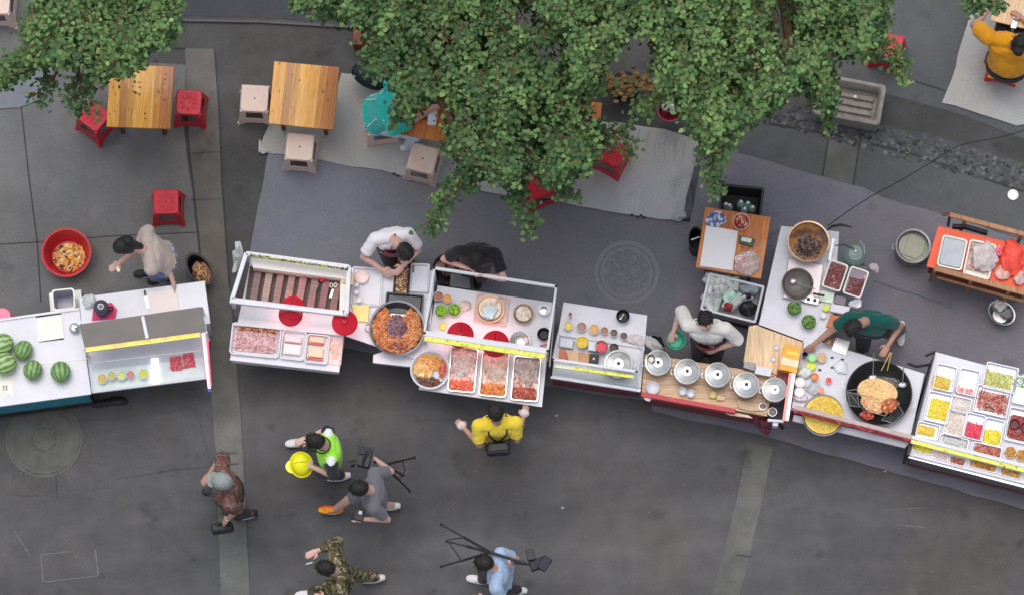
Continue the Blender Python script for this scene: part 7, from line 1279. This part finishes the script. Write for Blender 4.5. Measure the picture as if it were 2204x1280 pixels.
def tree(label, trunk, base, limbs, polys, holes, tips, ntw, zlo, zhi, bright=.0, lsize=.044, spine=None):
    root = P(*base); t = thing('tree', label, 'tree', (root.x, root.y, 0)); Tp = P(*trunk)
    b = MB(); b.tube([(root.x, root.y, -.02), (root.x + .05, root.y - .1, Tp.z * .5), Tp], [.20, .16, .12], 16); b.build('trunk', BARK, t, True)
    for L in limbs:
        Q = [Tp] + [P(*q) for q in L]; lb = MB(); lb.tube(Q, [.08 * (1 - i / (len(Q))) + .012 for i in range(len(Q))], 10); lb.build('limb', BARK, t, True)
    pts, sz, cl = [], [], []; tw = MB()
    allx = [q[0] for p in polys for q in p]; ally = [q[1] for p in polys for q in p]
    def twig(p0, d, L, lay, free=False):
        tone = rng.normal(0, .19); n = max(3, int(L / .055)); p = p0.copy(); dd = d.copy(); path = [p.copy()]
        for i in range(n):
            dd = (dd + Vector((rng.normal(0, .1), rng.normal(0, .1), rng.normal(0, .08) - .05))).normalized(); p = p + dd * .055; path.append(p.copy()); f = i / n
            for _ in range(5 if f < .75 else 6):
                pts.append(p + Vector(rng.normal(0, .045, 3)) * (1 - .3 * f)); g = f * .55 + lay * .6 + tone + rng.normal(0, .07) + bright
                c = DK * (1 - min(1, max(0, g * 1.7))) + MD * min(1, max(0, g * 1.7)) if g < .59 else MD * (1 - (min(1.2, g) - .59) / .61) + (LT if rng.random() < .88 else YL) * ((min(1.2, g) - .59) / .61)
                if rng.random() < .02: c = BR_
                cl.append(np.clip(c * rng.uniform(.86, 1.14), .004, .6)); sz.append(lsize * (rng.uniform(.5, 1.0) if rng.random() < .4 else rng.uniform(.9, 1.4)))
        if free: path = [q for q in path]
        else:
            ok = [q for q in path if any(inpoly(*to_photo(q), p) for p in polys)]; path = ok if len(ok) == len(path) else path[:max(2, len(ok) // 2)]
        tw.tube([path[0], path[len(path) // 2], path[-1]], [.008, .005, .002], 5)
    made = 0; tries = 0
    while made < ntw and tries < ntw * 40:
        tries += 1; x = rng.uniform(min(allx), max(allx)); y = rng.uniform(min(ally), max(ally))
        if not any(inpoly(x, y, p) for p in polys) or any(inpoly(x, y, h) for h in holes): continue
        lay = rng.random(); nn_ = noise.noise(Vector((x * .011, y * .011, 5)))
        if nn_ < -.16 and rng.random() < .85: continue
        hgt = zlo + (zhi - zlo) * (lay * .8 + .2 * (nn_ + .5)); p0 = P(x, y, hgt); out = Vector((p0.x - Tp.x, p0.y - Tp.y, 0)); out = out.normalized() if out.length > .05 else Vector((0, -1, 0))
        d = (out * .8 + Vector((rng.normal(0, .4), rng.normal(0, .4) - .35, rng.normal(0, .25)))).normalized(); L = rng.uniform(.28, .6)
        e = p0 + d * L * .8; made += 1
        # stay inside the crown: shorten shoots that would leave it
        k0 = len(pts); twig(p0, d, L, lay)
        keep = []
        for i in range(k0, len(pts)):
            qx, qy = to_photo(pts[i]); jx, jy = qx + rng.normal(0, 13), qy + rng.normal(0, 13)
            keep.append(any(inpoly(jx, jy, p) for p in polys) and not any(inpoly(jx, jy, h) for h in holes))
        for arr in (pts, sz, cl): arr[k0:] = [v for v, kk in zip(arr[k0:], keep) if kk]
    for tp in tips:                                                                     # hanging sprays that make the outline
        (x0, y0, z0), (x1, y1, z1), wd = tp; a, e = P(x0, y0, z0), P(x1, y1, z1); L = (e - a).length; n = int(L / .07)
        tw.tube([a, a.lerp(e, .5) + Vector((0, 0, .05)), e], [.014, .009, .003], 6)
        for i in range(n):
            f = i / n; q = a.lerp(e, f) + Vector((0, 0, .05 * math.sin(f * 3.1))); w_ = wd * (1 - f * .8)
            for _ in range(2):
                sd_ = Vector((rng.normal(0, 1), rng.normal(0, 1), 0)).normalized(); twig(q + sd_ * w_ * rng.uniform(0, .8), ((e - a).normalized() * .9 + sd_ * .5 + Vector((0, 0, rng.normal(0, .2)))).normalized(), rng.uniform(.1, .2), .35 + .5 * rng.random(), True)
    leaf_mesh('crown', pts, sz, cl, t); tag(tw.build('twigs', BARK, t, True), kind='stuff'); print('leaves', label, len(pts)); return t
tree('leafy tree reaching in from the top left corner, over the leftmost stool', (120, -120, 3.2), (180, -210, 0), [[(180, 0, 3.7), (200, 110, 3.9)], [(100, 20, 3.7), (40, 140, 3.8)], [(260, -10, 3.9), (330, 60, 4.0)]],
     [[(90, -80), (370, -80), (378, 20), (374, 72), (310, 96), (296, 140), (262, 152), (204, 162), (184, 130), (120, 132), (80, 142), (30, 160), (0, 176), (-40, 176), (-40, 130), (40, 112), (62, 84), (40, 62), (60, 30)]],
     [[(262, 0), (300, -40), (310, -10)]] if False else [], [((60, 120, 3.7), (-10, 172, 3.6), .12), ((170, 150, 3.7), (182, 238, 3.5), .14), ((120, 160, 3.6), (84, 218, 3.5), .10), ((210, 120, 3.8), (204, 168, 3.6), .12), ((320, 50, 4.0), (368, 72, 3.9), .12), ((80, 90, 3.8), (52, 72, 3.8), .08)], 600, 3.1, 4.6, .1)
tree('big leafy tree over the middle tables with a long low spray', (930, -160, 2.6), (960, -260, 0), [[(900, 20, 3.1), (930, 180, 3.4), (1010, 330, 3.3)], [(1050, 40, 3.2), (1120, 200, 3.5), (1200, 330, 3.3)], [(820, 0, 3.1), (800, 90, 3.2)], [(1100, -20, 3.3), (1250, 60, 3.5)]],
     [[(620, -80), (1330, -80), (1330, 20), (1180, 96), (1120, 100), (1120, 130), (1180, 150), (1232, 110), (1256, 190), (1262, 230), (1290, 262), (1330, 290), (1290, 320), (1262, 350), (1214, 380), (1190, 392), (1130, 350), (1100, 396), (1020, 350), (965, 330), (950, 290), (965, 240), (968, 190), (930, 200), (905, 215), (874, 254), (862, 238), (868, 196), (838, 168), (812, 148), (780, 138), (790, 80), (820, 60), (740, 42), (700, 12), (640, 16)]],
     [[(934, 50), (984, 50), (984, 112), (940, 112)], [(1090, 10), (1160, 8), (1200, 44), (1170, 66), (1090, 66)], [(1008, 244), (1044, 258), (1038, 290), (992, 282)], [(1270, 216), (1300, 216), (1296, 250), (1276, 236)]],
     [((1030, 350, 3.1), (918, 490, 2.9), .10), ((1100, 370, 3.1), (1142, 486, 3.0), .07), ((1190, 360, 3.1), (1230, 428, 3.0), .10), ((1290, 280, 3.3), (1362, 312, 3.2), .10), ((880, 220, 3.2), (862, 268, 3.1), .07), ((800, 100, 3.2), (790, 146, 3.1), .12), ((1050, 300, 3.2), (1010, 400, 3.1), .10), ((660, -20, 3.2), (632, 8, 3.2), .10), ((720, -10, 3.2), (690, 22, 3.2), .08), ((1216, 120, 3.6), (1280, 190, 3.4), .10), ((1120, 380, 3.1), (1112, 412, 3.0), .10)], 1500, 2.3, 4.1, -.06)
tree('tall pale green tree over the stone basin, spray hanging over the mat', (1560, -150, 3.2), (1600, -260, 0), [[(1560, 20, 3.7), (1520, 150, 4.0), (1540, 300, 3.7)], [(1690, 0, 3.6), (1700, 100, 3.8), (1770, 200, 3.6)], [(1450, 0, 3.9), (1400, 100, 4.0)], [(1780, 0, 3.9), (1880, 90, 3.8)]],
     [[(1180, -80), (1980, -80), (1880, 20), (1868, 60), (1900, 100), (1860, 110), (1790, 108), (1775, 120), (1790, 150), (1790, 230), (1750, 200), (1730, 160), (1690, 200), (1600, 256), (1560, 330), (1520, 300), (1470, 240), (1490, 210), (1420, 204), (1420, 150), (1400, 60), (1370, 60), (1330, 90), (1290, 150), (1240, 190), (1236, 120), (1226, 60), (1180, 30)]],
     [[(1652, 0), (1700, -20), (1708, 90), (1670, 100), (1650, 60)], [(1340, 60), (1410, 70), (1410, 150), (1344, 140)]],
     [((1530, 260, 3.7), (1536, 408, 3.4), .11), ((1760, 130, 3.7), (1784, 272, 3.5), .11), ((1850, 60, 3.8), (1948, 158, 3.6), .10), ((1270, 60, 4.0), (1274, 190, 3.8), .10), ((1430, 0, 4.2), (1438, 55, 4.1), .10), ((1520, 150, 3.9), (1640, 248, 3.7), .12), ((1480, 170, 3.8), (1378, 240, 3.5), .05), ((1880, 0, 4.0), (1888, 42, 3.9), .08), ((1360, -10, 4.2), (1364, 34, 4.1), .10), ((1240, 0, 4.2), (1230, 40, 4.1), .1)], 1400, 2.9, 4.8, .16)
tree('thin branch of another tree at the top edge beside the yellow shirt diner', (2160, -170, 3.0), (2180, -240, 0), [[(2120, -40, 3.4)]], [[(2060, -60), (2170, -60), (2160, 0), (2110, 14), (2080, 4)]], [], [((2120, -30, 3.4), (2090, 12, 3.3), .08), ((2150, -30, 3.4), (2130, 22, 3.2), .07)], 26, 3.0, 3.6, .05)
